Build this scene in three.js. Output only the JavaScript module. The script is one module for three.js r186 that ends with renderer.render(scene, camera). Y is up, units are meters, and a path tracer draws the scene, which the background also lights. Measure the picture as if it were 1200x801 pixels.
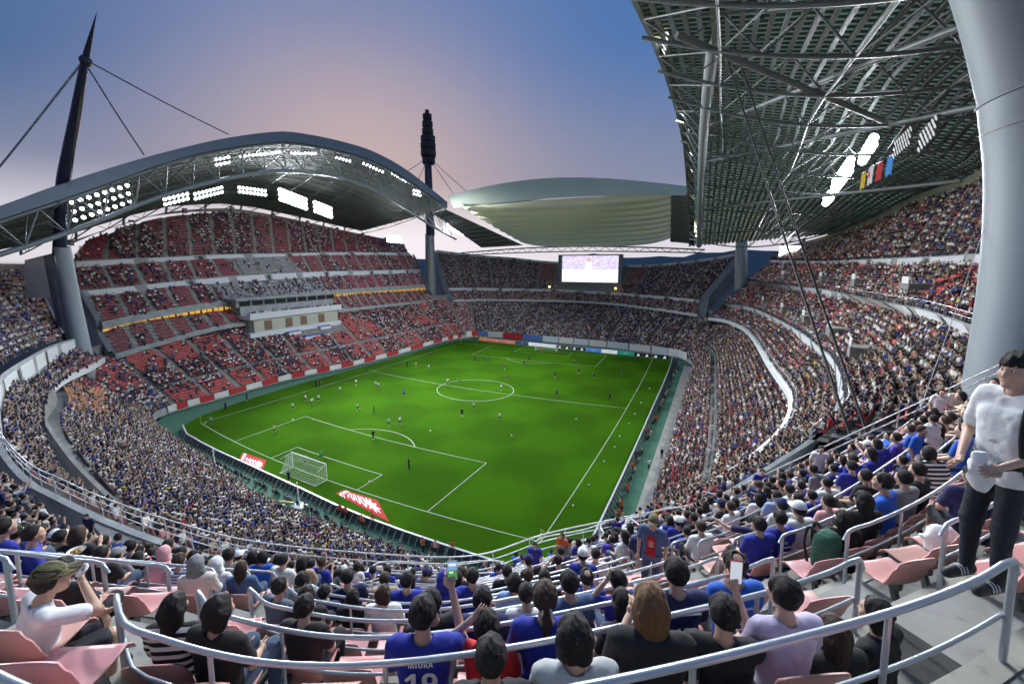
import * as THREE from 'three';
import { mergeGeometries } from 'three/addons/utils/BufferGeometryUtils.js';
import { RoundedBoxGeometry } from 'three/addons/geometries/RoundedBoxGeometry.js';

// ---------------------------------------------------------------- camera, sky, sun, exposure
const scene = new THREE.Scene();
const camera = new THREE.PerspectiveCamera(77.39, 1200 / 801, 0.1, 3000);
camera.rotation.order = 'YXZ';
camera.position.set(51.39, 30.38, 92.2);
camera.rotation.set(-0.1805, 0.4475, 0);
camera.updateMatrixWorld(true);

const renderer = new THREE.WebGLRenderer({ antialias: true });
renderer.toneMapping = THREE.LinearToneMapping;
renderer.toneMappingExposure = 1.0;
renderer.shadowMap.enabled = true;

// dusk sky: blue overhead, violet and rose towards the sunset, pale at the horizon
const SUNSET = Math.atan2(-0.72, -0.69);
const skyTexture = (() => {
  const W = 1024, H = 512, data = new Float32Array(W * H * 4);
  const mix = (a, b, t) => a.map((v, i) => v + (b[i] - v) * t);
  const ss = THREE.MathUtils.smoothstep;
  for (let j = 0; j < H; j++) {
    const el = ((j + 0.5) / H - 0.5) * Math.PI;
    for (let i = 0; i < W; i++) {
      const az = ((i + 0.5) / W - 0.5) * 2 * Math.PI;
      let d = Math.abs(az - SUNSET); d = Math.min(d, 2 * Math.PI - d);
      let side = SUNSET - az; if (side > Math.PI) side -= 2 * Math.PI; if (side < -Math.PI) side += 2 * Math.PI; const blue = ss(side, 0.12, 0.62);
      const near = Math.exp(-d * d / (side > 0 ? 0.1 : 0.12)), e = Math.max(el, 0) * 180 / Math.PI;
      let c = mix([0.235, 0.265, 0.385], [0.07 - 0.012 * blue, 0.18 - 0.04 * blue, 0.43 - 0.12 * blue], ss(e, 8 - 2 * blue, 26 - 9 * blue));
      c = mix(c, [0.60, 0.45, 0.44], near * (1 - ss(e, 8, 38)) * 0.95);
      c = mix(c, [0.23, 0.26, 0.42], near * ss(e, 20, 30) * (1 - ss(e, 30, 48)) * 0.2);
      c = mix(c, [0.95, 0.88, 0.93], (1 - ss(e, 2.5, 10.5)) * (0.7 + 0.3 * near));
      if (el < 0) c = mix(c, [0.12, 0.12, 0.14], Math.min(1, -el * 12));
      const o = (j * W + i) * 4;
      data[o] = c[0]; data[o + 1] = c[1]; data[o + 2] = c[2]; data[o + 3] = 1;
    }
  }
  const t = new THREE.DataTexture(data, W, H, THREE.RGBAFormat, THREE.FloatType);
  t.mapping = THREE.EquirectangularReflectionMapping; t.magFilter = THREE.LinearFilter; t.needsUpdate = true;
  return t;
})();
scene.background = skyTexture; scene.environment = skyTexture;

const sun = new THREE.DirectionalLight(0xffc6a8, 0.25);
sun.position.set(-260, 26, -250); sun.target.position.set(0, 0, 0);
sun.castShadow = true; sun.shadow.radius = 8;
Object.assign(sun.shadow.camera, { left: -150, right: 150, top: 120, bottom: -120, near: 1, far: 700 });
sun.name = 'sun'; scene.add(sun, sun.target);
// ---------------------------------------------------------------- the stadium's edges in metres (x, y, z), front edge and back edge of each tier
const WARP = [[-0.64,36.263,0.685,0.246,0.138,-0.887],[4.962,0.433,49.688,2.041,-2.582,-2.176]];
const L2F = [[-64.0,11.24,48.4],[-64.0,13.07,37.62],[-64.0,14.72,22.47],[-64.0,15.11,-11.49],[-64.0,14.42,-67.17]];
const L2B = [[-69.0,15.65,48.03],[-69.0,16.88,42.87],[-69.0,17.52,34.61],[-69.0,17.92,21.32],[-69.0,18.99,-13.09],[-69.0,19.36,-31.1],[-69.0,18.65,-68.4]];
const L3F = [[-68.0,17.79,48.13],[-68.0,18.62,43.07],[-68.0,19.58,34.84],[-68.0,20.49,22.51],[-68.0,21.08,5.13],[-68.0,21.49,-10.67],[-68.0,21.36,-30.24],[-68.0,21.11,-65.94]];
const L3B = [[-74.0,23.26,47.74],[-74.0,23.35,43.27],[-74.0,23.72,37.86],[-74.0,24.52,31.28],[-74.0,24.88,19.13],[-74.0,25.45,0.25],[-74.0,25.81,-16.29],[-74.0,25.92,-36.8],[-74.0,26.3,-70.34]];
const L4F = [[-74.6,24.6,48.48],[-74.6,24.94,44.2],[-74.6,25.42,37.37],[-74.6,26.0,30.8],[-74.6,27.1,13.51],[-74.6,27.58,-0.42],[-74.6,27.9,-15.2],[-74.6,27.9,-37.58],[-74.6,28.05,-71.23]];
const L4B = [[-81.0,29.35,47.17],[-81.0,30.08,38.11],[-81.0,30.96,27.04],[-81.0,31.76,13.73],[-81.0,32.63,-4.42],[-81.0,33.65,-31.15],[-81.0,34.2,-74.05]];
const L5F = [[-81.6,30.87,46.76],[-81.6,31.63,37.67],[-81.6,32.31,26.58],[-81.6,33.25,13.21],[-81.6,33.9,-4.99],[-81.6,34.97,-31.83],[-81.6,35.75,-71.76]];
const L5B = [[-95.0,35.42,39.0],[-95.0,38.53,33.1],[-95.0,41.76,25.91],[-95.0,44.08,18.53],[-95.0,46.85,3.43],[-95.0,47.04,-8.06],[-95.0,46.17,-19.5],[-95.0,44.6,-36.32],[-95.0,42.04,-65.8],[-95.0,39.23,-85.78]];
const LSLOT = [[-96.0,36.59,41.39],[-96.0,39.9,34.13],[-96.0,42.83,27.29],[-96.0,46.38,17.75],[-96.0,48.99,2.59],[-96.0,49.04,-8.96],[-96.0,46.9,-33.24],[-96.0,45.52,-46.16],[-96.0,43.2,-72.16]];
const LFAS_T = [[-50.0,36.3,69.82],[-50.0,39.18,64.44],[-50.0,44.42,55.59],[-50.0,49.03,47.04],[-50.0,52.79,39.57],[-50.0,57.6,29.07],[-50.0,62.14,16.85],[-50.0,63.93,9.04],[-50.0,65.25,-5.18],[-50.0,65.23,-18.96],[-50.0,62.33,-35.59],[-50.0,55.04,-58.65]];
const LFAS_B = [[-50.0,34.48,70.08],[-50.0,37.24,64.72],[-50.0,42.99,53.9],[-50.0,50.79,39.82],[-50.0,55.41,29.32],[-50.0,59.73,17.1],[-50.0,61.48,9.29],[-50.0,62.64,-4.95],[-50.0,62.37,-18.73],[-50.0,59.42,-35.39],[-50.0,52.7,-58.54]];
const LTUBE = [[-52.0,29.45,70.39],[-52.0,31.93,64.95],[-52.0,35.09,58.02],[-52.0,38.71,51.12],[-52.0,43.5,42.3],[-52.0,47.83,32.64],[-52.0,50.91,24.19],[-52.0,53.38,15.9],[-52.0,54.91,5.72],[-52.0,55.49,-6.16],[-52.0,53.09,-24.14],[-52.0,45.98,-47.22],[-52.0,40.86,-67.42]];
const F2F = [[-57.92,14.04,-72.54],[-46.73,14.41,-78.13],[-27.68,14.64,-81.62],[-6.33,14.91,-83.33],[10.7,14.81,-81.33],[23.66,14.16,-79.03],[36.37,13.8,-71.62],[45.76,13.3,-66.14]];
const F2B = [[-61.82,18.08,-75.05],[-49.36,18.07,-81.22],[-29.4,18.17,-85.38],[-10.66,18.17,-87.83],[10.35,17.66,-85.34],[29.06,17.24,-80.42],[46.12,17.05,-70.55]];
const F3F = [[-62.36,19.64,-75.23],[-49.54,19.63,-81.57],[-29.58,19.5,-85.75],[-10.83,19.45,-88.25],[10.2,19.05,-85.76],[28.92,18.52,-80.96],[46.02,18.2,-71.07]];
const F3B = [[-73.38,35.91,-82.75],[-55.12,33.47,-91.58],[-38.8,32.22,-96.0],[-23.42,30.6,-98.31],[-1.74,29.46,-98.73],[20.79,28.8,-96.0],[36.12,29.9,-89.98],[50.32,31.77,-81.94],[56.18,32.89,-78.62]];
const R2F = [[49.65,13.5,-56.87],[54.25,13.5,-53.45],[58.51,13.5,-39.41],[60.23,13.5,-21.76],[60.85,13.5,8.41],[61.53,13.5,24.73],[61.19,13.5,31.02],[60.17,13.5,37.51],[58.64,13.5,43.64],[57.14,13.5,47.75],[54.88,13.5,53.37]];
const R2B = [[53.35,16.6,-62.37],[60.19,16.6,-49.03],[63.59,16.6,-29.62],[65.57,16.6,-7.53],[65.37,16.6,4.72],[66.05,16.6,21.88],[65.1,16.6,30.56],[63.44,16.6,39.7],[62.24,16.6,45.04]];
const R3F = [[53.18,18.4,-57.18],[59.92,18.4,-46.81],[63.5,18.4,-22.83],[65.42,18.4,0.44],[65.59,18.4,16.68],[65.74,18.4,24.47],[64.4,18.4,36.18],[62.88,18.4,44.68],[61.71,18.4,49.64]];
const R3B = [[60.32,23.5,-71.85],[65.89,23.5,-62.33],[69.56,23.5,-32.91],[72.21,23.5,-9.21],[74.2,23.5,-4.03],[75.04,23.5,13.67],[73.28,23.5,27.17],[72.85,23.5,35.51],[71.81,23.5,41.18]];
const R4F = [[60.22,24.9,-72.31],[68.92,25.1,-29.47],[71.63,25.1,-22.73],[72.25,25.3,14.69],[72.97,25.3,27.41],[71.11,25.3,43.05]];
const R4B = [[66.9,30.25,-80.56],[72.64,30.15,-55.29],[76.89,30.09,-36.53],[80.38,29.85,-10.43],[81.89,29.94,3.49],[82.9,29.99,12.83],[83.2,29.99,42]];
const R5F = [[66.94,31.86,-82.64],[75.1,31.17,-46.71],[78.87,31.4,-26.45],[80.89,31.55,-10.39],[82.22,31.64,1.87],[83.24,31.81,11.32],[83.53999999999999,31.81,42]];
const R5B = [[71.79,34.99,-99.7],[78.51,36.73,-70.06],[83.25,39.19,-49.15],[85.69,40.68,-38.41],[87.15,42.87,-28.7],[88.23,43.19,-20.13],[89.58,44.2,-9.13],[86.5,48,14],[87,49,40]];
const N2F = [[-58.97,11.7,51.99],[-50.44,12.0,57.31],[-41.38,12.4,63.69],[-29.26,12.8,69.62],[-14.77,13.2,74.59],[-7.31,13.4,76.64],[1.45,13.5,78.63],[5.81,13.5,79.44]];
const N2B = [[-58.49,14.6,56.25],[-49.1,15.0,62.24],[-39.56,15.6,67.3],[-26.21,16.2,72.72],[-13.5,16.5,76.85],[-4.79,16.5,79.28],[0.37,16.5,80.55],[9.0,16.5,82.1],[12.81,16.5,82.23]];
const N3F = [[-56.77,16.6,56.57],[-46.6,17.2,62.74],[-31.45,18.0,69.61],[-16.55,18.4,76.14],[-1.81,18.6,80.25],[8.84,18.6,82.74],[17.47,18.6,83.98],[22.19,18.6,84.06],[26.41,18.6,84.0],[31.1,18.6,83.68],[35.76,18.6,83.02],[41.17,18.6,81.29],[44.07,18.6,79.9],[45.93,18.6,77.59],[48.84,18.6,74.8],[51.83,18.6,72.04],[54.52,18.6,68.66],[59.84,18.6,60.46],[66.15,18.6,50.91]];
const RFAS = [[42.0,55.89,44.59],[42.0,57.34,33.22],[42.0,58.66,14.17],[42.0,57.83,-13.13],[42.0,50.0,-38.43]];
const RTUBE = [[45.07,37.0,-54.33],[45.42,46.0,-34.76],[46.96,53.0,3.82],[48.24,56.0,25.0],[49.45,57.0,38.76]];
const ROW0 = [[-90.622,50.393],[-36.299,80.441],[-4.154,91.983],[25.305,95.607],[38.714,93.506],[46.602,91.223],[48.29,91.135],[49.687,90.72],[51.354,89.5],[52.709,88.185],[54.997,85.37],[58.82,78.77],[61.643,73.092]];
const ROWF = [[-56.948,58.179],[-31.807,71.303],[-1.974,81.956],[26.054,85.601],[36.177,84.742],[41.8,82.823],[43.196,82.265],[44.776,81.397],[46.007,80.031],[46.714,79.193],[48.287,77.386],[50.337,75.184],[52.206,73.068]];
// ---------------------------------------------------------------- helpers
let seed = 20240611;
const rnd = () => { seed |= 0; seed = seed + 0x6D2B79F5 | 0; let t = Math.imul(seed ^ seed >>> 15, 1 | seed); t = t + Math.imul(t ^ t >>> 7, 61 | t) ^ t; return ((t ^ t >>> 14) >>> 0) / 4294967296; };
const rr = (a, b) => a + (b - a) * rnd(), pick = (a) => a[Math.floor(rnd() * a.length)];
const V = (x, y, z) => new THREE.Vector3(x, y, z);
const lerp = THREE.MathUtils.lerp, clamp = THREE.MathUtils.clamp;
const names = {};
const numbered = (n) => { names[n] = (names[n] ?? -1) + 1; return names[n] ? n + '_' + String(names[n]).padStart(3, '0') : n; };
const hash = (x, y, z) => { const s = Math.sin(x * 127.1 + y * 311.7 + z * 74.7) * 43758.5453; return s - Math.floor(s); };
function noise3(x, y, z) {
  const ix = Math.floor(x), iy = Math.floor(y), iz = Math.floor(z), s = (t) => t * t * (3 - 2 * t), a = s(x - ix), b = s(y - iy), c = s(z - iz);
  const h = (i, j, k) => hash(ix + i, iy + j, iz + k);
  return lerp(lerp(lerp(h(0, 0, 0), h(1, 0, 0), a), lerp(h(0, 1, 0), h(1, 1, 0), a), b), lerp(lerp(h(0, 0, 1), h(1, 0, 1), a), lerp(h(0, 1, 1), h(1, 1, 1), a), b), c);
}
function noiseTexture(size, fn, srgb, repeat) {
  const d = new Uint8Array(size * size * 4);
  for (let j = 0; j < size; j++) for (let i = 0; i < size; i++) {
    const c = fn(i / size, j / size, i, j), o = (j * size + i) * 4;
    d[o] = clamp(c[0], 0, 1) * 255; d[o + 1] = clamp(c[1], 0, 1) * 255; d[o + 2] = clamp(c[2], 0, 1) * 255; d[o + 3] = 255;
  }
  const t = new THREE.DataTexture(d, size, size); t.wrapS = t.wrapT = THREE.RepeatWrapping; t.magFilter = THREE.LinearFilter;
  if (srgb) t.colorSpace = THREE.SRGBColorSpace;
  if (repeat) t.repeat.set(repeat, repeat);
  t.needsUpdate = true; return t;
}
// a tileable value noise for textures
const tile = (u, v, f, s) => { const x = u * f, y = v * f, ix = Math.floor(x), iy = Math.floor(y), q = (t) => t * t * (3 - 2 * t), a = q(x - ix), b = q(y - iy), h = (i, j) => hash((ix + i) % f, (iy + j) % f, s); return lerp(lerp(h(0, 0), h(1, 0), a), lerp(h(0, 1), h(1, 1), a), b); };
const concreteMap = noiseTexture(256, (u, v, i, j) => { const n = 0.55 * tile(u, v, 5, 1) + 0.3 * tile(u, v, 17, 2) + 0.15 * tile(u, v, 64, 3), g = 0.72 + 0.28 * n - (tile(u, v, 40, 9) > 0.86 ? 0.08 : 0); return [g, g, g * 0.985]; }, true, 0.25);
const grainMap = noiseTexture(256, (u, v) => { const n = 0.5 * tile(u, v, 64, 4) + 0.5 * tile(u, v, 128, 5); return [n, n, n]; }, false, 1);
const streakMap = noiseTexture(256, (u, v) => { const n = 0.6 * tile(u, v * 0.999, 60, 6) + 0.4 * hash(Math.floor(u * 256), 3, Math.floor(v * 9)), g = 0.74 + 0.26 * n; return [g, g, g]; }, true, 0.5);
function mat(r, g, b, rough = 0.8, more = {}) { const m = new THREE.MeshStandardMaterial({ roughness: rough, metalness: 0, ...more }); m.color.setRGB(r, g, b); return m; }
const steel = (r, g, b, rough = 0.45, met = 0.3) => mat(r, g, b, rough, { metalness: met });
const M = {
  concrete: mat(0.40, 0.40, 0.39, 0.9, { map: concreteMap }), concreteDark: mat(0.36, 0.36, 0.355, 0.9, { map: concreteMap }), tread: mat(0.30, 0.305, 0.30, 0.85, { map: concreteMap }),
  wall: mat(0.50, 0.53, 0.55, 0.8, { map: concreteMap }), panel: mat(0.70, 0.72, 0.74, 0.55), panelDoor: mat(0.05, 0.055, 0.06, 0.6), fin: mat(0.30, 0.34, 0.39, 0.7, { map: concreteMap }),
  nose: mat(0.46, 0.45, 0.40, 0.85, { map: concreteMap }),
  rail: steel(0.42, 0.46, 0.50, 0.32, 0.55), railWhite: steel(0.68, 0.70, 0.72, 0.4, 0.2), railDark: steel(0.10, 0.11, 0.12, 0.45, 0.4),
  truss: steel(0.25, 0.275, 0.285, 0.5, 0.25), trussDark: steel(0.22, 0.24, 0.25, 0.5, 0.25), fascia: steel(0.125, 0.165, 0.215, 0.45, 0.3),
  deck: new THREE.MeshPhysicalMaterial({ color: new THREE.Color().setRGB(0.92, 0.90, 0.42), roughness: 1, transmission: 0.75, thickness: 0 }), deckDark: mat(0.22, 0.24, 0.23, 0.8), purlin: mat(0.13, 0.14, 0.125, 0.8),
  mast: mat(0.345, 0.39, 0.425, 0.5), black: mat(0.018, 0.019, 0.022, 0.55), navySteel: mat(0.022, 0.026, 0.06, 0.5),
  white: mat(0.82, 0.82, 0.82, 0.55), line: mat(0.42, 0.50, 0.36, 0.95), green: mat(0.055, 0.20, 0.125, 0.85, { map: streakMap }),
  lampHousing: mat(0.22, 0.23, 0.24, 0.5),
  lamp: new THREE.MeshStandardMaterial({ color: 0xffffff, emissive: 0xf4fbff, emissiveIntensity: 9, roughness: 0.3 }),
};
function tag(o, label, category, group, kind) { if (label) o.userData.label = label; if (category) o.userData.category = category; if (group) o.userData.group = group; if (kind) o.userData.kind = kind; return o; }
const shade = (m) => { m.castShadow = true; m.receiveShadow = true; return m; };
function thing(name, label, category, pos = [0, 0, 0], turn = 0, group) { const g = new THREE.Group(); g.name = numbered(name); g.position.set(...pos); g.rotation.y = turn; scene.add(g); return tag(g, label, category, group); }
function part(name, geo, m, parent) { const o = shade(new THREE.Mesh(geo, m)); o.name = name; parent.add(o); return o; }
function top(name, geo, m, label, category, group, kind) { const o = shade(new THREE.Mesh(geo, m)); o.name = numbered(name); scene.add(o); return tag(o, label, category, group, kind); }

// flat-shaded mesh builder with uv in metres
class GB {
  constructor() { this.p = []; this.n = []; this.t = []; }
  tri(a, b, c) {
    const n = V().crossVectors(V().subVectors(b, a), V().subVectors(c, a)); const l = n.length(); if (l < 1e-9) return this; n.divideScalar(l);
    const ax = Math.abs(n.x), ay = Math.abs(n.y), az = Math.abs(n.z);
    for (const q of [a, b, c]) { this.p.push(q.x, q.y, q.z); this.n.push(n.x, n.y, n.z); if (ay >= ax && ay >= az) this.t.push(q.x, q.z); else if (ax >= az) this.t.push(q.z, q.y); else this.t.push(q.x, q.y); }
    return this;
  }
  quad(a, b, c, d) { return this.tri(a, b, c).tri(a, c, d); }
  box(c, s, X = V(1, 0, 0), Y = V(0, 1, 0), Z = V(0, 0, 1)) {
    const P = (i, j, k) => V().copy(c).addScaledVector(X, i * s[0] / 2).addScaledVector(Y, j * s[1] / 2).addScaledVector(Z, k * s[2] / 2);
    this.quad(P(-1, -1, 1), P(1, -1, 1), P(1, 1, 1), P(-1, 1, 1)).quad(P(1, -1, -1), P(-1, -1, -1), P(-1, 1, -1), P(1, 1, -1)).quad(P(-1, 1, 1), P(1, 1, 1), P(1, 1, -1), P(-1, 1, -1));
    return this.quad(P(-1, -1, -1), P(1, -1, -1), P(1, -1, 1), P(-1, -1, 1)).quad(P(1, -1, 1), P(1, -1, -1), P(1, 1, -1), P(1, 1, 1)).quad(P(-1, -1, -1), P(-1, -1, 1), P(-1, 1, 1), P(-1, 1, -1));
  }
  bar(a, b, w, h = w) {   // a rectangular bar from a to b
    const X = V().subVectors(b, a), L = X.length(); X.normalize(); const up = Math.abs(X.y) > 0.95 ? V(1, 0, 0) : V(0, 1, 0), Z = V().crossVectors(X, up).normalize(), Y = V().crossVectors(Z, X);
    return this.box(V().addVectors(a, b).multiplyScalar(0.5), [L, h, w], X, Y, Z);
  }
  get geo() { const g = new THREE.BufferGeometry(); g.setAttribute('position', new THREE.Float32BufferAttribute(this.p, 3)); g.setAttribute('normal', new THREE.Float32BufferAttribute(this.n, 3)); g.setAttribute('uv', new THREE.Float32BufferAttribute(this.t, 2)); return g; }
}
// uniform Catmull-Rom through control points, u runs from 0 to n-1
function cr(P, u) {
  const n = P.length, i = clamp(Math.floor(u), 0, n - 2), t = u - i, a = P[Math.max(i - 1, 0)], b = P[i], c = P[i + 1], d = P[Math.min(i + 2, n - 1)];
  return b.map((_, k) => 0.5 * (2 * b[k] + (c[k] - a[k]) * t + (2 * a[k] - 5 * b[k] + 4 * c[k] - d[k]) * t * t + (3 * b[k] - a[k] - 3 * c[k] + d[k]) * t * t * t));
}
// the same points, evenly spaced by length
function even(P, n, u0 = 0, u1 = P.length - 1) {
  const D = []; const N = Math.max(60, (P.length - 1) * 14); let L = [0];
  for (let i = 0; i <= N; i++) { D.push(cr(P, lerp(u0, u1, i / N))); if (i) L.push(L[i - 1] + Math.hypot(...D[i].map((v, k) => v - D[i - 1][k]))); }
  const out = []; let j = 0;
  for (let i = 0; i <= n; i++) { const w = L[N] * i / n; while (j < N - 1 && L[j + 1] < w) j++; const t = (w - L[j]) / Math.max(1e-9, L[j + 1] - L[j]); out.push(D[j].map((v, k) => lerp(v, D[j + 1][k], clamp(t, 0, 1)))); }
  out.len = L[N]; return out;
}
const tube = (pts, r, seg, rad = 8, closed = false) => new THREE.TubeGeometry(new THREE.CatmullRomCurve3(pts.map((p) => p.isVector3 ? p : V(...p)), closed), seg ?? pts.length * 3, r, rad, closed);
const rod = (a, b, r, rad = 6) => { const d = V().subVectors(b, a), L = d.length(); const g = new THREE.CylinderGeometry(r, r, L, rad, 1); g.applyQuaternion(new THREE.Quaternion().setFromUnitVectors(V(0, 1, 0), d.normalize())); const m = V().addVectors(a, b).multiplyScalar(0.5); g.translate(m.x, m.y, m.z); return g; };
const ORDN = ['first', 'second', 'third', 'fourth', 'fifth', 'sixth', 'seventh', 'eighth', 'ninth', 'tenth', 'eleventh', 'twelfth', 'thirteenth', 'fourteenth', 'fifteenth', 'sixteenth', 'seventeenth', 'eighteenth', 'nineteenth', 'twentieth'], ordinal = (n) => n < 20 ? ORDN[n] : (n < 30 ? 'twenty' : n < 40 ? 'thirty' : 'forty') + (n % 10 === 0 ? 'th' : ' ' + ORDN[n % 10]);
// ---------------------------------------------------------------- ground, pitch, markings
const flat = (pts, y) => { const s = new THREE.Shape(pts.map(([x, z]) => new THREE.Vector2(x, -z))); const g = new THREE.ShapeGeometry(s); g.rotateX(-Math.PI / 2); g.translate(0, y, 0); const p = g.attributes.position, t = g.attributes.uv; for (let i = 0; i < p.count; i++) t.setXY(i, p.getX(i), p.getZ(i)); return g; };
// the pitch is not laid out as a perfect rectangle: plan coordinates of a point given in pitch units
function onPitch(x, z) { const a = x / 34, b = z / 52.5, f = [1, a, b, a * b, a * a, b * b], d = (c) => c.reduce((s, v, i) => s + v * f[i], 0); return [d(WARP[0]), d(WARP[1])]; }
const pitchV = (x, z, y = 0) => { const [a, b] = onPitch(x, z); return V(a, y, b); };
top('ground', flat([[-1500, -1500], [1500, -1500], [1500, 1500], [-1500, 1500]], -1.2), mat(0.06, 0.07, 0.06, 0.95), null, null, null, 'structure');
{ // far hills beyond the stadium
  const g = new GB(); const ring = (r, h, k) => { const o = []; for (let i = 0; i <= 60; i++) { const a = Math.PI * (1.24 + 0.5 * i / 60); o.push(V(Math.cos(a) * r, h * (0.35 + 0.9 * noise3(i * 0.23, k, 1) + 0.2 * noise3(i * 0.9, k, 2)), Math.sin(a) * r)); } return o; };
  const a = ring(900, 0, 1), b = ring(1150, 50, 2), c = ring(1400, 0, 3); a.concat(c).forEach((v) => { v.y = -2; });
  for (let i = 0; i < 60; i++) { g.quad(a[i], a[i + 1], b[i + 1], b[i]); g.quad(b[i], b[i + 1], c[i + 1], c[i]); }
  top('hills', g.geo, mat(0.12, 0.15, 0.16, 1), null, null, null, 'structure');
}
const RINGF = [[40, 62.4], [28.4, 62.4], [16.3, 62.5], [1.6, 61.9], [-17, 58.4], [-28.8, 56.3], [-42.9, 52.9], [-48.5, 48.2], [-49.2, 38], [-49.6, 20], [-46.6, 4], [-45, -16], [-45.4, -45], [-42.5, -57], [-34, -62.2], [-7.3, -61.3], [13, -60.5], [37, -56.6], [44.6, -50], [46.7, -36.8], [46.5, -9], [46.6, 18], [46.3, 36.5], [46.3, 46], [45, 58]];
const RINGB = [[44, 80, 12], [25, 79.2, 11], [13.3, 77.6, 10.5], [-2.1, 75.2, 10.5], [-21.4, 71, 10.5], [-34, 66, 10.5], [-54, 60, 10.5], [-64.5, 50.5, 10.8], [-66.3, 40, 11.8], [-66.5, 20, 13.2], [-66.5, 0, 14.0], [-66.5, -20, 14.2], [-66.5, -52, 14.2], [-60, -72, 13.8], [-44, -81.5, 13.8], [-8, -86, 13.9], [16, -84, 13.4], [43, -70.5, 12.5], [54, -58, 12.3], [61, -42, 12.3], [63, -18, 12.3], [63.5, 8, 12.3], [63.5, 28, 12.3], [61, 46, 12.3], [57, 66, 12.3]];
top('apron', flat(RINGF, 0), M.green, null, null, null, 'structure');
top('walkway', flat([[46.4, -44], [46.4, 60], [44.3, 60], [44.2, 0], [43.9, -44]], 0.03), M.concrete, null, null, null, 'structure');
const turfMap = noiseTexture(1024, (u, v, i, j) => {
  const x = (u - 0.5) * 128, z = (v - 0.5) * 128, n = 0.5 * tile(u, v, 23, 11) + 0.3 * tile(u, v, 90, 12) + 0.2 * hash(i, j, 5);
  const sx = Math.sin((x + 1.5 * tile(u, v, 8, 3)) * Math.PI / 11), sz = Math.sin((z + 1.5 * tile(u, v, 8, 4)) * Math.PI / 10.5), stripe = clamp(sx * 2.2, -1, 1) * clamp(sz * 2.2, -1, 1);
  const w = 0.83 + 0.06 * n + 0.045 * stripe; return [w * (0.93 + 0.07 * tile(u, v, 40, 8)), w, w * 0.8];
}, true);
turfMap.repeat.set(1 / 128, 1 / 128); turfMap.offset.set(0.5, 0.5);
const turf = new THREE.MeshPhysicalMaterial({ roughness: 1, specularIntensity: 0.08, map: turfMap, bumpMap: grainMap, bumpScale: 0.01 }); turf.color.setRGB(0.052, 0.150, 0.0045);
const pitch = top('pitch', flat([[-34, 52], [-22, 54.2], [-11, 55.4], [3.4, 56.9], [12.5, 57.8], [24, 58.2], [39, 58], [40.9, 52], [40.9, 0], [40.4, -30], [39.6, -50.5], [16, -51.8], [-17, -53.2], [-34, -54.6], [-41, -53.5], [-42.2, -40], [-42.6, -14], [-43.4, 4], [-44.2, 20], [-43.2, 36], [-41.5, 45.5], [-38.5, 50]], 0.012), turf, null, null, null, 'structure');
{
  const strip = (pts, w, y = 0.024) => { const g = new GB(); for (let i = 0; i < pts.length - 1; i++) { const a = pts[i], b = pts[i + 1], d = V().subVectors(b, a).normalize(), s = V(-d.z, 0, d.x).multiplyScalar(w / 2), u = V(0, y, 0); g.quad(V().addVectors(a, s).add(u), V().addVectors(b, s).add(u), V().subVectors(b, s).add(u), V().subVectors(a, s).add(u)); } part('line_marking', g.geo, M.line, pitch); };
  const seg = (x0, z0, x1, z1, n = 14) => { const o = []; for (let i = 0; i <= n; i++) o.push(pitchV(lerp(x0, x1, i / n), lerp(z0, z1, i / n))); strip(o, 0.11 ); };
  const arc = (cx, cz, r, a0, a1, n = 40) => { const o = []; for (let i = 0; i <= n; i++) { const a = lerp(a0, a1, i / n); o.push(pitchV(cx + r * Math.cos(a), cz + r * Math.sin(a))); } strip(o, 0.13, 0.028); };
  for (const s of [1, -1]) {
    seg(-34, 52.5 * s, 34, 52.5 * s); seg(34 * s, -52.5, 34 * s, 52.5, 24);
    for (const [w, d] of [[20.15, 36], [9.16, 47]]) { seg(-w, 52.5 * s, -w, d * s, 6); seg(w, 52.5 * s, w, d * s, 6); seg(-w, d * s, w, d * s); }
    const a = Math.acos(5.5 / 9.15); arc(0, 41.5 * s, 9.15, -s * (Math.PI / 2 - a), -s * (Math.PI / 2 + a), 20);
    for (const c of [1, -1]) arc(34 * c, 52.5 * s, 1, s > 0 ? (c > 0 ? Math.PI : 1.5 * Math.PI) : (c > 0 ? 0.5 * Math.PI : 0), s > 0 ? (c > 0 ? 1.5 * Math.PI : 2 * Math.PI) : (c > 0 ? Math.PI : 0.5 * Math.PI), 6);
  }
  seg(-34, 0, 34, 0, 24); arc(0, 0, 9.15, 0, 2 * Math.PI, 64);
}
// ---------------------------------------------------------------- stands
const seatSpots = {}, crowdSpots = {};      // colour -> matrices, variant -> matrices
const tmpM = new THREE.Matrix4(), tmpQ = new THREE.Quaternion(), UPV = V(0, 1, 0);
const put = (store, key, p, yaw, s = 1) => { tmpQ.setFromAxisAngle(UPV, yaw); (store[key] ??= []).push(new THREE.Matrix4().compose(p, tmpQ, V(s, s, s))); };
const PALETTE = {
  home: [['white', 34], ['navy', 20], ['black', 14], ['blue', 12], ['grey', 7], ['tan', 8], ['red', 1.5], ['sky', 3], ['yellow', 0.8]],
  far: [['white', 27], ['navy', 19], ['black', 22], ['blue', 6], ['grey', 9], ['tan', 7], ['red', 4], ['yellow', 1]],
  east: [['white', 22], ['navy', 15], ['black', 29], ['blue', 5], ['grey', 9], ['tan', 5], ['red', 8], ['tan', 5], ['yellow', 0.8]],
  west: [['white', 26], ['navy', 18], ['black', 28], ['blue', 4], ['grey', 10], ['tan', 4], ['red', 5]],
};
const draw = (pal) => { const t = PALETTE[pal]; let s = 0; for (const e of t) s += e[1]; let r = rnd() * s; for (const e of t) { r -= e[1]; if (r <= 0) return e[0]; } return 'white'; };
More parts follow.
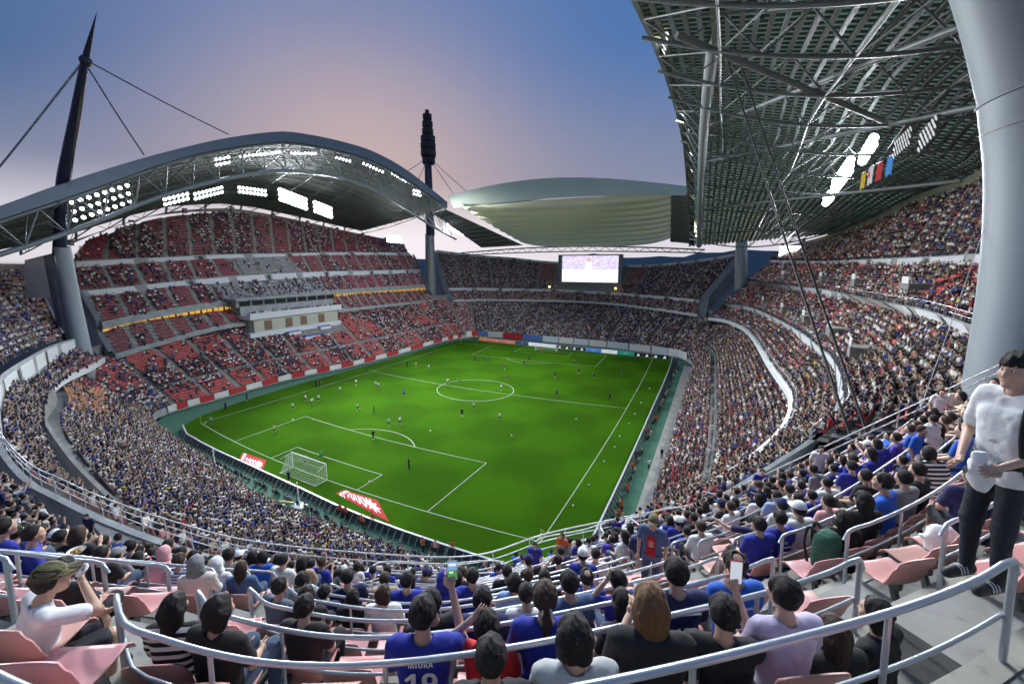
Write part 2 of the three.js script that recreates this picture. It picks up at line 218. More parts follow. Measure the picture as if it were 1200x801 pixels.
// a tier: rows of steps between its front edge F(i) and back edge B(i), i = 0..n; returns the stepped mesh
function tier(parent, name, Fp, Bp, rows, o) {
  const n = Fp.length - 1, at = (i, t, dy = 0) => V(lerp(Fp[i][0], Bp[i][0], t), lerp(Fp[i][1], Bp[i][1], t) + dy, lerp(Fp[i][2], Bp[i][2], t));
  const g = new GB();
  for (let i = 0; i < n; i++) for (let r = 0; r < rows; r++) {
    const t0 = r / rows, t1 = (r + 1) / rows, step = (k) => (Bp[k][1] - Fp[k][1]) / rows;
    const a = at(i, t0), b = at(i + 1, t0), c = at(i + 1, t1, -step(i + 1)), d = at(i, t1, -step(i));
    g.quad(d, c, b, a); g.quad(at(i, t1), at(i + 1, t1), c, d);
  }
  part(name, g.geo, o.mat ?? M.concrete, parent);
  if (o.noSeats) return;
  // seats and people by arc length, with straight stairs every o.bay metres
  let mid = [0]; for (let i = 1; i <= n; i++) mid[i] = mid[i - 1] + at(i, 0.5).distanceTo(at(i - 1, 0.5));
  const bays = Math.max(1, Math.round(mid[n] / (o.bay ?? 9)));
  for (let r = 0; r < rows; r++) {
    if (o.skip?.includes(r)) continue;
    const t = (r + 0.42) / rows; let carry = rr(0, 0.4);
    for (let i = 0; i < n; i++) {
      const step = (Bp[i][1] - Fp[i][1]) / rows, a = at(i, t), b = at(i + 1, t), L = Math.hypot(b.x - a.x, b.z - a.z), yaw = Math.atan2(Fp[i][0] - Bp[i][0], Fp[i][2] - Bp[i][2]);
      let w = carry;
      for (; w < L; w += 0.54) {
        const f = w / L, m = lerp(mid[i], mid[i + 1], f) / mid[n], ph = (m * bays) % 1, half = 0.62 / (mid[n] / bays);
        if (ph < half || ph > 1 - half) continue;
        const p = a.clone().lerp(b, f); p.y = lerp(Fp[i][1] + (Bp[i][1] - Fp[i][1]) * r / rows, Fp[i + 1][1] + (Bp[i + 1][1] - Fp[i + 1][1]) * r / rows, f);
        if (o.hole && o.hole(p, m, r)) continue;
        const col = typeof o.seat === 'function' ? o.seat(p, m, r) : o.seat; put(seatSpots, col, p, yaw);
        const occ = typeof o.occ === 'function' ? o.occ(p, m, r, Math.floor(m * bays)) : o.occ;
        if (rnd() < occ) { const q = p.clone(); q.y += rr(-0.05, 0.12); q.x += rr(-0.16, 0.16); q.z += rr(-0.16, 0.16); put(crowdSpots, draw(o.pal) + (rnd() < 0.16 ? '_up' : ''), q, yaw + rr(-0.35, 0.35), rr(0.93, 1.07)); }
      }
      carry = w - L;
    }
  }
  // stair nosings: pale strips up each gangway
  const st = new GB();
  for (let b = 1; b < bays; b++) { let i = 0; while (i < n - 1 && mid[i + 1] / mid[n] < b / bays) i++; const f = (b / bays * mid[n] - mid[i]) / (mid[i + 1] - mid[i]);
    for (let r = 0; r < rows; r++) { const X = V().subVectors(at(i + 1, 0.5), at(i, 0.5)).setY(0).normalize(), Z = V(-X.z, 0, X.x), rise = (Bp[i][1] - Fp[i][1]) / rows, p = at(i, (r + 0.72) / rows).lerp(at(i + 1, (r + 0.72) / rows), f); p.y = lerp(Fp[i][1], Fp[i + 1][1], f) + rise * (r + 0.25); st.box(p, [1.05, rise * 0.5, 0.36], X, UPV, Z); } }
  if (st.p.length) { const m = part('stairs', st.geo, M.nose, parent); m.userData.kind = 'stuff'; }
}
// a wall following an edge: bottom and top polylines, thickness outwards
function sweep(parent, name, lo, hi, m, thick = 0.3) {
  const g = new GB(), n = lo.length - 1, N = (i) => { const a = lo[Math.max(0, i - 1)], b = lo[Math.min(n, i + 1)], d = V(b[0] - a[0], 0, b[2] - a[2]).normalize(); return V(-d.z, 0, d.x).multiplyScalar(thick); };
  for (let i = 0; i < n; i++) { const a = V(...lo[i]), b = V(...lo[i + 1]), c = V(...hi[i + 1]), d = V(...hi[i]), p = N(i), q = N(i + 1); g.quad(a, b, c, d); const A = a.clone().add(p), B = b.clone().add(q), C = c.clone().add(q), D = d.clone().add(p); g.quad(B, A, D, C); g.quad(d, c, C, D); g.quad(A, B, b, a); if (!i) g.quad(A, a, d, D); if (i === n - 1) g.quad(b, B, C, c); }
  return part(name, g.geo, m, parent);
}
const lift = (P, dy) => P.map(([x, y, z]) => [x, y + dy, z]);
const shiftOut = (P, Q, d) => P.map((p, i) => { const v = V(Q[i][0] - p[0], 0, Q[i][2] - p[2]).normalize().multiplyScalar(d); return [p[0] + v.x, p[1], p[2] + v.z]; });
// white panels and dark doorways along a wall; the wall's visible face is its lo/hi polyline
function panels(parent, lo, hi, len, gap, inset, m = M.panel, doors = true) {
  let acc = 0; const segs = []; for (let i = 0; i < lo.length - 1; i++) segs.push(Math.hypot(lo[i + 1][0] - lo[i][0], lo[i + 1][2] - lo[i][2])); const total = segs.reduce((a, b) => a + b, 0);
  const P = (s, t) => { let i = 0; while (i < segs.length - 1 && s > segs[i]) { s -= segs[i]; i++; } const f = clamp(s / segs[i], 0, 1), a = V(...lo[i]).lerp(V(...lo[i + 1]), f), b = V(...hi[i]).lerp(V(...hi[i + 1]), f); return a.lerp(b, t).add(V(...inset)); };
  for (let s = 1.0, k = 0; s + len < total; s += len + gap, k++) {
    const g = new GB(), q = 4; for (let j = 0; j < q; j++) { const a = s + len * j / q, b = s + len * (j + 1) / q; g.quad(P(a, 0.14), P(b, 0.14), P(b, 0.9), P(a, 0.9)); }
    part('panel', g.geo, m, parent);
    if (doors && k % 2) { const a = s + len + gap * 0.3, b = s + len + gap * 0.72; part('doorway', new GB().quad(P(a, 0.02), P(b, 0.02), P(b, 0.82), P(a, 0.82)).geo, M.panelDoor, parent); }
  }
}
function frontRail(parent, P, h = 1.0, r = 0.035, m = M.rail, every = 3) {
  part('top_rail', tube(lift(P, h).map((p) => V(...p)), r, P.length * 3, 5), m, parent);
  part('mid_rail', tube(lift(P, h * 0.5).map((p) => V(...p)), r * 0.7, P.length * 3, 5), m, parent);
  const g = new GB(); for (let i = 0; i < P.length; i += every) g.bar(V(...P[i]), V(P[i][0], P[i][1] + h, P[i][2]), r * 1.6); const o = part('posts', g.geo, m, parent); o.userData.kind = 'stuff';
}
const stands = {
  near: thing('grandstand', 'end grandstand behind the nearer goal, its lower bowl packed with fans', 'grandstand'),
  west: thing('grandstand', 'main grandstand of bright red seats with lit yellow boxes and a press box', 'grandstand'),
  far: thing('grandstand', 'far end grandstand carrying the big lit screen', 'grandstand'),
  east: thing('grandstand', 'side grandstand with curved white parapets opposite the press box', 'grandstand'),
};
const smoothRing = (u0, u1, n) => { const F = [], B = []; for (let i = 0; i <= n; i++) { const u = lerp(u0, u1, i / n), a = cr(RINGF, u), b = cr(RINGB, u); F.push([a[0], 1.5, a[1]]); B.push([b[0], b[2], b[1]]); } return [F, B]; };
const patch = (p, s, k) => noise3(p.x * s, p.z * s, k);
{ // lower bowl, one length for each stand
  const specs = [
    ['near', 0, 7.3, 60, 25, { bay: 8.5, pal: 'home', skip: [8], seat: (p) => (p.x < -27 ? (p.x < -52 ? 'red' : 'orange') : 'pink'), occ: (p, m, r) => (p.x < -30 && r > 9 ? (p.x < -52 ? 0.35 : 0.1 + 0.25 * (r < 12)) : 0.93) }],
    ['west', 7.3, 13.0, 48, 21, { bay: 7.2, pal: 'west', skip: [6], seat: 'red', hole: (p, m, r) => Math.abs(p.z + 2) < 8.5 && r > 11, occ: (p, m, r, b) => 0.15 + 0.62 * clamp((patch(p, 0.16, 3) - 0.28) * 3.2, 0, 1) }],
    ['far', 13.0, 18.2, 48, 26, { bay: 8, pal: 'far', skip: [], seat: 'pink', occ: (p, m) => (m < 0.07 ? 0.35 : m > 0.9 ? 0.55 : 0.94) }],
    ['east', 18.2, 24, 50, 26, { bay: 9, pal: 'east', skip: [8, 9], seat: (p) => (p.z < -44 ? 'orange' : 'red'), occ: (p, m) => (p.z < -50 ? 0.3 : 0.93) }],
  ];
  for (const [k, u0, u1, n, rows, o] of specs) {
    const [F, B] = smoothRing(u0, u1, n); tier(stands[k], 'lower_tier', F, B, rows, o);
    sweep(stands[k], 'front_wall', F.map(([x, , z]) => [x, 0, z]), F.map(([x, , z]) => [x, 1.55, z]), M.wall, -0.25);
    sweep(stands[k], 'back_wall', shiftOut(B, F, -1.5), lift(shiftOut(B, F, -1.5), 2.6), M.concreteDark, 0.3);
    const conc = new GB(), Q = shiftOut(B, F, -1.6); for (let i = 0; i < n; i++) conc.quad(V(...B[i]), V(...Q[i]), V(...Q[i + 1]), V(...B[i + 1])); part('concourse', conc.geo, M.concreteDark, stands[k]);
  }
}
const EV = (P, n) => even(P, n);
function bothEdges(F, B, n) { return [EV(F, n), EV(B, n)]; }
const slab = (parent, F, dx, drop, m = M.panel) => {   // the pale lip under a tier's front edge
  sweep(parent, 'tier_lip', lift(F, -drop), lift(F, 0.25), m, dx);
};
// --- west stand, four upper tiers
{
  const S = stands.west, n = 40;
  const [F2, B2] = bothEdges(L2F, L2B, n), [F3, B3] = bothEdges(L3F, L3B, n), [F4, B4] = bothEdges(L4F, L4B, n), [F5, B5] = bothEdges(L5F, L5B, n);
  const box = (p) => p.z < 21.5 && p.z > -11.5;            // the press box takes this length
  const occ = (p) => 0.08 + 0.42 * clamp((patch(p, 0.13, 9) - 0.35) * 3, 0, 1);
  const cut = (P, lo, hi) => P.filter((p) => p[2] <= hi && p[2] >= lo);
  const split = (F, B, fn) => { const i0 = F.findIndex((p) => p[2] < 21.5), i1 = F.findIndex((p) => p[2] < -11.5); fn(F.slice(0, i0 + 1), B.slice(0, i0 + 1)); fn(F.slice(i1), B.slice(i1)); };
  split(F2, B2, (F, B) => { tier(S, 'box_tier', F, B, 6, { bay: 4, pal: 'west', seat: 'wine', occ: 0.13 }); slab(S, F, -0.5, 0.9, M.wall); });
  tier(S, 'club_tier', F3, B3, 8, { bay: 5, pal: 'west', seat: (p) => (box(p) ? 'grey' : 'wine'), occ: (p) => (box(p) ? 0.35 : occ(p)) });
  tier(S, 'upper_tier', F4, B4, 8, { bay: 6, pal: 'west', seat: (p) => (p.z < 13 && p.z > -8 ? 'grey' : 'wine'), occ: (p) => (p.z < 13 && p.z > -8 ? 0.1 : occ(p)) });
  tier(S, 'top_tier', F5, B5, 15, { bay: 6.5, pal: 'west', seat: 'wine', occ: (p) => 0.12 + 0.55 * clamp((patch(p, 0.1, 5) - 0.3) * 2.6, 0, 1), mat: M.concreteDark });
  sweep(S, 'parapet', B3, F4.map((p, i) => [p[0], Math.max(p[1], B3[i][1] + 1.2), p[2]]), M.wall, -0.3);
  sweep(S, 'parapet', B4, F5, M.wall, -0.3);
  sweep(S, 'fascia', lift(F3, -1.35), lift(F3, 0.3), M.wall, -0.4);
  panels(S, B3, F4, 8.5, 2.4, [0.06, 0, 0]); panels(S, B4, F5, 11, 3.2, [0.06, 0, 0]);
  // lit boxes under the club tier, each its own window
  const lit = new THREE.MeshStandardMaterial({ color: 0x6a5520, emissive: 0xffc23c, emissiveIntensity: 0.75, roughness: 0.5 });
  split(B2, F3, (B, F) => {
    sweep(S, 'box_wall', B, lift(F.map((p, i) => [B[i][0], p[1], p[2]]), 0), M.concreteDark, -0.4);
    for (let i = 0; i < B.length - 1; i++) { const h = Math.min(1.5, Math.max(0.5, F[i][1] - B[i][1])), a = V(...B[i]), b = V(...B[i + 1]); for (const [s, e] of [[0.06, 0.46], [0.54, 0.94]]) { const p = a.clone().lerp(b, s), q = a.clone().lerp(b, e); p.x += 0.05; q.x += 0.05; p.y += 0.12; q.y += 0.12; part('box_window', new GB().quad(p, q, q.clone().setY(q.y + h), p.clone().setY(p.y + h)).geo, lit, S); part('mullion', new GB().bar(V(b.x + 0.12, b.y, b.z), V(b.x + 0.12, b.y + h + 0.2, b.z), 0.3).geo, M.concrete, S); } }
  });
  // press box
  const pb = (x, y0, y1, z0, z1, name, m, d = 4) => part(name, new GB().box(V(x - d / 2, (y0 + y1) / 2, (z0 + z1) / 2), [d, y1 - y0, z0 - z1]).geo, m, S);
  pb(-60.5, 15.6, 16.5, 20.5, -10.5, 'press_balcony', M.panel, 6); pb(-60.5, 16.5, 17.3, 20.5, -10.5, 'press_parapet', M.panel, 0.3); pb(-64.4, 16.5, 18.9, 20.5, -10.5, 'press_wall', M.wall, 4); pb(-64.6, 18.9, 20.6, 21.5, -11.5, 'press_front', M.concreteDark, 5); pb(-63.4, 20.6, 21.25, 22, -12, 'press_roof', M.wall, 6);
  for (let k = 0; k < 9; k++) part('press_window', new GB().box(V(-64.5, 19.75, 19 - k * 3.6), [0.12, 1.25, 3.0]).geo, mat(0.03, 0.035, 0.04, 0.15), S);
  for (let k = 0; k < 40; k++) put(crowdSpots, draw('west'), V(-61.8, 16.6, 19 - k * 0.74), Math.PI / 2 + rr(-0.3, 0.3));
  pb(-61.5, 11.8, 15.6, 19, -9.5, 'press_base', mat(0.50, 0.51, 0.42, 0.7), 4); pb(-61.2, 10.6, 11.9, 20.5, -10.5, 'press_plinth', M.panel, 5);
  for (const z of [15, 8.5, 3.5, -3]) part('press_door', new GB().box(V(-61.42, 13.6, z), [0.1, 2.6, 2.2]).geo, mat(0.22, 0.13, 0.09, 0.6), S);
  for (const [x, y, z, w] of [[-58.2, 8.3, 2, 9], [-60.4, 10.0, 8, 4], [-60.4, 10.2, -3, 4]]) { part('media_desk', new GB().box(V(x, y + 0.35, z), [1.1, 0.9, w]).geo, M.panel, S); part('desk_cover', new GB().box(V(x, y + 0.9, z), [1.2, 0.16, w + 0.1]).geo, mat(0.05, 0.12, 0.48, 0.7), S); }
  // end walls of the upper tiers
  const endWall = (i, name) => { const pts = [F2[i], B2[i], F3[i], B3[i], F4[i], B4[i]], g = new GB(), dz = i ? -0.35 : 0.35, P = pts.map((p) => V(p[0], p[1] + 0.9, p[2] + dz)); const low = pts.map((p) => V(p[0], p[1] - 3.4, p[2] + dz)); for (let k = 0; k < P.length - 1; k++) { g.quad(low[k], low[k + 1], P[k + 1], P[k]); const o = V(0, 0, dz * 2); g.quad(P[k].clone().add(o), P[k + 1].clone().add(o), low[k + 1].clone().add(o), low[k].clone().add(o)); g.quad(P[k], P[k + 1], P[k + 1].clone().add(o), P[k].clone().add(o)); } part(name, g.geo, M.fin, S); };
  endWall(0, 'end_wall'); endWall(n, 'end_wall');
  // back wall with the open slot to the sky above it
  const SL = EV(LSLOT, n), low = SL.map((p, i) => [p[0], B5[i][1] - 0.3, p[2]]);
  sweep(S, 'back_wall', low, lift(SL, -0.75), M.concrete, -0.4);
  for (let i = 0; i <= n; i += 5) part('wall_pier', new GB().box(V(SL[i][0] + 0.5, (low[i][1] + SL[i][1]) / 2 - 0.2, SL[i][2]), [0.9, SL[i][1] - low[i][1], 1.0]).geo, M.concrete, S);
}
// --- far stand, two upper tiers
{
  const S = stands.far, n = 44, [F2, B2] = bothEdges(F2F, F2B, n), [F3, B3] = bothEdges(F3F, F3B, n);
  tier(S, 'middle_tier', F2, B2, 5, { bay: 9, pal: 'far', seat: 'pink', occ: 0.5 }); slab(S, F2, -0.6, 0.7);
  tier(S, 'upper_tier', F3, B3, 17, { bay: 8, pal: 'far', seat: 'pinkred', hole: (p) => p.x > -13.5 && p.x < 15.5, occ: (p, m, r) => (p.x > -24 && p.x < 24 && r > 4 ? 0.06 : 0.78) });
  sweep(S, 'parapet', B2, F3, M.wall, -0.3); panels(S, B2, F3, 10, 2.5, [0, 0, 0.06]);
  sweep(S, 'back_wall', lift(B3, -0.4), lift(B3, 1.3), M.wall, -0.4); panels(S, lift(B3, 0.2), lift(B3, 1.3), 6, 1.6, [0, 0, 0.06], M.panel, false);
  for (const i of [0, n]) { const pts = [F2[i], B2[i], F3[i], B3[i]], dx = i ? 0.4 : -0.4, g = new GB(), P = pts.map((p) => V(p[0] + dx, p[1] + 1.0, p[2])), L = pts.map((p) => V(p[0] + dx, p[1] - 4.5, p[2])), o = V(dx * 6, 0, 0); for (let k = 0; k < 3; k++) { g.quad(L[k], L[k + 1], P[k + 1], P[k]); g.quad(P[k].clone().add(o), P[k + 1].clone().add(o), L[k + 1].clone().add(o), L[k].clone().add(o)); g.quad(P[k], P[k + 1], P[k + 1].clone().add(o), P[k].clone().add(o)); } g.quad(L[0].clone().add(o), L[0], P[0], P[0].clone().add(o)); part('end_wall', g.geo, M.fin, S); }
}
// --- east stand, four upper tiers
{
  const S = stands.east, n = 44, [F2, B2a] = bothEdges([...R2F, [51.5, 13.5, 60], [47, 13.5, 67]], [...R2B, [58.5, 16.6, 55], [55, 16.6, 62], [51, 16.6, 68]], n), [F3, B3] = bothEdges([...R3F, [58, 18.4, 58]], [...R3B, [70.4, 23.5, 52], [69, 23.5, 60]], n), [F4, B4] = bothEdges([...R4F, [69.6, 25.3, 56]], [...R4B, [80, 30, 58]], n), [F5, B5] = bothEdges([...R5F, [80.8, 31.8, 58]], [...R5B, [86, 49, 58]], n);
  const B2 = B2a;
  tier(S, 'middle_tier', F2, B2, 6, { bay: 9, pal: 'east', seat: 'red', occ: (p) => (p.z > 18 ? 0.92 : 0.72) }); slab(S, F2, 0.7, 0.75);
  tier(S, 'club_tier', F3, B3, 11, { bay: 10, pal: 'east', seat: 'red', occ: (p) => p.z > 36 ? 0.93 : 0.45 + 0.5 * clamp((patch(p, 0.2, 2) - 0.25) * 2.6, 0, 1) });
  tier(S, 'upper_tier', F4, B4, 10, { bay: 10, pal: 'east', seat: 'red', occ: (p) => 0.4 + 0.5 * clamp((patch(p, 0.18, 6) - 0.3) * 2.6, 0, 1) });
  tier(S, 'top_tier', F5, B5, 16, { bay: 9, pal: 'east', seat: 'wine', occ: 0.8, mat: M.concreteDark });
  sweep(S, 'parapet', B2, F3, M.wall, -0.3); sweep(S, 'parapet', B3, F4, M.wall, -0.3); sweep(S, 'parapet', B4, F5, M.wall, -0.3);
  panels(S, B2, F3, 8, 1.8, [-0.06, 0, 0]); panels(S, B3, F4, 7, 2.2, [-0.06, 0, 0]); panels(S, B4, F5, 8, 2.2, [-0.06, 0, 0]);
  frontRail(S, F3, 0.95, 0.04, M.rail, 2); frontRail(S, F4, 0.95, 0.04, M.rail, 2); frontRail(S, lift(F2, 0.25), 0.7, 0.035, M.railWhite, 2);
  sweep(S, 'back_wall', lift(B5, -0.4), lift(B5, 1.6), mat(0.36, 0.36, 0.27, 0.85, { map: concreteMap }), 0.4);
  for (let i = 0; i <= n; i += 5) part('wall_pier', new GB().box(V(B5[i][0] + 0.2, B5[i][1] + 1.2, B5[i][2]), [0.9, 3.4, 1.0]).geo, M.concrete, S);
  { const pts = [F2[0], B2[0], F3[0], B3[0], F4[0], B4[0], F5[0], B5[0]], g = new GB(), P = pts.map((p) => V(p[0], p[1] + 0.9, p[2] - 0.4)), L = pts.map((p) => V(p[0], p[1] - 4, p[2] - 0.4)), o = V(0, 0, -1.2); for (let k = 0; k < 7; k++) { g.quad(P[k], P[k + 1], L[k + 1], L[k]); g.quad(L[k].clone().add(o), L[k + 1].clone().add(o), P[k + 1].clone().add(o), P[k].clone().add(o)); g.quad(P[k + 1], P[k], P[k].clone().add(o), P[k + 1].clone().add(o)); } part('end_wall', g.geo, M.fin, S); }
  // gangway mouths in the club tiers: a grey stair head with a white number board
  for (const [P, Q, list, m] of [[F3, B3, [9, 16, 22, 28, 34], 0], [F4, B4, [10, 17, 24, 31, 38], 1]]) for (const i of list) { const a = V(...P[i]).lerp(V(...Q[i]), 0.3), X = V(P[i + 1][0] - P[i][0], 0, P[i + 1][2] - P[i][2]).normalize(), Z = V(-X.z, 0, X.x); part('stair_mouth', new GB().box(a.clone().add(V(0, 0.5, 0)), [2.6, 1.3, 3.4], X, UPV, Z).geo, M.concreteDark, S); part('sign_board', new GB().box(a.clone().addScaledVector(Z, 1.6).add(V(0, 1.5, 0)), [1.9, 1.1, 0.12], X, UPV, Z).geo, M.white, S); }
}
// --- near stand, narrow second tier and its parapet (the third tier follows with the rows in front)
{
  const S = stands.near, n = 40, F2 = EV([...N2F, [22, 13.5, 81], [38, 13.5, 79.5], [48, 13.5, 72], [53, 13.5, 63]], n), B2 = EV([...N2B, [24, 16.5, 82.2], [38, 16.5, 80.5], [47, 16.5, 74], [52.5, 16.5, 66]], n);
  tier(S, 'middle_tier', F2, B2, 6, { bay: 9, pal: 'home', seat: 'pink', occ: (p) => (p.x < -42 ? 0.45 : 0.9) }); slab(S, F2, 0.6, 0.8);
  const F3 = EV(N3F, 60), base = F3.map(([x, y, z]) => [x, y - 2.6, z]);
  sweep(S, 'parapet', base, lift(F3, 0.05), M.wall, 0.3); panels(S, base, F3, 7, 2, [0, 0, -0.06]);
}
// ---------------------------------------------------------------- third tier of the near stand: rows, steps, walkway
const treadY = (k) => 26.88 - 0.62 * k, rampY = (u) => -2.0 * Math.max(0, 1 - u / 1.6);
const row2 = (k, u) => { const a = cr(ROW0, u), b = cr(ROWF, u), t = k / 13; return [lerp(a[0], b[0], t), lerp(a[1], b[1], t)]; };
const rowV = (k, u, dy = 0) => { const p = row2(k, u); return V(p[0], treadY(Math.floor(k + 1e-6)) + rampY(u) + dy, p[1]); };
const facing = (k, u) => { const a = row2(k, u), b = row2(k + 1, u); return Math.atan2(b[0] - a[0], b[1] - a[1]); };
const uLen = (k, u0, u1, n) => { const o = []; let L = [0], D = []; for (let i = 0; i <= 400; i++) { const u = lerp(u0, u1, i / 400), p = row2(k, u); D.push([u, p]); if (i) L.push(L[i - 1] + Math.hypot(p[0] - D[i - 1][1][0], p[1] - D[i - 1][1][1])); } let j = 0; const N = typeof n === 'number' ? n : Math.max(1, Math.round(L[400] / n.step)); for (let i = 0; i <= N; i++) { const w = L[400] * i / N; while (j < 399 && L[j + 1] < w) j++; o.push(lerp(D[j][0], D[j + 1][0], (w - L[j]) / Math.max(1e-6, L[j + 1] - L[j]))); } o.len = L[400]; return o; };
const AISLES = [[5.02, 5.42], [8.93, 9.32]];     // stairways, as ranges along the rows
const ULEFT = 3.55;                              // rows further on than this are the distant arm of the stand
{
  const T = new THREE.Group(); T.name = 'terrace'; scene.add(T); T.userData.kind = 'structure';
  for (let k = -4; k <= 12; k++) {   // one stepped slab for each row
    const us = uLen(k, ULEFT, 12, { step: 0.5 }), g = new GB(), nose = new GB();
    for (let i = 0; i < us.length - 1; i++) {
      const y = treadY(k), a = rowV(k, us[i]), b = rowV(k, us[i + 1]), c = rowV(k + 0.999, us[i + 1]), d = rowV(k + 0.999, us[i]); for (const v of [a, b, c, d]) v.y = y;
      g.quad(a, d, c, b); const dn = V(0, -0.62, 0); g.quad(d, d.clone().add(dn), c.clone().add(dn), c);
      const e = rowV(k + 0.86, us[i]), f = rowV(k + 0.86, us[i + 1]), up = V(0, 0.012, 0); e.y = f.y = y; const o = rowV(k + 1.03, us[i]), q = rowV(k + 1.03, us[i + 1]); o.y = q.y = y; nose.quad(e.add(up), o.clone().add(up), q.clone().add(up), f.add(up)); nose.quad(o.clone().add(up), o.clone().add(V(0, -0.07, 0)), q.clone().add(V(0, -0.07, 0)), q.clone().add(up));
    }
    part('step', g.geo, M.tread, T); part('step_edge', nose.geo, M.nose, T);
    for (const [u0, u1] of AISLES) { const um = (u0 + u1) / 2, a = rowV(k + 0.42, u0 + 0.02), b = rowV(k + 0.42, u1 - 0.02), X = V().subVectors(b, a); const L = X.length(); X.normalize(); const c = a.add(b).multiplyScalar(0.5); c.y = treadY(k) + 0.155; part('half_step', new GB().box(c, [L, 0.31, 0.42], X, UPV, V(-X.z, 0, X.x)).geo, M.concrete, T); }
  }
  // walkway between the front row and the parapet
  const g = new GB(), us = uLen(13, ULEFT, 12, 60), fr = (u) => { const p = cr(N3F, clamp(lerp(7.2, 15.6, (u - ULEFT) / (12 - ULEFT)), 0, 18)); return V(p[0], 18.6, p[2]); };
  for (let i = 0; i < 60; i++) { const a = rowV(13, us[i]), b = rowV(13, us[i + 1]); a.y = b.y = 18.6; g.quad(a, fr(us[i]), fr(us[i + 1]), b); const d = V(0, 0.25, 0); }
  part('walkway_floor', g.geo, M.concrete, T);
  // distant arm of the tier
  const n = 44, F = [], B = []; for (let i = 0; i <= n; i++) { const u = lerp(0, ULEFT, i / n), a = row2(13, u), b = row2(-4, u); F.push([a[0], treadY(13) + rampY(u), a[1]]); B.push([b[0], treadY(-4) + rampY(u) * 0.3, b[1]]); }
  tier(stands.near, 'upper_tier', F, B, 17, { bay: 9, pal: 'home', seat: 'pink', occ: (p, m, r) => (m < 0.12 ? 0.4 : 0.8) });
  { const P = F[0], Q = B[0], g2 = new GB(), a = V(...P), b = V(...Q), up = V(0, 1, 0), dn = V(0, -3, 0), o = V(-0.4, 0, -0.5); g2.quad(a.clone().add(dn), b.clone().add(dn), b.clone().add(up), a.clone().add(up)); g2.quad(a.clone().add(up), b.clone().add(up), b.clone().add(up).add(o), a.clone().add(up).add(o)); g2.quad(b.clone().add(dn).add(o), a.clone().add(dn).add(o), a.clone().add(up).add(o), b.clone().add(up).add(o)); part('end_wall', g2.geo, M.wall, stands.near); }
  { const Bw = B.map(([x, y, z]) => [x, y, z]); sweep(stands.near, 'back_wall', Bw, lift(Bw, 1.6), M.concrete, 0.4); }
  // sloping side parapet at the end of the rows, with its coping
  const side = []; for (let k = 14.5; k >= -4; k -= 0.5) { const p = row2(k, 12), q = row2(k, 11.9), X = V(p[0] - q[0], 0, p[1] - q[1]).normalize(); side.push([V(p[0], treadY(Math.min(k, 13)) + 1.15, p[1]), X]); }
  const s = new GB(); for (let i = 0; i < side.length - 1; i++) { const [a, X] = side[i], [b, Y] = side[i + 1], a2 = a.clone().addScaledVector(X, 2.6).add(V(0, -0.5, 0)), b2 = b.clone().addScaledVector(Y, 2.6).add(V(0, -0.5, 0)), dn = V(0, -3.0, 0), d3 = V(0, -5, 0); s.quad(a, b, b2, a2); s.quad(a.clone().add(dn), b.clone().add(dn), b, a); s.quad(a2, b2, b2.clone().add(d3), a2.clone().add(d3)); }
  part('side_parapet', s.geo, M.fin, T);
}
// railings: one for each row between two stairways
function railing(k, u0, u1, label, h = 1.24) {
  const us = uLen(k, u0, u1, { step: 0.35 }); if (us.len < 0.5) return;
  const g = thing('railing', label, 'railing', [0, 0, 0], 0, 'tube railings behind the rows of pink seats');
  const P = (u, y) => { const p = rowV(k, u); p.y = treadY(k) + y; return p; };
  const topPts = us.map((u) => P(u, h)), n = topPts.length, du = (u1 - u0) * 0.02;
  const first = P(us[0], h - 0.09).addScaledVector(V().subVectors(topPts[0], topPts[1]).normalize(), 0.05), last = P(us[n - 1], h - 0.09).addScaledVector(V().subVectors(topPts[n - 1], topPts[n - 2]).normalize(), 0.05);
  part('top_rail', tube([first, ...topPts, last], 0.02, n * 3, 8), M.rail, g);
  part('lower_rail', tube(us.map((u) => P(u, h - 0.34)), 0.013, n * 2, 6), M.rail, g);
  const N = Math.max(1, Math.round(us.len / 1.15));
  for (let i = 0; i <= N; i++) { const u = us[Math.round(i * (n - 1) / N)], a = rowV(k - 0.08, u); a.y = treadY(k) + 0.3; part('post', rod(a, P(u, h), i % N ? 0.015 : 0.02, 7), M.rail, g); }
}
const ORD = ['front', 'second', 'third', 'fourth', 'fifth', 'sixth', 'seventh', 'eighth', 'ninth', 'tenth', 'eleventh', 'twelfth', 'thirteenth', 'fourteenth', 'fifteenth', 'sixteenth', 'seventeenth'];
const rowName = (k) => ORD[12 - k];
for (let k = -2; k <= 12; k++) {
  railing(k, AISLES[0][1] + 0.03, AISLES[1][0] - 0.02, `grey tube railing behind the ${rowName(k)} row between the two stairways`);
  railing(k, AISLES[1][1] + 0.02, 11.95, `grey tube railing behind the ${rowName(k)} row beside the sloping parapet`);
  railing(k, ULEFT + 0.02, AISLES[0][0] - 0.03, `grey tube railing behind the ${rowName(k)} row beyond the camouflage cap`);
}
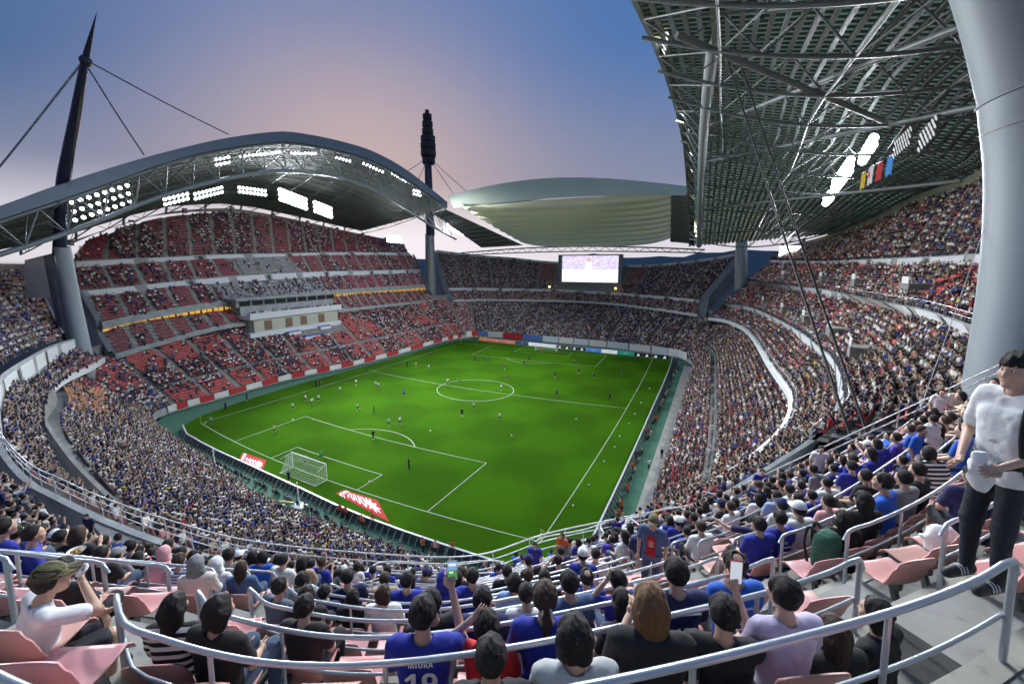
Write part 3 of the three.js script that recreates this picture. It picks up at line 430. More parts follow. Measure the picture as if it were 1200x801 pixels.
{ // railing along the walkway edge and on the side parapet
  const P = even(N3F, 70, 4.2, 15.2);
  const g = thing('railing', 'long two bar railing along the front edge of the walkway above the lower bowl', 'railing');
  for (const [h, r] of [[1.1, 0.03], [0.78, 0.02], [0.45, 0.02]]) part(h > 1 ? 'top_rail' : 'lower_rail', tube(P.map((p) => V(p[0], 18.6 + h, p[2])), r, 200, 6), M.railWhite, g);
  for (let i = 0; i <= 70; i += 2) part('post', rod(V(P[i][0], 18.5, P[i][2]), V(P[i][0], 19.7, P[i][2]), 0.02, 5), M.railWhite, g);
  const s = thing('railing', 'pale railing climbing the sloping side parapet towards the big mast', 'railing'); const S = []; for (let k = 14; k >= -3; k -= 0.7) { const p = row2(k, 12); S.push(V(p[0], treadY(Math.min(k, 13)) + 1.16, p[1])); }
  for (const h of [0.62, 0.34]) part(h > 0.6 ? 'top_rail' : 'lower_rail', tube(S.map((p) => V(p.x, p.y + h, p.z)), 0.024, 80, 6), M.railWhite, s);
  for (let i = 0; i < S.length; i += 2) part('post', rod(S[i], V(S[i].x, S[i].y + 0.62, S[i].z), 0.02, 5), M.railWhite, s);
  // guard rails round the stair mouths on the walkway
  for (const [u, w, lab] of [[9.9, 2.2, 'white guard rail boxed round the stair mouth near the standing fan in khaki shorts'], [10.9, 2.0, 'white guard rail round the stair mouth beside the side parapet'], [6.3, 2.4, 'white guard rail round the stair mouth below the packed middle rows']]) {
    const c = rowV(13.6, u), X = V().subVectors(rowV(13.6, u + 0.1), rowV(13.6, u)).setY(0).normalize(), Z = V(-X.z, 0, X.x), q = thing('guard_rail', lab, 'railing'), C = (i, j, y) => V(c.x, 18.6 + y, c.z).addScaledVector(X, i * w).addScaledVector(Z, j * 0.85);
    for (const y of [1.05, 0.55]) part('rail', tube([C(-1, 1, y), C(-1, -1, y), C(0, -1, y), C(1, -1, y), C(1, 1, y)], 0.028, 40, 6), M.railWhite, q);
    for (const [i, j] of [[-1, 1], [-1, -1], [0, -1], [1, -1], [1, 1]]) part('post', rod(C(i, j, 0), C(i, j, 1.05), 0.022, 6), M.railWhite, q);
  }
}
{ // white wind screen closing the corner behind the distant arm
  const P = [[-71.64, 23.86, 57.82],[-66.79, 23.86, 55.5],[-67.46, 32.46, 54.1],[-72.21, 31.13, 56.64]]; const g = new GB(); const [a, b, c, d] = P.map((p) => V(...p)), o = V(-0.2, 0, -0.2); g.quad(a, b, c, d); g.quad(b.clone().add(o), a.clone().add(o), d.clone().add(o), c.clone().add(o)); top('wind_screen', g.geo, M.panel, 'white wind screen in the gap between the end stand and the spire mast', 'screen');
}
// ---------------------------------------------------------------- roofs, masts, cables
const zInterp = (P, z) => { let i = 0; const s = P[0][2] > P[P.length - 1][2] ? -1 : 1; while (i < P.length - 2 && s * P[i + 1][2] < s * z) i++; const t = (z - P[i][2]) / (P[i + 1][2] - P[i][2]); return lerp(P[i][1], P[i + 1][1], t); };
const ruled = (A, B, m, parent, name, flip) => { const g = new GB(); for (let i = 0; i < A.length - 1; i++) { const a = V(...A[i]), b = V(...A[i + 1]), c = V(...B[i + 1]), d = V(...B[i]); const n = 6; for (let j = 0; j < n; j++) { const p = a.clone().lerp(d, j / n), q = b.clone().lerp(c, j / n), r = b.clone().lerp(c, (j + 1) / n), s = a.clone().lerp(d, (j + 1) / n); g.quad(p, q, r, s); } } return part(name, g.geo, m, parent); };
function webs(parent, A, B, step, r, m) { for (let i = 0; i + step < A.length; i += step) { part('truss_web', rod(A[i], B[i + (step >> 1)], r, 5), m, parent); part('truss_web', rod(B[i + (step >> 1)], A[i + step], r, 5), m, parent); } }
{ // west roof: arched front truss between two masts
  const R = thing('stadium_roof', 'arched roof over the main grandstand with a blue grey fascia', 'roof');
  const Z = []; for (let i = 0; i <= 48; i++) Z.push(lerp(69, -58, i / 48));
  const T = even(LFAS_T, 48), Bm = even(LFAS_B, 48), Tb = even(LTUBE, 48);
  const g = new GB(); for (let i = 0; i < 48; i++) { const a = V(...T[i]), b = V(...T[i + 1]), c = V(...Bm[i + 1]), d = V(...Bm[i]), o = V(-1.4, 0, 0); g.quad(d, c, b, a); g.quad(a, b, b.clone().add(o), a.clone().add(o)); g.quad(c, d, d.clone().add(o), c.clone().add(o)); }
  part('fascia', g.geo, M.fascia, R);
  part('arch_tube', tube(Tb.map((p) => V(...p)), 0.42, 160, 10), M.truss, R);
  part('truss_chord', tube(Bm.map((p) => V(p[0] - 0.8, p[1] - 0.4, p[2])), 0.28, 120, 6), M.truss, R);
  const upper = Bm.map((p) => V(p[0] - 0.8, p[1] - 0.4, p[2])), lower = Tb.map((p) => V(...p)); webs(R, upper, lower, 2, 0.16, M.truss);
  const inner = Bm.map((p) => V(p[0] - 5.5, p[1] - 0.9, p[2])); part('truss_chord', tube(inner, 0.25, 120, 6), M.truss, R); webs(R, inner, lower, 2, 0.11, M.truss);
  const slot = (z) => zInterp([[0, 30.5, 70], [0, 33, 52], ...LSLOT, [0, 40.5, -86]], z);
  const back = T.map((p) => [-97, slot(p[2]) + 0.8, p[2]]), front = Bm.map((p) => [p[0] - 0.3, p[1] - 0.1, p[2]]);
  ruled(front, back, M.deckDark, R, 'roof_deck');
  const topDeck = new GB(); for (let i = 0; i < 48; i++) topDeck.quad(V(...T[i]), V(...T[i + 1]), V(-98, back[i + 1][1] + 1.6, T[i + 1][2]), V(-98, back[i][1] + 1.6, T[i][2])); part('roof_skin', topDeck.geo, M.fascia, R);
  for (let i = 2; i < 48; i += 3) { const a = V(...front[i]), b = V(...back[i]); const hi = [], lo = []; for (let j = 0; j <= 10; j++) { const p = a.clone().lerp(b, j / 10); hi.push(p.clone().add(V(0, -0.2, 0))); lo.push(p.clone().add(V(0, -0.4 - 2.2 * Math.sin(Math.PI * (0.25 + 0.75 * (1 - j / 10))), 0))); } part('rafter', tube(lo, 0.14, 20, 5), M.truss, R); for (let j = 0; j < 10; j += 2) { part('truss_web', rod(hi[j], lo[j + 1], 0.08, 4), M.trussDark, R); part('truss_web', rod(lo[j + 1], hi[j + 2], 0.08, 4), M.trussDark, R); } }
  for (let j = 1; j < 16; j++) part('purlin', tube(front.filter((_, i) => i % 4 === 0).map((p, i) => V(...p).lerp(V(...back[i * 4]), j / 16).add(V(0, -0.25, 0))), 0.12, 40, 4), j % 4 ? M.purlin : M.truss, R);
  // brackets that carry the roof above the open slot
  for (let i = 4; i < 46; i += 4) part('bracket', new GB().bar(V(-96.6, back[i][1] - 1.8, T[i][2]), V(-95.6, back[i][1] + 0.1, T[i][2]), 0.4, 0.5).geo, M.trussDark, R);
}
const eastFront = [], eastBack = [], eastTube = [];
{ // east roof
  const R = thing('stadium_roof', 'deep roof overhead with green panels, purlins and tube trusses', 'roof');
  const FP = [[42, 36.5, -62], [42, 41.5, -54], [42, 50, -38.4], [42, 54.6, -26], [42, 57.83, -13.13], [42, 58.66, 14.17], [42, 57.34, 33.22], [42, 55.89, 44.59], [42, 53, 60], [42, 48, 82]], TP = [[45, 36, -56], ...RTUBE, [50.5, 55.5, 56], [51, 51, 78]];
  const F = even(FP, 60), bk = even([...R5B, [86, 49, 58], [85, 48, 80], [84, 46, 100]], 120), back = F.map((p) => { const z = Math.min(p[2] - 4, 86); let i = 0; while (i < 118 && bk[i + 1][2] < z) i++; const t = clamp((z - bk[i][2]) / (bk[i + 1][2] - bk[i][2]), 0, 1); return [lerp(bk[i][0], bk[i + 1][0], t) + 1.4, lerp(bk[i][1], bk[i + 1][1], t) + 2.5, z]; });
  const Tb = even(TP, 60);
  eastFront.push(...F); eastBack.push(...back); eastTube.push(...Tb);
  const g = new GB(); for (let i = 0; i < 60; i++) { const a = V(...F[i]), b = V(...F[i + 1]), up = V(0, 2.0, 0), o = V(1.2, 0, 0); g.quad(a, b, b.clone().add(up), a.clone().add(up)); g.quad(b, a, a.clone().add(o), b.clone().add(o)); } part('fascia', g.geo, M.black, R);
  part('arch_tube', tube(Tb.map((p) => V(...p)), 0.78, 200, 16), M.mast, R);
  ruled(F, back, M.deck, R, 'roof_deck');
  const at = (i, t, dy) => V(...F[i]).lerp(V(...back[i]), t).add(V(0, dy, 0));
  for (let j = 0; j <= 34; j++) { const t = j / 34, pts = []; for (let i = 0; i <= 60; i += 5) pts.push(at(i, t, -0.35)); const gg = new GB(); for (let i = 0; i < pts.length - 1; i++) gg.bar(pts[i], pts[i + 1], 0.5, 0.42); part('purlin', gg.geo, j % 2 ? M.purlin : M.trussDark, R); }
  for (let i = 0; i < 60; i++) for (const h of [0, 0.5]) { const a = V(...F[i]).lerp(V(...F[i + 1]), h), b = V(...back[i]).lerp(V(...back[i + 1]), h); part('rib', new GB().bar(a.clone().add(V(0, -0.16, 0)), b.clone().add(V(0, -0.16, 0)), 0.26, 0.2).geo, M.purlin, R); }
  // cross trusses with lattice
  const nodes = [];
  for (let i = 3; i <= 58; i += 5) { const hi = [], lo = []; for (let j = 0; j <= 12; j++) { hi.push(at(i, j / 12, -0.6)); lo.push(at(i, j / 12, -0.8 - 4.2 * Math.sin(Math.PI * clamp(0.12 + j / 13, 0, 1)))); } nodes.push([hi, lo]); part('truss_chord', tube(lo, 0.2, 36, 6), M.truss, R); part('truss_chord', tube(hi, 0.16, 24, 5), M.trussDark, R); for (let j = 0; j < 12; j += 2) { part('truss_web', rod(hi[j], lo[j + 1], 0.12, 5), M.truss, R); part('truss_web', rod(lo[j + 1], hi[j + 2], 0.12, 5), M.truss, R); } }
  for (let i = 0; i < nodes.length - 1; i++) for (const j of [2, 5, 8, 11]) { part('brace', rod(nodes[i][1][j], nodes[i + 1][1][j], 0.14, 5), M.truss, R); part('brace', rod(nodes[i][1][j], nodes[i + 1][0][Math.min(12, j + 2)], 0.1, 5), M.truss, R); part('brace', rod(nodes[i + 1][1][j], nodes[i][0][Math.max(0, j - 2)], 0.1, 5), M.truss, R); }
  // struts from the arch tube to the fascia and to the deck
  for (let i = 2; i < 60; i += 2) { part('strut', rod(V(...Tb[i]), V(F[i][0] + 0.4, F[i][1], F[i][2] + 2.5), 0.16, 6), M.truss, R); part('strut', rod(V(...Tb[i]), at(i, 0.25, -0.5), 0.12, 5), M.trussDark, R); }
  // long raking tubes below the deck
  for (const [i0, t0, i1, t1] of [[28, 0.1, 56, 0.95], [20, 0.12, 40, 0.9], [44, 0.08, 34, 0.6], [10, 0.1, 26, 0.9], [50, 0.1, 60, 0.9]]) part('raking_tube', rod(at(i0, t0, -3.0), at(i1, t1, -4.6), 0.34, 9), M.truss, R);
  part('back_beam', tube(back.map((p) => V(p[0] - 0.6, p[1] - 0.5, p[2])), 0.4, 60, 6), mat(0.04, 0.09, 0.28, 0.6), R);
}
{ // folded cushion roof at the far end
  const R = thing('folded_roof', 'pale green retractable cushion roof bunched in folds above the far stand', 'roof');
  const skin = new THREE.MeshPhysicalMaterial({ roughness: 1, transmission: 0.62, thickness: 0 }), capM = new THREE.MeshPhysicalMaterial({ roughness: 1, transmission: 0.3, thickness: 0 }); skin.color.setRGB(0.86, 0.87, 0.66); capM.color.setRGB(0.66, 0.72, 0.60);
  const N = 48, X = (s) => lerp(-45.2, 41.5, s), crown = (s) => 55.2 + 5.4 * Math.pow(Math.sin(Math.PI * clamp(s * 0.86 + 0.09, 0, 1)), 1.1) - 2.6 * s;
  const cap = new GB(); for (let i = 0; i < N; i++) { const a = i / N, b = (i + 1) / N, P = (s, t, z) => V(X(s) * (1 - 0.05 * t) + (t ? 1.2 : 0), lerp(crown(s), 51.2 + 1.4 * Math.sin(Math.PI * s) - 0.6 * s, t), -50 + z); cap.quad(P(a, 1, 0), P(b, 1, 0), P(b, 0, -2), P(a, 0, -2)); cap.quad(P(a, 0, -2), P(b, 0, -2), V(X(b), crown(b) - 1, -88), V(X(a), crown(a) - 1, -88)); } part('roof_edge', cap.geo, capM, R);
  const K = 9;
  for (let f = 0; f < K; f++) {       // each fold hangs as a rounded pleat
    const pos = [], idx = [], n = 56, q = 8;
    for (let j = 0; j <= q; j++) for (let i = 0; i <= n; i++) { const s = i / n, t0 = f / K, t = (f + j / q) / K, narrow = 7.5 + 14 * t, sag = Math.sin(Math.PI * s), z = lerp(-51, -76, t), yb = lerp(51.2, 38.6, Math.pow(t, 0.92)), puff = Math.sin(Math.PI * j / q), x = lerp(-46 + narrow * 1.02, 36.5 - 2.0 * t, s); pos.push(x, yb + 0.9 * sag * (1 - t) - 2.3 * puff * (0.55 + 0.45 * sag) - 0.25 * noise3(s * 7, f, 3) * puff + 1.6 * Math.pow(Math.abs(s - 0.5) * 2, 6), z + 0.5 * noise3(s * 5, f * 2.3, 9)); }
    for (let j = 0; j < q; j++) for (let i = 0; i < n; i++) { const a = j * (n + 1) + i; idx.push(a, a + 1, a + n + 2, a, a + n + 2, a + n + 1); }
    const g = new THREE.BufferGeometry(); g.setAttribute('position', new THREE.Float32BufferAttribute(pos, 3)); g.setIndex(idx); g.computeVertexNormals(); part('fold', g, skin, R);
  }
  { const w = new GB(), A = V(-46, 51.2, -51.5), B = V(-24.5, 38.2, -77), C = V(-46, 37.6, -79), D = V(-54, 50.4, -54); w.quad(A, B, C, D); w.quad(D, C, B, A); part('side_panel', w.geo, M.trussDark, R); const v = new GB(), E = V(36.2, 50.9, -52), F = V(34.3, 38.4, -77), G = V(41, 37.6, -77), H = V(42.3, 50.9, -53); v.quad(E, F, G, H); v.quad(H, G, F, E); part('side_panel', v.geo, M.trussDark, R); }
  part('slat_grille', (() => { const g = new GB(); for (let k = 0; k < 22; k++) g.box(V(38.8 - k * 0.05, 50.2 - k * 0.57, -52.2 - k * 1.1), [5.4, 0.2, 0.5]); return g.geo; })(), M.trussDark, R).userData.kind = 'stuff';
  for (let k = 0; k < 10; k++) part('grille_rib', rod(V(-44.5 + k * 2.1, 50.4 - k * 1.28, -51.4 - k * 2.5), V(-53 + k * 0.9, 49.6 - k * 1.3, -53.4 - k * 2.5), 0.25, 5), M.truss, R);
  const tr = thing('truss_bridge', 'dark lattice truss bridge spanning behind the big screen below the folded roof', 'truss'); const hi = [], lo = []; for (let i = 0; i <= 40; i++) { const x = lerp(-60, 46, i / 40); const b = 2.0 * Math.sin(Math.PI * i / 40); hi.push(V(x, 35.6 + b, -84)); lo.push(V(x, 34.4 + b * 0.6, -84)); } part('truss_chord', tube(hi, 0.28, 80, 5), M.trussDark, tr); part('truss_chord', tube(lo, 0.24, 80, 5), M.trussDark, tr); webs(tr, hi, lo, 2, 0.12, M.trussDark);
}
function mast(name, label, pts, radii, m, seg = 60) {
  const G = thing(name, label, 'mast'), c = new THREE.CatmullRomCurve3(pts.map((p) => V(...p))), g = new THREE.TubeGeometry(c, seg, 1, 20), P = g.attributes.position, R = (t) => { const u = t * (radii.length - 1), i = Math.min(radii.length - 2, Math.floor(u)); return lerp(radii[i], radii[i + 1], u - i); };
  for (let i = 0; i <= seg; i++) { const q = c.getPointAt(i / seg), r = R(i / seg); for (let j = 0; j <= 20; j++) { const k = i * 21 + j; P.setXYZ(k, q.x + (P.getX(k) - q.x) * r, q.y + (P.getY(k) - q.y) * r, q.z + (P.getZ(k) - q.z) * r); } } g.computeVertexNormals(); part('shaft', g, m, G); return G;
}
const cable = (label, a, b, r, m = M.railDark) => top('stay_cable', tube([V(...a), V(...a).lerp(V(...b), 0.5).add(V(0, -0.25, 0)), V(...b)], r, 24, 6), m, label, 'cable');
{
  const m1 = mast('roof_mast', 'dark tapered spire mast rising above the arched roof beside the end stand', [[-58.6, 32, 56], [-55.4, 38, 56], [-52.3, 44, 56], [-48, 49, 56], [-44, 53.4, 56], [-37.5, 60.9, 56], [-32.3, 65.9, 56]], [0.95, 0.9, 0.84, 0.76, 0.64, 0.45, 0.03], M.navySteel);
  part('cable_head', new THREE.SphereGeometry(0.8, 10, 8).translate(-37.6, 60.6, 56), M.navySteel, m1);
  const lowM = mast('mast_leg', 'pale concrete leg of the spire mast at the corner of the main stand', [[-58.0, 2, 55.4], [-58.0, 14, 55.4], [-58.6, 24, 55.4], [-57.4, 33.5, 55.8]], [1.3, 1.3, 1.25, 1.15], M.mast, 30);
  part('bearing', new GB().box(V(-61.2, 24, 56.6), [2.6, 16, 0.7], V(1, 0.1, 0).normalize(), UPV, V(0, 0, 1)).geo, M.fin, lowM);
  cable('stay cable running from the spire mast out over the roof edge', [-37.7, 60.8, 56], [-52.5, 59.6, 26], 0.12); cable('steep stay cable from the spire mast to the arched roof', [-37.9, 60.4, 56], [-52, 51.4, 43.4], 0.11); cable('stay cable anchoring the spire mast outwards behind the end stand', [-38.2, 60.3, 56.3], [-70, 36, 66], 0.16, M.rail);
  for (const [dx, lab] of [[-3.2, 'thin hanger wire on the outer side of the spire mast'], [1.9, 'thin hanger wire close to the spire mast shaft'], [3.0, 'thin hanger wire on the inner side of the spire mast']]) cable(lab, [-38.5, 59.6, 56], [-52.3 + dx, 43, 56.2], 0.045);
  const m2 = mast('roof_mast', 'dark lamp tower mast standing between the main stand and the far stand', [[-69.5, 0, -72], [-69.4, 20, -72], [-69.1, 44, -72]], [2.4, 2.4, 2.0], M.truss); part('pole', new THREE.CylinderGeometry(1.5, 2.0, 34, 16).translate(-68.7, 60, -72), M.navySteel, m2);
  for (let k = 0; k < 7; k++) { const r = [2.9, 3.5, 3.6, 3.3, 2.4, 2.2, 1.8][k]; for (let j = 0; j < 8; j++) part('lamp_box', new RoundedBoxGeometry(r * 0.72, 2.4, 1.3, 2, 0.3).translate(0, 0, r * 0.72).rotateY(j * Math.PI / 4 + k * 0.3).translate(-68.3, 75.5 + k * 2.95, -72), M.black, m2); part('lamp_ring', new THREE.CylinderGeometry(r * 0.9, r * 0.9, 0.35, 12).translate(-68.3, 74 + k * 2.95, -72), M.black, m2); }
  part('tower_core', new THREE.CylinderGeometry(0.9, 1.3, 26, 10).translate(-68.3, 83, -72), M.black, m2);
  for (const [x, y, z, lab] of [[-54, 62, -36, 'longest stay cable of the lamp tower down to the arched roof'], [-54, 60, -44, 'middle stay cable of the lamp tower down to the arched roof'], [-56, 58, -54, 'short stay cable of the lamp tower beside its pole'], [-44, 56, -56, 'stay cable from the lamp tower to the corner of the folded roof'], [-38, 57.6, -54, 'outer stay cable from the lamp tower onto the folded roof']]) cable(lab, [-68.3, 77, -72], [x, y, z], 0.12);
  mast('roof_mast', 'grey mast between the far stand and the side stand under the roof', [[58.6, 0, -72], [58.4, 20, -72], [57.2, 39, -72], [56.5, 52, -72]], [2.0, 1.95, 1.8, 1.6], M.mast);
  // the big mast close by, painted in two tones
  const axis = [[66.5, 2, 61.2], [66.2, 16, 61.2], [65.8, 24.1, 61.2], [65.6, 29.5, 61.2], [65.0, 35, 61.2], [64.2, 38.6, 61.2]], axis2 = [[64.2, 38.6, 61.2], [62.7, 43, 61.2], [59.5, 50.5, 61.2], [55.2, 59, 61.2]];
  const m4 = mast('roof_mast', 'huge pale round mast with a collar seam beside the standing man', axis, [2.1, 1.98, 1.9, 1.85, 1.8, 1.76], M.mast, 40);
  const up = mast('tmp', '', axis2, [1.72, 1.68, 1.6, 1.45], M.mast, 30); const sh = up.children[0]; scene.remove(up); delete names.tmp; sh.name = 'upper_shaft'; m4.add(sh);
  part('collar', new THREE.TorusGeometry(1.76, 0.06, 8, 40).rotateX(Math.PI / 2 - 0.05).rotateZ(0.26).translate(64.2, 38.6, 61.2), M.mast, m4);
  part('collar', new THREE.TorusGeometry(1.81, 0.035, 8, 40).rotateX(Math.PI / 2 - 0.05).rotateZ(0.2).translate(64.62, 37.1, 61.2), M.wall, m4);
  cable('black stay rod hanging from the arch tube in front of the side stand', [49.8, 56.2, 29], [59.0, 20.2, 63.6], 0.085, M.black); cable('second black stay rod parallel to its twin in front of the side stand', [50.9, 56.0, 30], [59.9, 20.2, 63.2], 0.085, M.black);
  cable('thin pale rope tied from the big mast down to the side parapet', [64.2, 34, 60], [60.4, 23.6, 66.6], 0.016, M.railWhite);
}
// ---------------------------------------------------------------- floodlights: each bank is a thing, each lamp a part, and one spot light shines from it
const lampGeo = new THREE.CylinderGeometry(0.34, 0.24, 0.42, 10).rotateX(Math.PI / 2), lensGeo = new THREE.CircleGeometry(0.33, 12).translate(0, 0, 0.215);
function bank(label, pos, axis, cols, rows, dx, dy, aim, power, opt = {}) {
  const G = thing('floodlight_bank', label, 'floodlight', pos), A = V(...axis).normalize(), dir = V(...aim).sub(V(...pos)).normalize();
  const q = new THREE.Quaternion().setFromUnitVectors(V(0, 0, 1), dir);
  const up = V(0, 1, 0);
  for (let r = 0; r < rows; r++) {
    const a = A.clone().multiplyScalar(-(cols - 1) / 2 * dx).addScaledVector(up, (r - (rows - 1) / 2) * dy), b = a.clone().addScaledVector(A, (cols - 1) * dx);
    part('lamp_bar', new GB().bar(a.clone().addScaledVector(dir, -0.35), b.clone().addScaledVector(dir, -0.35), 0.12).geo, M.lampHousing, G);
    for (let c = 0; c < cols; c++) { const p = a.clone().addScaledVector(A, c * dx); const h = part('lamp', lampGeo, M.lampHousing, G); h.position.copy(p); h.quaternion.copy(q); h.scale.setScalar(opt.size ?? 1); const l = part('lens', lensGeo, opt.off ? M.white : M.lamp, h); l.castShadow = false; }
  }
  if (power) { const s = new THREE.SpotLight(0xf6fbff, power, 0, opt.angle ?? 0.78, 0.85, 2); s.position.set(...pos).addScaledVector(dir, 0.9); s.target.position.set(...aim); s.castShadow = true; s.shadow.radius = 130; s.name = 'flood_beam'; scene.add(s, s.target); }
}
const WEST = 'floodlight banks under the arched roof', arcAxis = (y0, z0, y1, z1) => [0, y1 - y0, z1 - z0];
const PW = 6000;
bank('large three row floodlight bank at the low end of the arched roof', [-53, 41.7, 50.7], arcAxis(41.7, 50.7, 47, 40), 8, 3, 1.35, 1.5, [48, 23, 86], PW * 2, { size: 1.0 });
bank('two row floodlight bank below the arch tube next to the large bank', [-55, 44.2, 37.3], arcAxis(44, 37, 46.3, 31), 6, 2, 0.95, 1.0, [30, 2, 30], PW, { size: 1.1 });
bank('long two row floodlight bank below the arch tube', [-55, 46.4, 30.5], arcAxis(44, 37, 46.3, 31), 8, 2, 0.9, 1.0, [25, 0, 25], 0, { size: 1.1 });
bank('two row floodlight bank under the crown of the arch tube', [-55, 48.3, 20], arcAxis(48.3, 20, 48.6, 8), 8, 2, 0.95, 1.0, [30, 0, 20], PW, { size: 1.15 });
bank('dazzling floodlight bank deep under the arched roof', [-76, 51.2, -8], arcAxis(52, -11, 50, -21), 8, 3, 1.3, 1.4, [56, 25, 86], PW * 2.4, { size: 2.0 });
bank('second dazzling floodlight bank deep under the arched roof', [-76, 49.2, -19.6], arcAxis(52, -11, 50, -21), 6, 3, 1.3, 1.4, [46, 24, 88], PW * 2.4, { size: 2.0 });
bank('dazzling floodlight bank by the end of the top tier of the main stand', [-78, 41.2, -58.5], [0, 0, -1], 6, 2, 1.6, 1.6, [50, 22, 86], PW * 2.2, { size: 2.4 });
bank('small floodlight cluster on the fascia above the low arch', [-51.5, 53.3, 28.7], arcAxis(53.3, 28.7, 55.7, 22.4), 4, 2, 1.0, 1.1, [20, 0, 30], PW);
bank('row of five floodlights on the fascia short of its crown', [-51.5, 55.8, 22.4], arcAxis(55.7, 22.4, 57.5, 16.8), 5, 1, 1.05, 1, [25, 0, 10], 0);
bank('row of six floodlights on the fascia at its crown', [-51.5, 57.5, 16.8], arcAxis(55.7, 22.4, 57.5, 16.8), 6, 1, 1.05, 1, [30, 6, 30], PW, { size: 1.05 });
bank('long row of floodlights on the fascia past its crown', [-51.5, 59.6, 7.1], arcAxis(57.5, 16.8, 60, 5), 8, 1, 1.1, 1, [20, 0, 5], PW, { size: 1.1 });
bank('row of floodlights where the fascia begins to fall', [-51.5, 60.9, -6.6], [0, 0, -1], 5, 1, 1.25, 1, [20, 0, -5], 0, { size: 1.15 });
bank('row of seven floodlights on the falling fascia', [-51.5, 60.9, -19], arcAxis(61, -18, 59.5, -30), 7, 1, 1.4, 1, [20, 0, -15], PW, { size: 1.25 });
bank('row of six floodlights further along the falling fascia', [-51.5, 60.1, -31.3], arcAxis(61, -24, 58.5, -36), 6, 1, 1.4, 1, [20, 0, -25], PW, { size: 1.3 });
bank('small floodlight cluster at the lower end of the fascia', [-51.5, 56.3, -40.9], [0, 0, -1], 4, 2, 1.3, 1.3, [20, 0, -35], 0, { size: 1.3 });
bank('three row floodlight bank beside the folded roof', [-53, 46.2, -68.5], [0.5, -0.35, -0.8], 5, 3, 1.7, 1.7, [44, 20, 86], PW * 2.5, { size: 2.0 });
// east side
bank('floodlight cluster on the truss behind the dark fascia overhead', [43.6, 57.6, 33], [0.2, 0.1, 1], 5, 3, 1.0, 0.9, [-40, 6, 25], PW, { size: 1.25 });
[[58.2, 2.8], [57.6, -7.5], [55.2, -16.4], [52.8, -22.6], [48.9, -35.2]].forEach(([y, z], i) => bank(`short floodlight strip on the deep roof edge, ${['next to the overhead cluster', 'second from the cluster', 'midway along the edge', 'fourth from the cluster', 'where the edge drops'][i]}`, [43.9, y - 0.5, z], [0, -0.15, 1], 4, 1, 1.0, 1, [-40, 4, z], i % 2 ? 0 : PW * 1.1, { size: 1.2 }));
bank('bright floodlight stack at the low tip of the arch tube', [44.6, 42, -56], [0, -0.6, 0.3], 5, 2, 1.3, 1.2, [-20, 0, 0], PW, { size: 1.7 });
bank('dazzling floodlight bank hung below the deep roof by the coloured flags', [72, 48.9, -0.3], [0, 0.3, 1], 5, 2, 1.25, 1.0, [6, 4, 90], PW, { size: 2.2 });
bank('longest dazzling floodlight bank below the deep roof', [72, 47.5, -16.5], [0, 0.2, 1], 9, 3, 1.35, 1.0, [10, 6, 90], PW, { size: 2.2 });
bank('smaller dazzling floodlight bank at the end of the lamp row', [72, 44.8, -27], [0, 0.1, 1], 4, 2, 1.35, 1.2, [8, 4, 90], PW, { size: 2.2 });
bank('floodlight frame of tilted lamps nearer the big mast', [72, 46.2, 15.6], [0, 0.1, 1], 8, 3, 0.75, 0.8, [-40, 0, 10], 0, { size: 1.0, off: true });
bank('upper floodlight frame of tilted lamps nearest the big mast', [72, 45.2, 23.8], [0, 0.25, 1], 6, 3, 0.75, 0.8, [-40, 0, 20], 0, { size: 1.0, off: true });
bank('dazzling floodlight bank above the far end of the top tier', [72, 34.6, -76], [1, 0, 0.4], 6, 3, 1.1, 1.1, [30, 12, 80], PW * 1.6, { size: 1.8 });
// two more banks further along the east fascia, above the rows in front
bank('floodlight bank high on the east fascia above the front rows', [43.8, 53.4, 57], [0.1, -0.15, 1], 6, 2, 1.1, 1.1, [47, 24, 84], PW * 0.85, { size: 1.3, angle: 0.85 });
bank('last floodlight bank of the east fascia above the stairs', [43.8, 50.4, 71], [0.1, -0.2, 1], 6, 2, 1.1, 1.1, [55, 26, 90], PW * 0.7, { size: 1.3, angle: 0.85 });
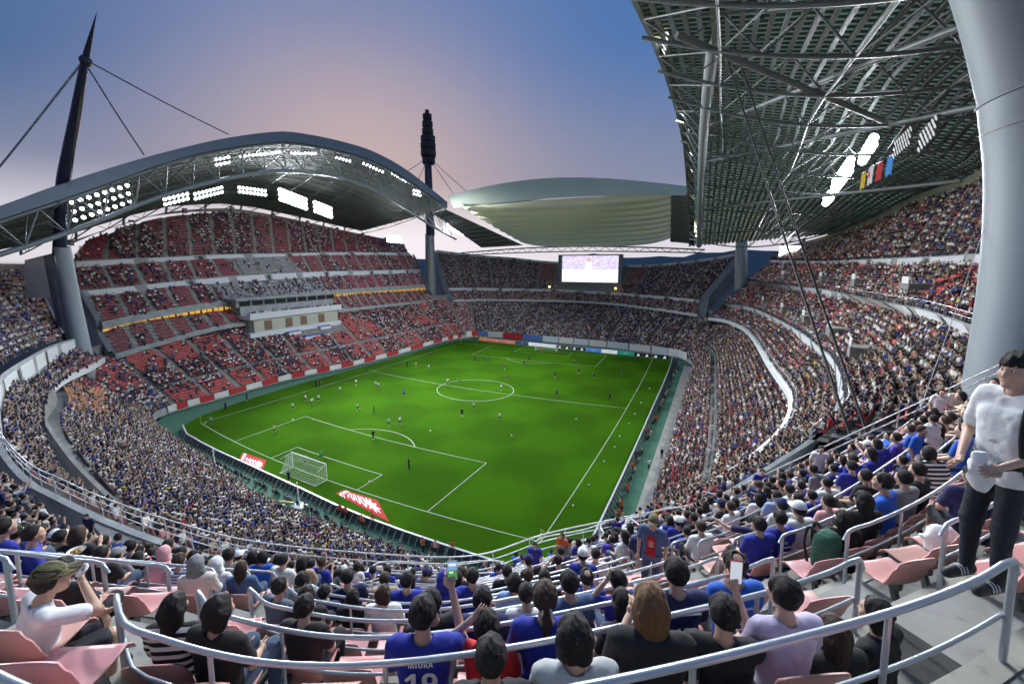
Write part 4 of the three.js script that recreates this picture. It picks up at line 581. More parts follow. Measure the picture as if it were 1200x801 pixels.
// ---------------------------------------------------------------- goals, flags, boards, banners, screen
const canvasTex = (w, h, fn) => { const c = document.createElement('canvas'); c.width = w; c.height = h; const x = c.getContext('2d'); fn(x, w, h); const t = new THREE.CanvasTexture(c); t.colorSpace = THREE.SRGBColorSpace; return t; };
function goal(s, label) {
  const G = thing('goal', label, 'goal'), P = (x, y, d) => { const v = pitchV(x, (52.5 + d) * s); v.y = y; return v; }, r = 0.075;
  for (const c of [-1, 1]) part('post', rod(P(3.66 * c, 0, 0), P(3.66 * c, 2.5, 0), r, 8), M.white, G);
  part('crossbar', rod(P(-3.72, 2.46, 0), P(3.72, 2.46, 0), r, 8), M.white, G);
  for (const c of [-1, 1]) { part('stay', rod(P(3.66 * c, 2.44, 0.1), P(3.9 * c, 2.0, 2.0), 0.03, 5), M.white, G); part('ground_bar', rod(P(3.66 * c, 0.05, 0.1), P(3.66 * c, 0.05, 2.3), 0.04, 5), M.white, G); }
  part('ground_bar', rod(P(-3.66, 0.05, 2.3), P(3.66, 0.05, 2.3), 0.04, 5), M.white, G);
  const net = new GB(), N = (a, b, n) => { for (let i = 0; i < n; i++) net.bar(a(i / n), a((i + 1) / n), 0.018); };
  for (let i = 0; i <= 24; i++) { const x = lerp(-3.66, 3.66, i / 24); net.bar(P(x, 2.42, 0.08), P(x, 2.2, 1.1), 0.02); net.bar(P(x, 2.2, 1.1), P(x, 0.05, 2.3), 0.02); }
  for (let j = 0; j <= 8; j++) { const t = j / 8; net.bar(P(-3.66, lerp(2.2, 0.05, t), lerp(1.1, 2.3, t)), P(3.66, lerp(2.2, 0.05, t), lerp(1.1, 2.3, t)), 0.02); }
  for (const c of [-1, 1]) { for (let j = 0; j <= 7; j++) { const y = lerp(0.1, 2.3, j / 7); net.bar(P(3.66 * c, y, 0.05), P(3.66 * c, y, lerp(2.3, 0.9, j / 7)), 0.02); } for (let j = 1; j <= 6; j++) { const d = j * 0.34; net.bar(P(3.66 * c, 0.05, d), P(3.66 * c, d < 1.1 ? 2.3 : lerp(2.2, 0.05, (d - 1.1) / 1.2), d), 0.02); } }
  part('net', net.geo, mat(0.7, 0.75, 0.7, 0.8), G).userData.kind = 'stuff';
}
goal(1, 'white goal with its net standing between the two red and white carpets'); goal(-1, 'distant white goal in front of the far stand');
for (const [x, z, lab] of [[-34, 52.5, 'yellow corner flag by the red seats of the main stand'], [34, 52.5, 'pale corner flag below the fan in orange'], [-34, -52.5, 'far corner flag beside the stewards in yellow'], [34, -52.5, 'far corner flag at the end of the side running track']]) { const f = thing('corner_flag', lab, 'corner flag', pitchV(x, z, 0.01).toArray()); part('pole', new THREE.CylinderGeometry(0.035, 0.035, 1.6, 6).translate(0, 0.8, 0), mat(0.7, 0.72, 0.3, 0.6), f); part('cloth', new GB().box(V(0.2, 1.4, 0), [0.42, 0.32, 0.02]).geo, mat(0.75, 0.72, 0.12, 0.8), f); }
// red ground carpets beside the goal
const carpetTex = canvasTex(512, 256, (x, w, h) => { x.fillStyle = '#c4141f'; x.fillRect(0, 0, w, h); x.fillStyle = '#f6f2f0'; x.fillRect(34, 0, 34, h); x.fillRect(84, 0, 12, h); x.font = 'bold 190px sans-serif'; x.save(); x.translate(112, 214); x.scale(0.56, 1.1); x.fillText('1000', 0, 0); x.restore(); x.translate(405, 130); for (let k = 0; k < 9; k++) { x.save(); x.rotate(k * 0.7); x.beginPath(); x.ellipse(46, 0, 40, 13, 0, 0, 7); x.fill(); x.restore(); } });
function carpet(q, label) { const g = new THREE.BufferGeometry(), P = []; const lo = 0.05; for (const [x, z] of q) P.push(x, lo, z); for (const [x, z] of q) P.push(x, lo - 0.045, z); g.setAttribute('position', new THREE.Float32BufferAttribute(P, 3)); g.setAttribute('uv', new THREE.Float32BufferAttribute([0, 0, 0, 1, 1, 1, 1, 0, 0, 0, 0, 1, 1, 1, 1, 0], 2)); g.setIndex([0, 2, 1, 0, 3, 2, 0, 1, 5, 0, 5, 4, 1, 2, 6, 1, 6, 5, 2, 3, 7, 2, 7, 6, 3, 0, 4, 3, 4, 7]); g.computeVertexNormals(); top('carpet', g, mat(1, 1, 1, 0.85, { map: carpetTex }), label, 'carpet', 'red advertising carpets'); }
carpet([[-13.4, 55.3], [-16.7, 52.3], [-10.7, 52.4], [-7.6, 55.2]], 'small red and white advertising carpet beside the goal towards the main stand');
carpet([[7.2, 54.8], [7.4, 53.7], [13.3, 53.7], [18.1, 56.8]], 'larger red and white advertising carpet on the other side of the goal');
// boards round the pitch
function board(a, b, label, front, h = 0.95, lean = 0.0) {
  const mid = V().addVectors(a, b).multiplyScalar(0.5), X = V().subVectors(b, a), L = X.length(); X.normalize();
  const G = thing('advertising_board', label, 'board', mid.toArray(), Math.atan2(-X.z, X.x), 'advertising boards round the pitch');
  part('casing', new GB().box(V(0, h / 2 + 0.03, 0), [L - 0.06, h, 0.16]).geo, M.railDark, G); part('edge', new GB().box(V(0, h + 0.05, 0), [L - 0.02, 0.09, 0.22]).geo, M.railWhite, G);
  const n = Math.max(2, Math.round(L / 1.0)); for (let i = 0; i <= n; i++) part('strut', new GB().bar(V(-L / 2 + 0.1 + (L - 0.2) * i / n, 0.9 * h, 0.1), V(-L / 2 + 0.1 + (L - 0.2) * i / n, 0.03, 0.75), 0.07).geo, M.rail, G);
  if (front) part('display', new THREE.PlaneGeometry(L - 0.1, h - 0.1).translate(0, h / 2 + 0.03, 0.09).applyMatrix4(new THREE.Matrix4()), front, G);
}
{
  const near = [[-36.5, 50.8], [-33.7, 52.4], [-22, 54.4], [-11, 55.6], [3.4, 57.1], [12.5, 58.1], [24, 58.5], [39.5, 58.3]].map(([x, z]) => [x, 0, z]), P = even(near, 13);
  for (let i = 0; i < 13; i++) board(V(...P[i]), V(...P[i + 1]), `board seen from behind along the near goal line, ${ordinal(i)} from the main stand`, null, 0.95);
  const R = even([[41.1, 0, 56], [41.2, 0, 30], [41.0, 0, 0], [40.7, 0, -30], [39.9, 0, -51]], 15); for (let i = 0; i < 15; i++) board(V(...R[i]), V(...R[i + 1]), `dark board along the side running track, ${ordinal(i)} from the near corner`, null, 0.95);
  const F = even([[-34, 0, -55.2], [-17, 0, -53.8], [16, 0, -52.4], [39, 0, -51.2]], 13).reverse();
  const kinds = ['tri', 'tri', 'green', 'white2', 'blue', 'tri', 'tri', 'white', 'white', 'navy', 'red', 'red', 'red'];
  const face = {}; const mk = (k) => face[k] ??= (() => { const t = canvasTex(256, 48, (x, w, h) => { const bg = { tri: '#151a16', green: '#0d8f76', white2: '#eef2f2', blue: '#3f7fd0', white: '#f4eff4', navy: '#24305f', red: '#d8735a' }[k]; x.fillStyle = bg; x.fillRect(0, 0, w, h); x.fillStyle = '#fff'; if (k === 'tri') for (const c of [60, 190]) { x.beginPath(); x.moveTo(c - 26, h - 5); x.lineTo(c + 26, h - 5); x.lineTo(c + 6, 6); x.fill(); } else { x.fillStyle = { white: '#8d7fb5', white2: '#c0392b', red: '#f7e6dc' }[k] ?? '#ffffff'; x.font = 'bold 30px sans-serif'; x.textAlign = 'center'; x.fillText({ green: 'BRAND', white2: '- - -', blue: '= = =', white: '', navy: '= =', red: '= = =' }[k].replace('BRAND', '= = ='), w / 2, 36); } }); return new THREE.MeshStandardMaterial({ map: t, emissive: 0xffffff, emissiveMap: t, emissiveIntensity: 0.45, roughness: 0.5 }); })();
  const lab = { tri: 'dark display board with white triangle logos before the far stand', green: 'green display board before the far stand', white2: 'white display board with red marks before the far stand', blue: 'blue display board before the far stand', white: 'pale lilac display board before the far stand', navy: 'navy display board before the far stand', red: 'salmon red display board before the far stand' };
  for (let i = 0; i < 13; i++) board(V(...F[i + 1]), V(...F[i]), lab[kinds[i]] + `, ${ordinal(i)} from the running track`, mk(kinds[i]), 1.35);
}
// cloth banners hung on the front walls
{
  const cloth = { red: mat(0.50, 0.035, 0.04, 0.85), white: mat(0.72, 0.70, 0.66, 0.85), blue: mat(0.10, 0.20, 0.45, 0.85), pale: mat(0.62, 0.68, 0.72, 0.85) };
  const hang = (a, b, h0, h1, m, label, mark) => { const X = V().subVectors(b, a), L = X.length(); X.normalize(); const G = thing('banner', label, 'banner', V().addVectors(a, b).multiplyScalar(0.5).toArray(), Math.atan2(-X.z, X.x), 'cloth banners on the stand walls'); const g = new GB(), n = 6; for (let i = 0; i < n; i++) { const w = (t) => V(L * (t - 0.5), 0, 0.06 * Math.sin(t * 19)); const p = w(i / n), q = w((i + 1) / n); g.quad(V(p.x, h0, p.z), V(q.x, h0, q.z), V(q.x, h1, q.z), V(p.x, h1, p.z)); g.quad(V(q.x, h0, q.z - 0.02), V(p.x, h0, p.z - 0.02), V(p.x, h1, p.z - 0.02), V(q.x, h1, q.z - 0.02)); } part('cloth', g.geo, m, G); if (mark) part('emblem', new THREE.CircleGeometry((h1 - h0) * 0.32, 14).translate(0, (h0 + h1) / 2, 0.12), mark, G); };
  const run = (u0, u1, n, off, h0, h1, fn) => { for (let i = 0; i < n; i++) { const a = cr(RINGF, lerp(u0, u1, i / n)), b = cr(RINGF, lerp(u0, u1, (i + 0.94) / n)), N = V(-(b[1] - a[1]), 0, b[0] - a[0]).normalize().multiplyScalar(off); fn(V(a[0], 0, a[1]).add(N), V(b[0], 0, b[1]).add(N), i); } };
  run(7.1, 12.9, 26, 0.34, 0, 0, (a, b, i) => hang(b, a, 0.45, 1.75, i % 2 ? cloth.red : cloth.white, i % 2 ? `red cloth banner on the main stand wall, ${ordinal(i)} from the spire mast` : `white cloth banner on the main stand wall, ${ordinal(i)} from the spire mast`, i % 2 ? cloth.white : cloth.red));
  run(13.1, 18.0, 16, 0.34, 0, 0, (a, b, i) => hang(b, a, 0.5, 2.9, i < 6 ? [cloth.white, cloth.red, cloth.blue][i % 3] : [cloth.pale, cloth.white][i % 2], `${['white', 'red', 'blue'][i % 3] && i < 6 ? ['white', 'red', 'blue'][i % 3] : ['pale blue', 'white'][i % 2]} cloth banner below the far stand, ${ordinal(i)} from the main stand`, i % 2 ? cloth.red : null));
  run(1.0, 6.4, 16, 0.34, 0, 0, (a, b, i) => hang(b, a, 0.7, 1.9, [cloth.white, cloth.blue, cloth.white, cloth.red][i % 4], `${['white', 'blue', 'white', 'red'][i % 4]} cloth banner on the wall behind the near goal, ${ordinal(15 - i)} from the main stand`, null));
}
{ // the big screen
  const S = thing('big_screen', 'big lit screen showing the match above the far stand', 'screen', [0.9, 22.3, -90], 0.0);
  const t = canvasTex(256, 128, (x, w, h) => { const g = x.createLinearGradient(0, 0, 0, h); x.fillStyle = '#cfd0ee'; x.fillRect(0, 0, w, h); for (let i = 0; i < 2600; i++) { const v = rnd(); x.fillStyle = v < 0.3 ? '#b4a9dd' : v < 0.6 ? '#dcdcf6' : v < 0.8 ? '#e9b8cc' : '#f8f8ff'; x.fillRect(rnd() * w, rnd() * h * 0.52, 4, 3); } x.fillStyle = '#fbfaff'; x.fillRect(0, h * 0.52, w, h * 0.48); x.fillStyle = '#d9a99a'; x.fillRect(118, 8, 12, 22); x.fillStyle = '#f2eaf6'; x.fillRect(108, 28, 30, 40); });
  part('casing', new GB().box(V(0, 5.8, -0.6), [28, 12.6, 1.0]).geo, M.fin, S); part('lower_casing', new GB().box(V(0, -1.8, -0.4), [36, 4.0, 1.4]).geo, M.concreteDark, S);
  part('display', new THREE.PlaneGeometry(24.6, 11.2).translate(0, 6.0, 0.02), new THREE.MeshStandardMaterial({ color: 0x000000, emissive: 0xffffff, emissiveMap: t, emissiveIntensity: 1.25, roughness: 0.4 }), S);
  for (const s of [-1, 1]) { part('casing_pier', new GB().box(V(13.3 * s, 5.8, 0.1), [1.4, 12.6, 0.9]).geo, M.fin, S); part('support', rod(V(13 * s, 11.5, -1.2), V(13 * s, -6, -2.2), 0.5, 6), M.trussDark, S); }
  const l = thing('corner_lamp', 'small warm lamp under one corner of the big screen', 'lamp', [13.6, 20.6, -84.4]); part('lamp_glass', new THREE.SphereGeometry(0.45, 10, 8), new THREE.MeshStandardMaterial({ emissive: 0xffc46a, emissiveIntensity: 5 }), l); part('bracket', new GB().box(V(0, -0.7, -0.2), [0.3, 0.9, 0.3]).geo, M.railDark, l);
  const l2 = l.clone(); l2.name = numbered('corner_lamp'); l2.position.x = -15.2; scene.add(l2); l2.userData = { label: 'warm lamp at the other lower corner of the big screen', category: 'lamp' };
}
// four small flags hung from the deep roof
for (const [x, y, z, c, lab] of [[72, 44.3, -1.7, [0.62, 0.42, 0.04], 'yellow flag hanging from the deep roof'], [72, 44.4, 2.2, [0.7, 0.68, 0.66], 'white flag with a red disc hanging from the deep roof'], [72, 44.2, 6.5, [0.5, 0.03, 0.04], 'red flag hanging from the deep roof'], [72, 44.2, 11, [0.06, 0.24, 0.62], 'blue flag hanging from the deep roof']]) { const f = thing('flag', lab, 'flag', [x, y, z], 0, 'flags under the deep roof'); const g = new GB(), n = 5; for (let i = 0; i < n; i++) { const w = (t) => V(0.16 * Math.sin(t * 7), 0, 2.3 * (t - 0.5)); const p = w(i / n), q = w((i + 1) / n); g.quad(p.clone().add(V(0, -1.3, 0)), q.clone().add(V(0, -1.5, 0)), q.clone().add(V(0, 1.2, 0)), p.clone().add(V(0, 1.2, 0))); } part('cloth', g.geo, mat(...c, 0.85), f); part('pole', rod(V(0, 1.3, -1.4), V(0, 1.3, 1.4), 0.05, 5), M.railDark, f); if (lab.includes('disc')) part('disc', new THREE.CircleGeometry(0.55, 12).rotateY(-Math.PI / 2).translate(-0.2, 0, 0), mat(0.5, 0.02, 0.03, 0.85), f); }
// ---------------------------------------------------------------- crowds and seats too many to count
const SHIRT = { white: [0.76, 0.76, 0.74], navy: [0.022, 0.03, 0.13], black: [0.02, 0.02, 0.024], blue: [0.025, 0.07, 0.42], grey: [0.22, 0.23, 0.24], tan: [0.42, 0.34, 0.24], red: [0.42, 0.035, 0.045], sky: [0.26, 0.40, 0.62], yellow: [0.62, 0.52, 0.05] };
function crowdGeo(c, up) {
  const paint = (g, col) => { g = g.toNonIndexed ? (g.index ? g.toNonIndexed() : g) : g; const n = g.attributes.position.count, a = new Float32Array(n * 3); for (let i = 0; i < n; i++) a.set(col, i * 3); g.setAttribute('color', new THREE.BufferAttribute(a, 3)); g.deleteAttribute('uv'); return g; };
  const skin = [0.52, 0.36, 0.27], hair = [0.018, 0.015, 0.014], leg = c[0] > 0.5 ? [0.03, 0.035, 0.06] : [0.05, 0.055, 0.075], parts = [];
  parts.push(paint(new THREE.CylinderGeometry(0.215, 0.165, 0.52, 7).scale(1, 1, 0.62).translate(0, 0.77, 0.02), c));
  parts.push(paint(new THREE.BoxGeometry(0.36, 0.15, 0.44).translate(0, 0.5, 0.2), leg)); parts.push(paint(new THREE.BoxGeometry(0.32, 0.42, 0.12).translate(0, 0.22, 0.38), leg));
  parts.push(paint(new THREE.SphereGeometry(0.108, 7, 6).scale(0.92, 1.15, 1).translate(0, 1.2, 0.05), skin));
  parts.push(paint(new THREE.SphereGeometry(0.122, 7, 4, 0, 6.2832, 0, 1.45).scale(0.95, 1.1, 1).rotateX(-0.55).translate(0, 1.215, 0.03), hair));
  for (const s of [-1, 1]) { const a = up ? V(s * 0.3, 1.1, 0.22) : V(s * 0.25, 0.72, 0.08), b = up ? V(s * 0.14, 1.32, 0.34) : V(s * 0.12, 0.63, 0.3), sh = V(s * 0.21, 0.98, 0.02); parts.push(paint(rod(sh, a, 0.055, 5), c)); parts.push(paint(rod(a, b, 0.048, 5), skin)); }
  return mergeGeometries(parts);
}
const crowdMat = new THREE.MeshStandardMaterial({ vertexColors: true, roughness: 0.9 });
function flushCrowd() {
  for (const [k, list] of Object.entries(crowdSpots)) {
    const [c, up] = k.split('_'), im = new THREE.InstancedMesh(crowdGeo(SHIRT[c], !!up), crowdMat, list.length), col = new THREE.Color();
    list.forEach((m, i) => { im.setMatrixAt(i, m); const v = rr(0.78, 1.15); im.setColorAt(i, col.setRGB(v * rr(0.94, 1.05), v, v * rr(0.94, 1.05))); });
    im.name = numbered('distant_crowd'); shade(im); scene.add(im); tag(im, `distant fans in ${c === 'black' ? 'dark' : c} tops ${up ? 'raising their hands' : 'sitting'} all round the stands`, 'crowd', null, 'stuff');
  }
  const SEAT = { red: [0.58, 0.11, 0.10], wine: [0.33, 0.05, 0.07], pink: [0.52, 0.25, 0.23], pinkred: [0.40, 0.15, 0.15], orange: [0.60, 0.30, 0.17], grey: [0.34, 0.35, 0.36] };
  const g = mergeGeometries([new THREE.BoxGeometry(0.44, 0.07, 0.42).translate(0, 0.42, 0.1), new THREE.BoxGeometry(0.44, 0.42, 0.06).rotateX(-0.14).translate(0, 0.64, -0.13)]);
  for (const [k, list] of Object.entries(seatSpots)) {
    const im = new THREE.InstancedMesh(g, mat(1, 1, 1, 0.6), list.length), col = new THREE.Color();
    list.forEach((m, i) => { im.setMatrixAt(i, m); const v = rr(0.85, 1.1); im.setColorAt(i, col.setRGB(SEAT[k][0] * v, SEAT[k][1] * v, SEAT[k][2] * v)); });
    im.name = numbered('distant_seats'); shade(im); scene.add(im); tag(im, `rows of ${{ wine: 'dark red', pinkred: 'faded red' }[k] ?? k} plastic seats in the distant tiers`, 'seats', null, 'stuff');
  }
}
// ---------------------------------------------------------------- the people in front: row, place along it, size, pose, clothes, hair, turn, label
const SEATED = [
  [-1,5.2,0.84,"chin","white","shorts","camo","camo",-38,"man in camouflage cap and white tee resting his chin on his hand"],
  [2,4.599,1.012,"rest","royalw","jeans","short","black",-40,"man in blue jersey with white side panels holding a food dish"],
  [2,4.541,1.06,"rest","royal","jeans","short","black",-20,"man in royal blue shirt beside the man with the food dish"],
  [0,4.99,0.84,"rest","black","trousers","short","black",0,"fan in black seated just beyond the camouflage cap"],
  [2,4.75,0.84,"rest","black","jeans","short","black",0,"dark haired fan in black top with an empty pink row in front"],
  [5,4.25,1.06,"rest","navy","trousers","cap","white",-10,"fan in a white cap near the end of the curving rows"],
  [4,4.395,1.06,"rest","striped","trousers","short","black",-15,"fan in striped shirt below the white cap"],
  [6,4.16,1.06,"rest","tanshirt","trousers","short","brown",10,"fan in tan shirt beside the white cap"],
  [9,4.037,1.06,"rest","purple","trousers","short","brown",25,"fan in purple shirt with tan arms, first of the purple trio"],
  [9,4.088,1.06,"rest","purple","trousers","long","black",10,"woman in purple shirt, middle of the purple trio"],
  [9,4.14,1.06,"rest","purple","trousers","long","brown",-10,"long haired woman in purple shirt ending the purple trio"],
  [6,4.32,0.94,"rest","royalw","trousers","short","black",0,"fan in white and blue jersey behind the purple trio"],
  [3,4.655,0.84,"rest","grey","trousers","cap","grey",0,"fan in a grey cap above the empty pink seats"],
  [4,4.595,0.84,"rest","black","trousers","long","black",0,"long haired fan in black next to the pink hooded fan"],
  [3,4.752,0.84,"lean","pinktop","khaki","hood","pinktop",0,"fan in a pale pink hooded top bent forward"],
  [3,4.823,0.84,"rest","stripeblue","jeans","curly","brown",0,"curly brown haired fan in pale striped shirt"],
  [2,5.005,0.84,"rest","cream","jeans","hood","grey",10,"fan with a pale grey hood and cream sleeves"],
  [4,4.785,0.84,"rest","tanshirt","jeans","short","black",0,"dark haired fan in tan top beyond the grey hood"],
  [3,4.937,0.84,"rest","white","jeans","hood","white",0,"fan wearing a white hood and white top"],
  [5,4.71,0.84,"rest","grey","jeans","short","black",0,"fan in grey between the grey hood and the man in black tee"],
  [6,4.685,0.878,"rest","black","jeans","short","black",10,"man in black tee sitting high by the walkway rail"],
  [3,5.028,0.84,"rest","denim","jeans","long","brown",0,"long brown haired fan in denim jacket"],
  [0,5.867,0.84,"rest","striped","trousers","long","black",0,"woman with long black hair in black and white striped top"],
  [0,6.178,0.913,"rest","black","jeans","bob","black",-15,"woman in black tee and jeans beside the striped top"],
  [2,5.714,0.878,"rest","slate","jeans","short","black",-25,"man in slate grey shirt looking sideways"],
  [1,6.37,0.902,"rest","black","trousers","short","black",-10,"man in black shirt in front of the slate grey shirt"],
  [2,6.096,0.883,"rest","black","trousers","short","black",0,"fan in black between slate shirt and numbered jersey"],
  [3,5.505,0.877,"rest","grey","trousers","short","black",0,"dark haired fan in grey just beyond the numbered navy jersey"],
  [3,5.996,0.844,"rest","navy10","trousers","short","black",0,"fan in navy jersey with a white number ten"],
  [3,6.278,0.846,"rest","black","trousers","long","black",0,"long haired fan in black beside the number ten jersey"],
  [3,6.566,0.929,"rest","white","trousers","bob","brown",0,"brown haired fan in plain white tee"],
  [5,6.28,1.016,"rest","tanshirt","trousers","short","brown",0,"fan in tan by the low wall above the lower bowl"],
  [4,6.655,1.06,"rest","royal","trousers","short","black",0,"fan in royal jersey with raised shoulders by the low wall"],
  [4,7.0,1.06,"rest","royal","trousers","hood","royal",0,"fan in a blue hood and blue shirt"],
  [4,7.23,1.06,"rest","royal","trousers","short","black",0,"fan in blue shirt next to the blue hood"],
  [0,7.165,0.984,"phone","jersey19","trousers","short","black",0,"fan in blue jersey numbered nineteen holding up a phone"],
  [1,7.134,0.973,"rest","black","trousers","short","black",20,"man in black beyond the raised phone"],
  [0,7.375,0.84,"handhead","red","trousers","bob","black",-10,"fan in bright red shirt with a hand at the ear"],
  [0,7.575,0.973,"rest","jersey1","trousers","pony","brown",0,"woman with a ponytail in blue jersey with white number"],
  [1,7.751,0.956,"rest","denim","jeans","short","black",15,"short haired man in blue denim shirt"],
  [2,7.945,0.885,"rest","royalw","trousers","bald","black",0,"balding man in white and blue jersey"],
  [1,8.015,0.87,"handhead","royal","jeans","short","black",15,"black haired man in blue jersey shading his eyes"],
  [1,7.349,0.946,"rest","navy","trousers","short","black",0,"dark haired fan in navy beyond the red shirt"],
  [1,7.551,0.84,"lean","white","jeans","short","black",0,"fan in white leaning forward between red shirt and ponytail"],
  [5,7.51,1.008,"rest","black","trousers","short","black",0,"fan in black below the leaning man by the walkway"],
  [3,7.535,0.938,"rest","sky","trousers","bob","black",0,"bob haired fan in sky blue top"],
  [4,7.665,0.921,"rest","sky","trousers","short","brown",0,"brown haired fan in sky blue top"],
  [3,7.74,0.91,"rest","black","trousers","short","black",0,"fan in black beyond the denim shirt"],
  [-1,7.593,0.875,"rest","greytee","jeans","bob","black",0,"woman with glossy black hair in light grey tee"],
  [-1,7.397,0.84,"rest","black","trousers","short","black",0,"fan in black with cropped hair right under the railing"],
  [0,8.093,0.969,"rest","navyw","jeans","short","black",0,"man in navy jersey with white shoulder stripe"],
  [0,8.435,0.928,"rest","vamos","trousers","bald","black",0,"balding man in bright blue shirt with white slogan"],
  [-1,7.789,0.911,"phonelow","black","jeans","long","ginger",-10,"woman with ginger brown hair looking at a phone"],
  [-1,7.995,0.84,"phone","black","trousers","short","black",-15,"man in black tee holding a red phone"],
  [0,7.872,0.84,"rest","black","jeans","long","black",20,"woman in black and jeans bending over her phone"],
  [5,9.58,0.867,"rest","royal","trousers","short","black",0,"fan in blue shirt below the walkway next to a white shirt"],
  [4,9.47,0.963,"rest","white","trousers","short","brown",0,"fan in white shirt below the walkway"],
  [3,9.615,0.877,"armout","navyred","trousers","short","black",-30,"boy in navy and red jersey stretching out an arm"],
  [2,9.351,0.941,"rest","royal","trousers","short","black",0,"child in blue between the navy red jersey and number eleven"],
  [2,9.493,0.934,"rest","jersey11","trousers","short","black",0,"boy in blue jersey with white lettering"],
  [-1,8.231,0.86,"rest","lilac","trousers","short","black",0,"man with black hair in pale lilac shirt"],
  [-1,8.728,0.84,"rest","black","shorts","bob","black",20,"dark haired fan with bare knees right below the lowest railing"],
  [-1,8.492,0.84,"rest","black","trousers","long","brown",0,"brown haired woman at the foot of the stairway"],
  [3,10.045,0.876,"rest","royal","trousers","short","black",0,"fan in blue jersey with a white eleven"],
  [2,9.621,0.963,"rest","white","trousers","cap","white",0,"fan in white with a pale cap"],
  [1,9.521,0.84,"rest","black","shorts","long","black",-20,"long haired woman in black with a white bag on her lap"],
  [1,9.644,0.958,"rest","black","trousers","long","black",-10,"long haired woman in black two rows below the green rucksack"],
  [1,9.78,1.06,"rest","bright","khaki","short","black",25,"man in vivid blue shirt twisting round"],
  [2,10.52,0.84,"rest","white","trousers","short","black",0,"fan in white shirt above the green rucksack"],
  [1,10.372,1.06,"rest","bright","trousers","short","black",0,"fan in blue shirt by the standing man"],
  [1,10.438,0.842,"rest","black","trousers","long","black",0,"long haired fan in black in front of the standing man"],
  [3,11.74,0.84,"rest","white","trousers","strawhat","straw",0,"fan in white with a straw hat by the parapet"],
  [2,11.04,0.926,"rest","black","trousers","strawhat","straw",0,"fan in dark top with a straw hat"],
  [0,9.795,0.957,"rest","navy","shorts","short","black",-30,"seated fan in navy with bare legs next to the standing man"],
  [2,9.82,0.905,"rest","pinktop","trousers","short","black",0,"fan in a salmon pink top amid blue jerseys"],
  [2,10.36,0.84,"rest","navy","trousers","short","black",0,"fan in navy below the vivid blue shirt"],
  [2,10.08,0.988,"rest","black","trousers","short","black",0,"fan in black beside the pale railing posts"]];
const STANDING = [
  [48.63,19.44,77.13,1.5,"standarm","jersey10","khakishorts","short","black",0,"standing fan in blue jersey ten and khaki shorts at the walkway rail"],
  [47.04,19.44,78.94,1.5,"stand","orange","trousers","long","black",150,"fan in orange standing at the walkway rail"],
  [47.0,20.68,81.45,1.5,"stand","royal","trousers","short","black",170,"man in blue jersey leaning by the low wall"],
  [50.76,25.02,85.68,1.5,"stand","denimred","jeans","cap","olive",150,"standing man in olive cap and denim shirt over red tee"],
  [52.64,23.78,81.07,1.5,"stand","navyw","trousers","short","brown",-60,"standing woman in navy jersey beside the side parapet rail"],
  [53.11,22.54,77.4,1.5,"stand","royalw","trousers","short","black",160,"standing fan in blue and white patterned jersey on the stairs"],
  [54.43,23.78,77.91,1.5,"stand","white","trousers","short","black",160,"standing fan in white shirt near the side parapet rail"],
  [58.06,25.02,74.51,1.51,"stand","white","trousers","bob","black",150,"standing woman in white top beside the big mast"],
  [58.5,25.02,74.29,1.58,"stand","cream","trousers","bob","brown",170,"standing woman in cream top beside the big mast"],
  [58.07,25.64,76.47,1.5,"stand","white","trousers","short","black",-120,"standing fan in white chatting near the big mast"],
  [57.5,26.26,78.38,1.5,"stand","purple","trousers","long","brown",120,"standing woman in purple by the big mast"],
  [55.39,25.64,80.97,1.5,"stand","sidejersey","khaki","short","brown",-150,"standing fan in bright blue and white jersey"],
  [55.95,25.64,80.06,1.5,"stand","white","trousers","short","black",0,"standing fan in white beyond the blue and white jersey"],
  [28.17,18.6,85.2,1.5,"stand","navy","trousers","short","black",180,"fan in navy walking along the gangway below the curving rows"]];
const PLAYERS = [[-34.36,47.07,"w"],[-19.53,44.62,"w"],[-27.5,34.64,"w"],[-29.95,29.53,"w"],[-26.75,30.6,"w"],[-27.37,28.29,"w"],[-28.13,21.54,"w"],[-29.59,14.98,"w"],[-24.0,14.0,"w"],[-22.37,14.86,"w"],[-15.16,28.72,"w"],[-10.58,28.84,"k"],[-12.59,17.05,"b"],[-3.03,33.02,"w"],[-1.71,31.42,"w"],[-1.32,38.87,"k"],[11.56,45.02,"k"],[-3.52,51.02,"g"],[-2.96,48.51,"g"],[-9.12,4.31,"w"],[-6.36,2.99,"n"],[5.66,3.03,"w"],[2.66,-5.84,"n"],[6.64,17.68,"w"],[6.57,22.28,"n"],[14.53,21.12,"w"],[19.47,1.68,"n"],[13.4,-13.85,"n"],[0.28,-22.84,"n"],[-0.6,-28.78,"n"],[-3.18,-16.46,"n"],[13.93,-30.61,"b"],[17.9,-21.08,"n"],[21.95,-33.22,"k"],[31.15,-1.11,"k"],[-2.34,-42.49,"r"],[23.22,-17.59,"n"],[28.93,-25.32,"n"],[-22.63,-6.01,"w"],[-27.95,-6.91,"y"],[-15.32,-20.41,"n"],[-12.67,-21.68,"n"],[-40.33,40.78,"k"],[-42.45,34.84,"k"],[-37.49,20.46,"k"],[-37.35,19.55,"k"],[-30.25,-5.81,"k"],[-36.07,4.78,"k"]];
const STEWARDS = [[-1.33,55.45,"n"],[11.78,58.38,"o"],[12.86,58.46,"o"],[16.02,59.01,"o"],[16.62,57.99,"o"],[25.01,59.37,"o"],[26.49,59.11,"p"],[28.12,58.33,"o"],[44.09,29.43,"w"],[42.15,31.25,"o"],[42.59,38.17,"o"],[42.69,42.56,"o"],[42.78,44.51,"o"],[42.43,8.78,"o"],[41.75,16.12,"o"],[42.29,2.36,"k"],[41.86,27.36,"k"],[45.38,24.68,"k"]];
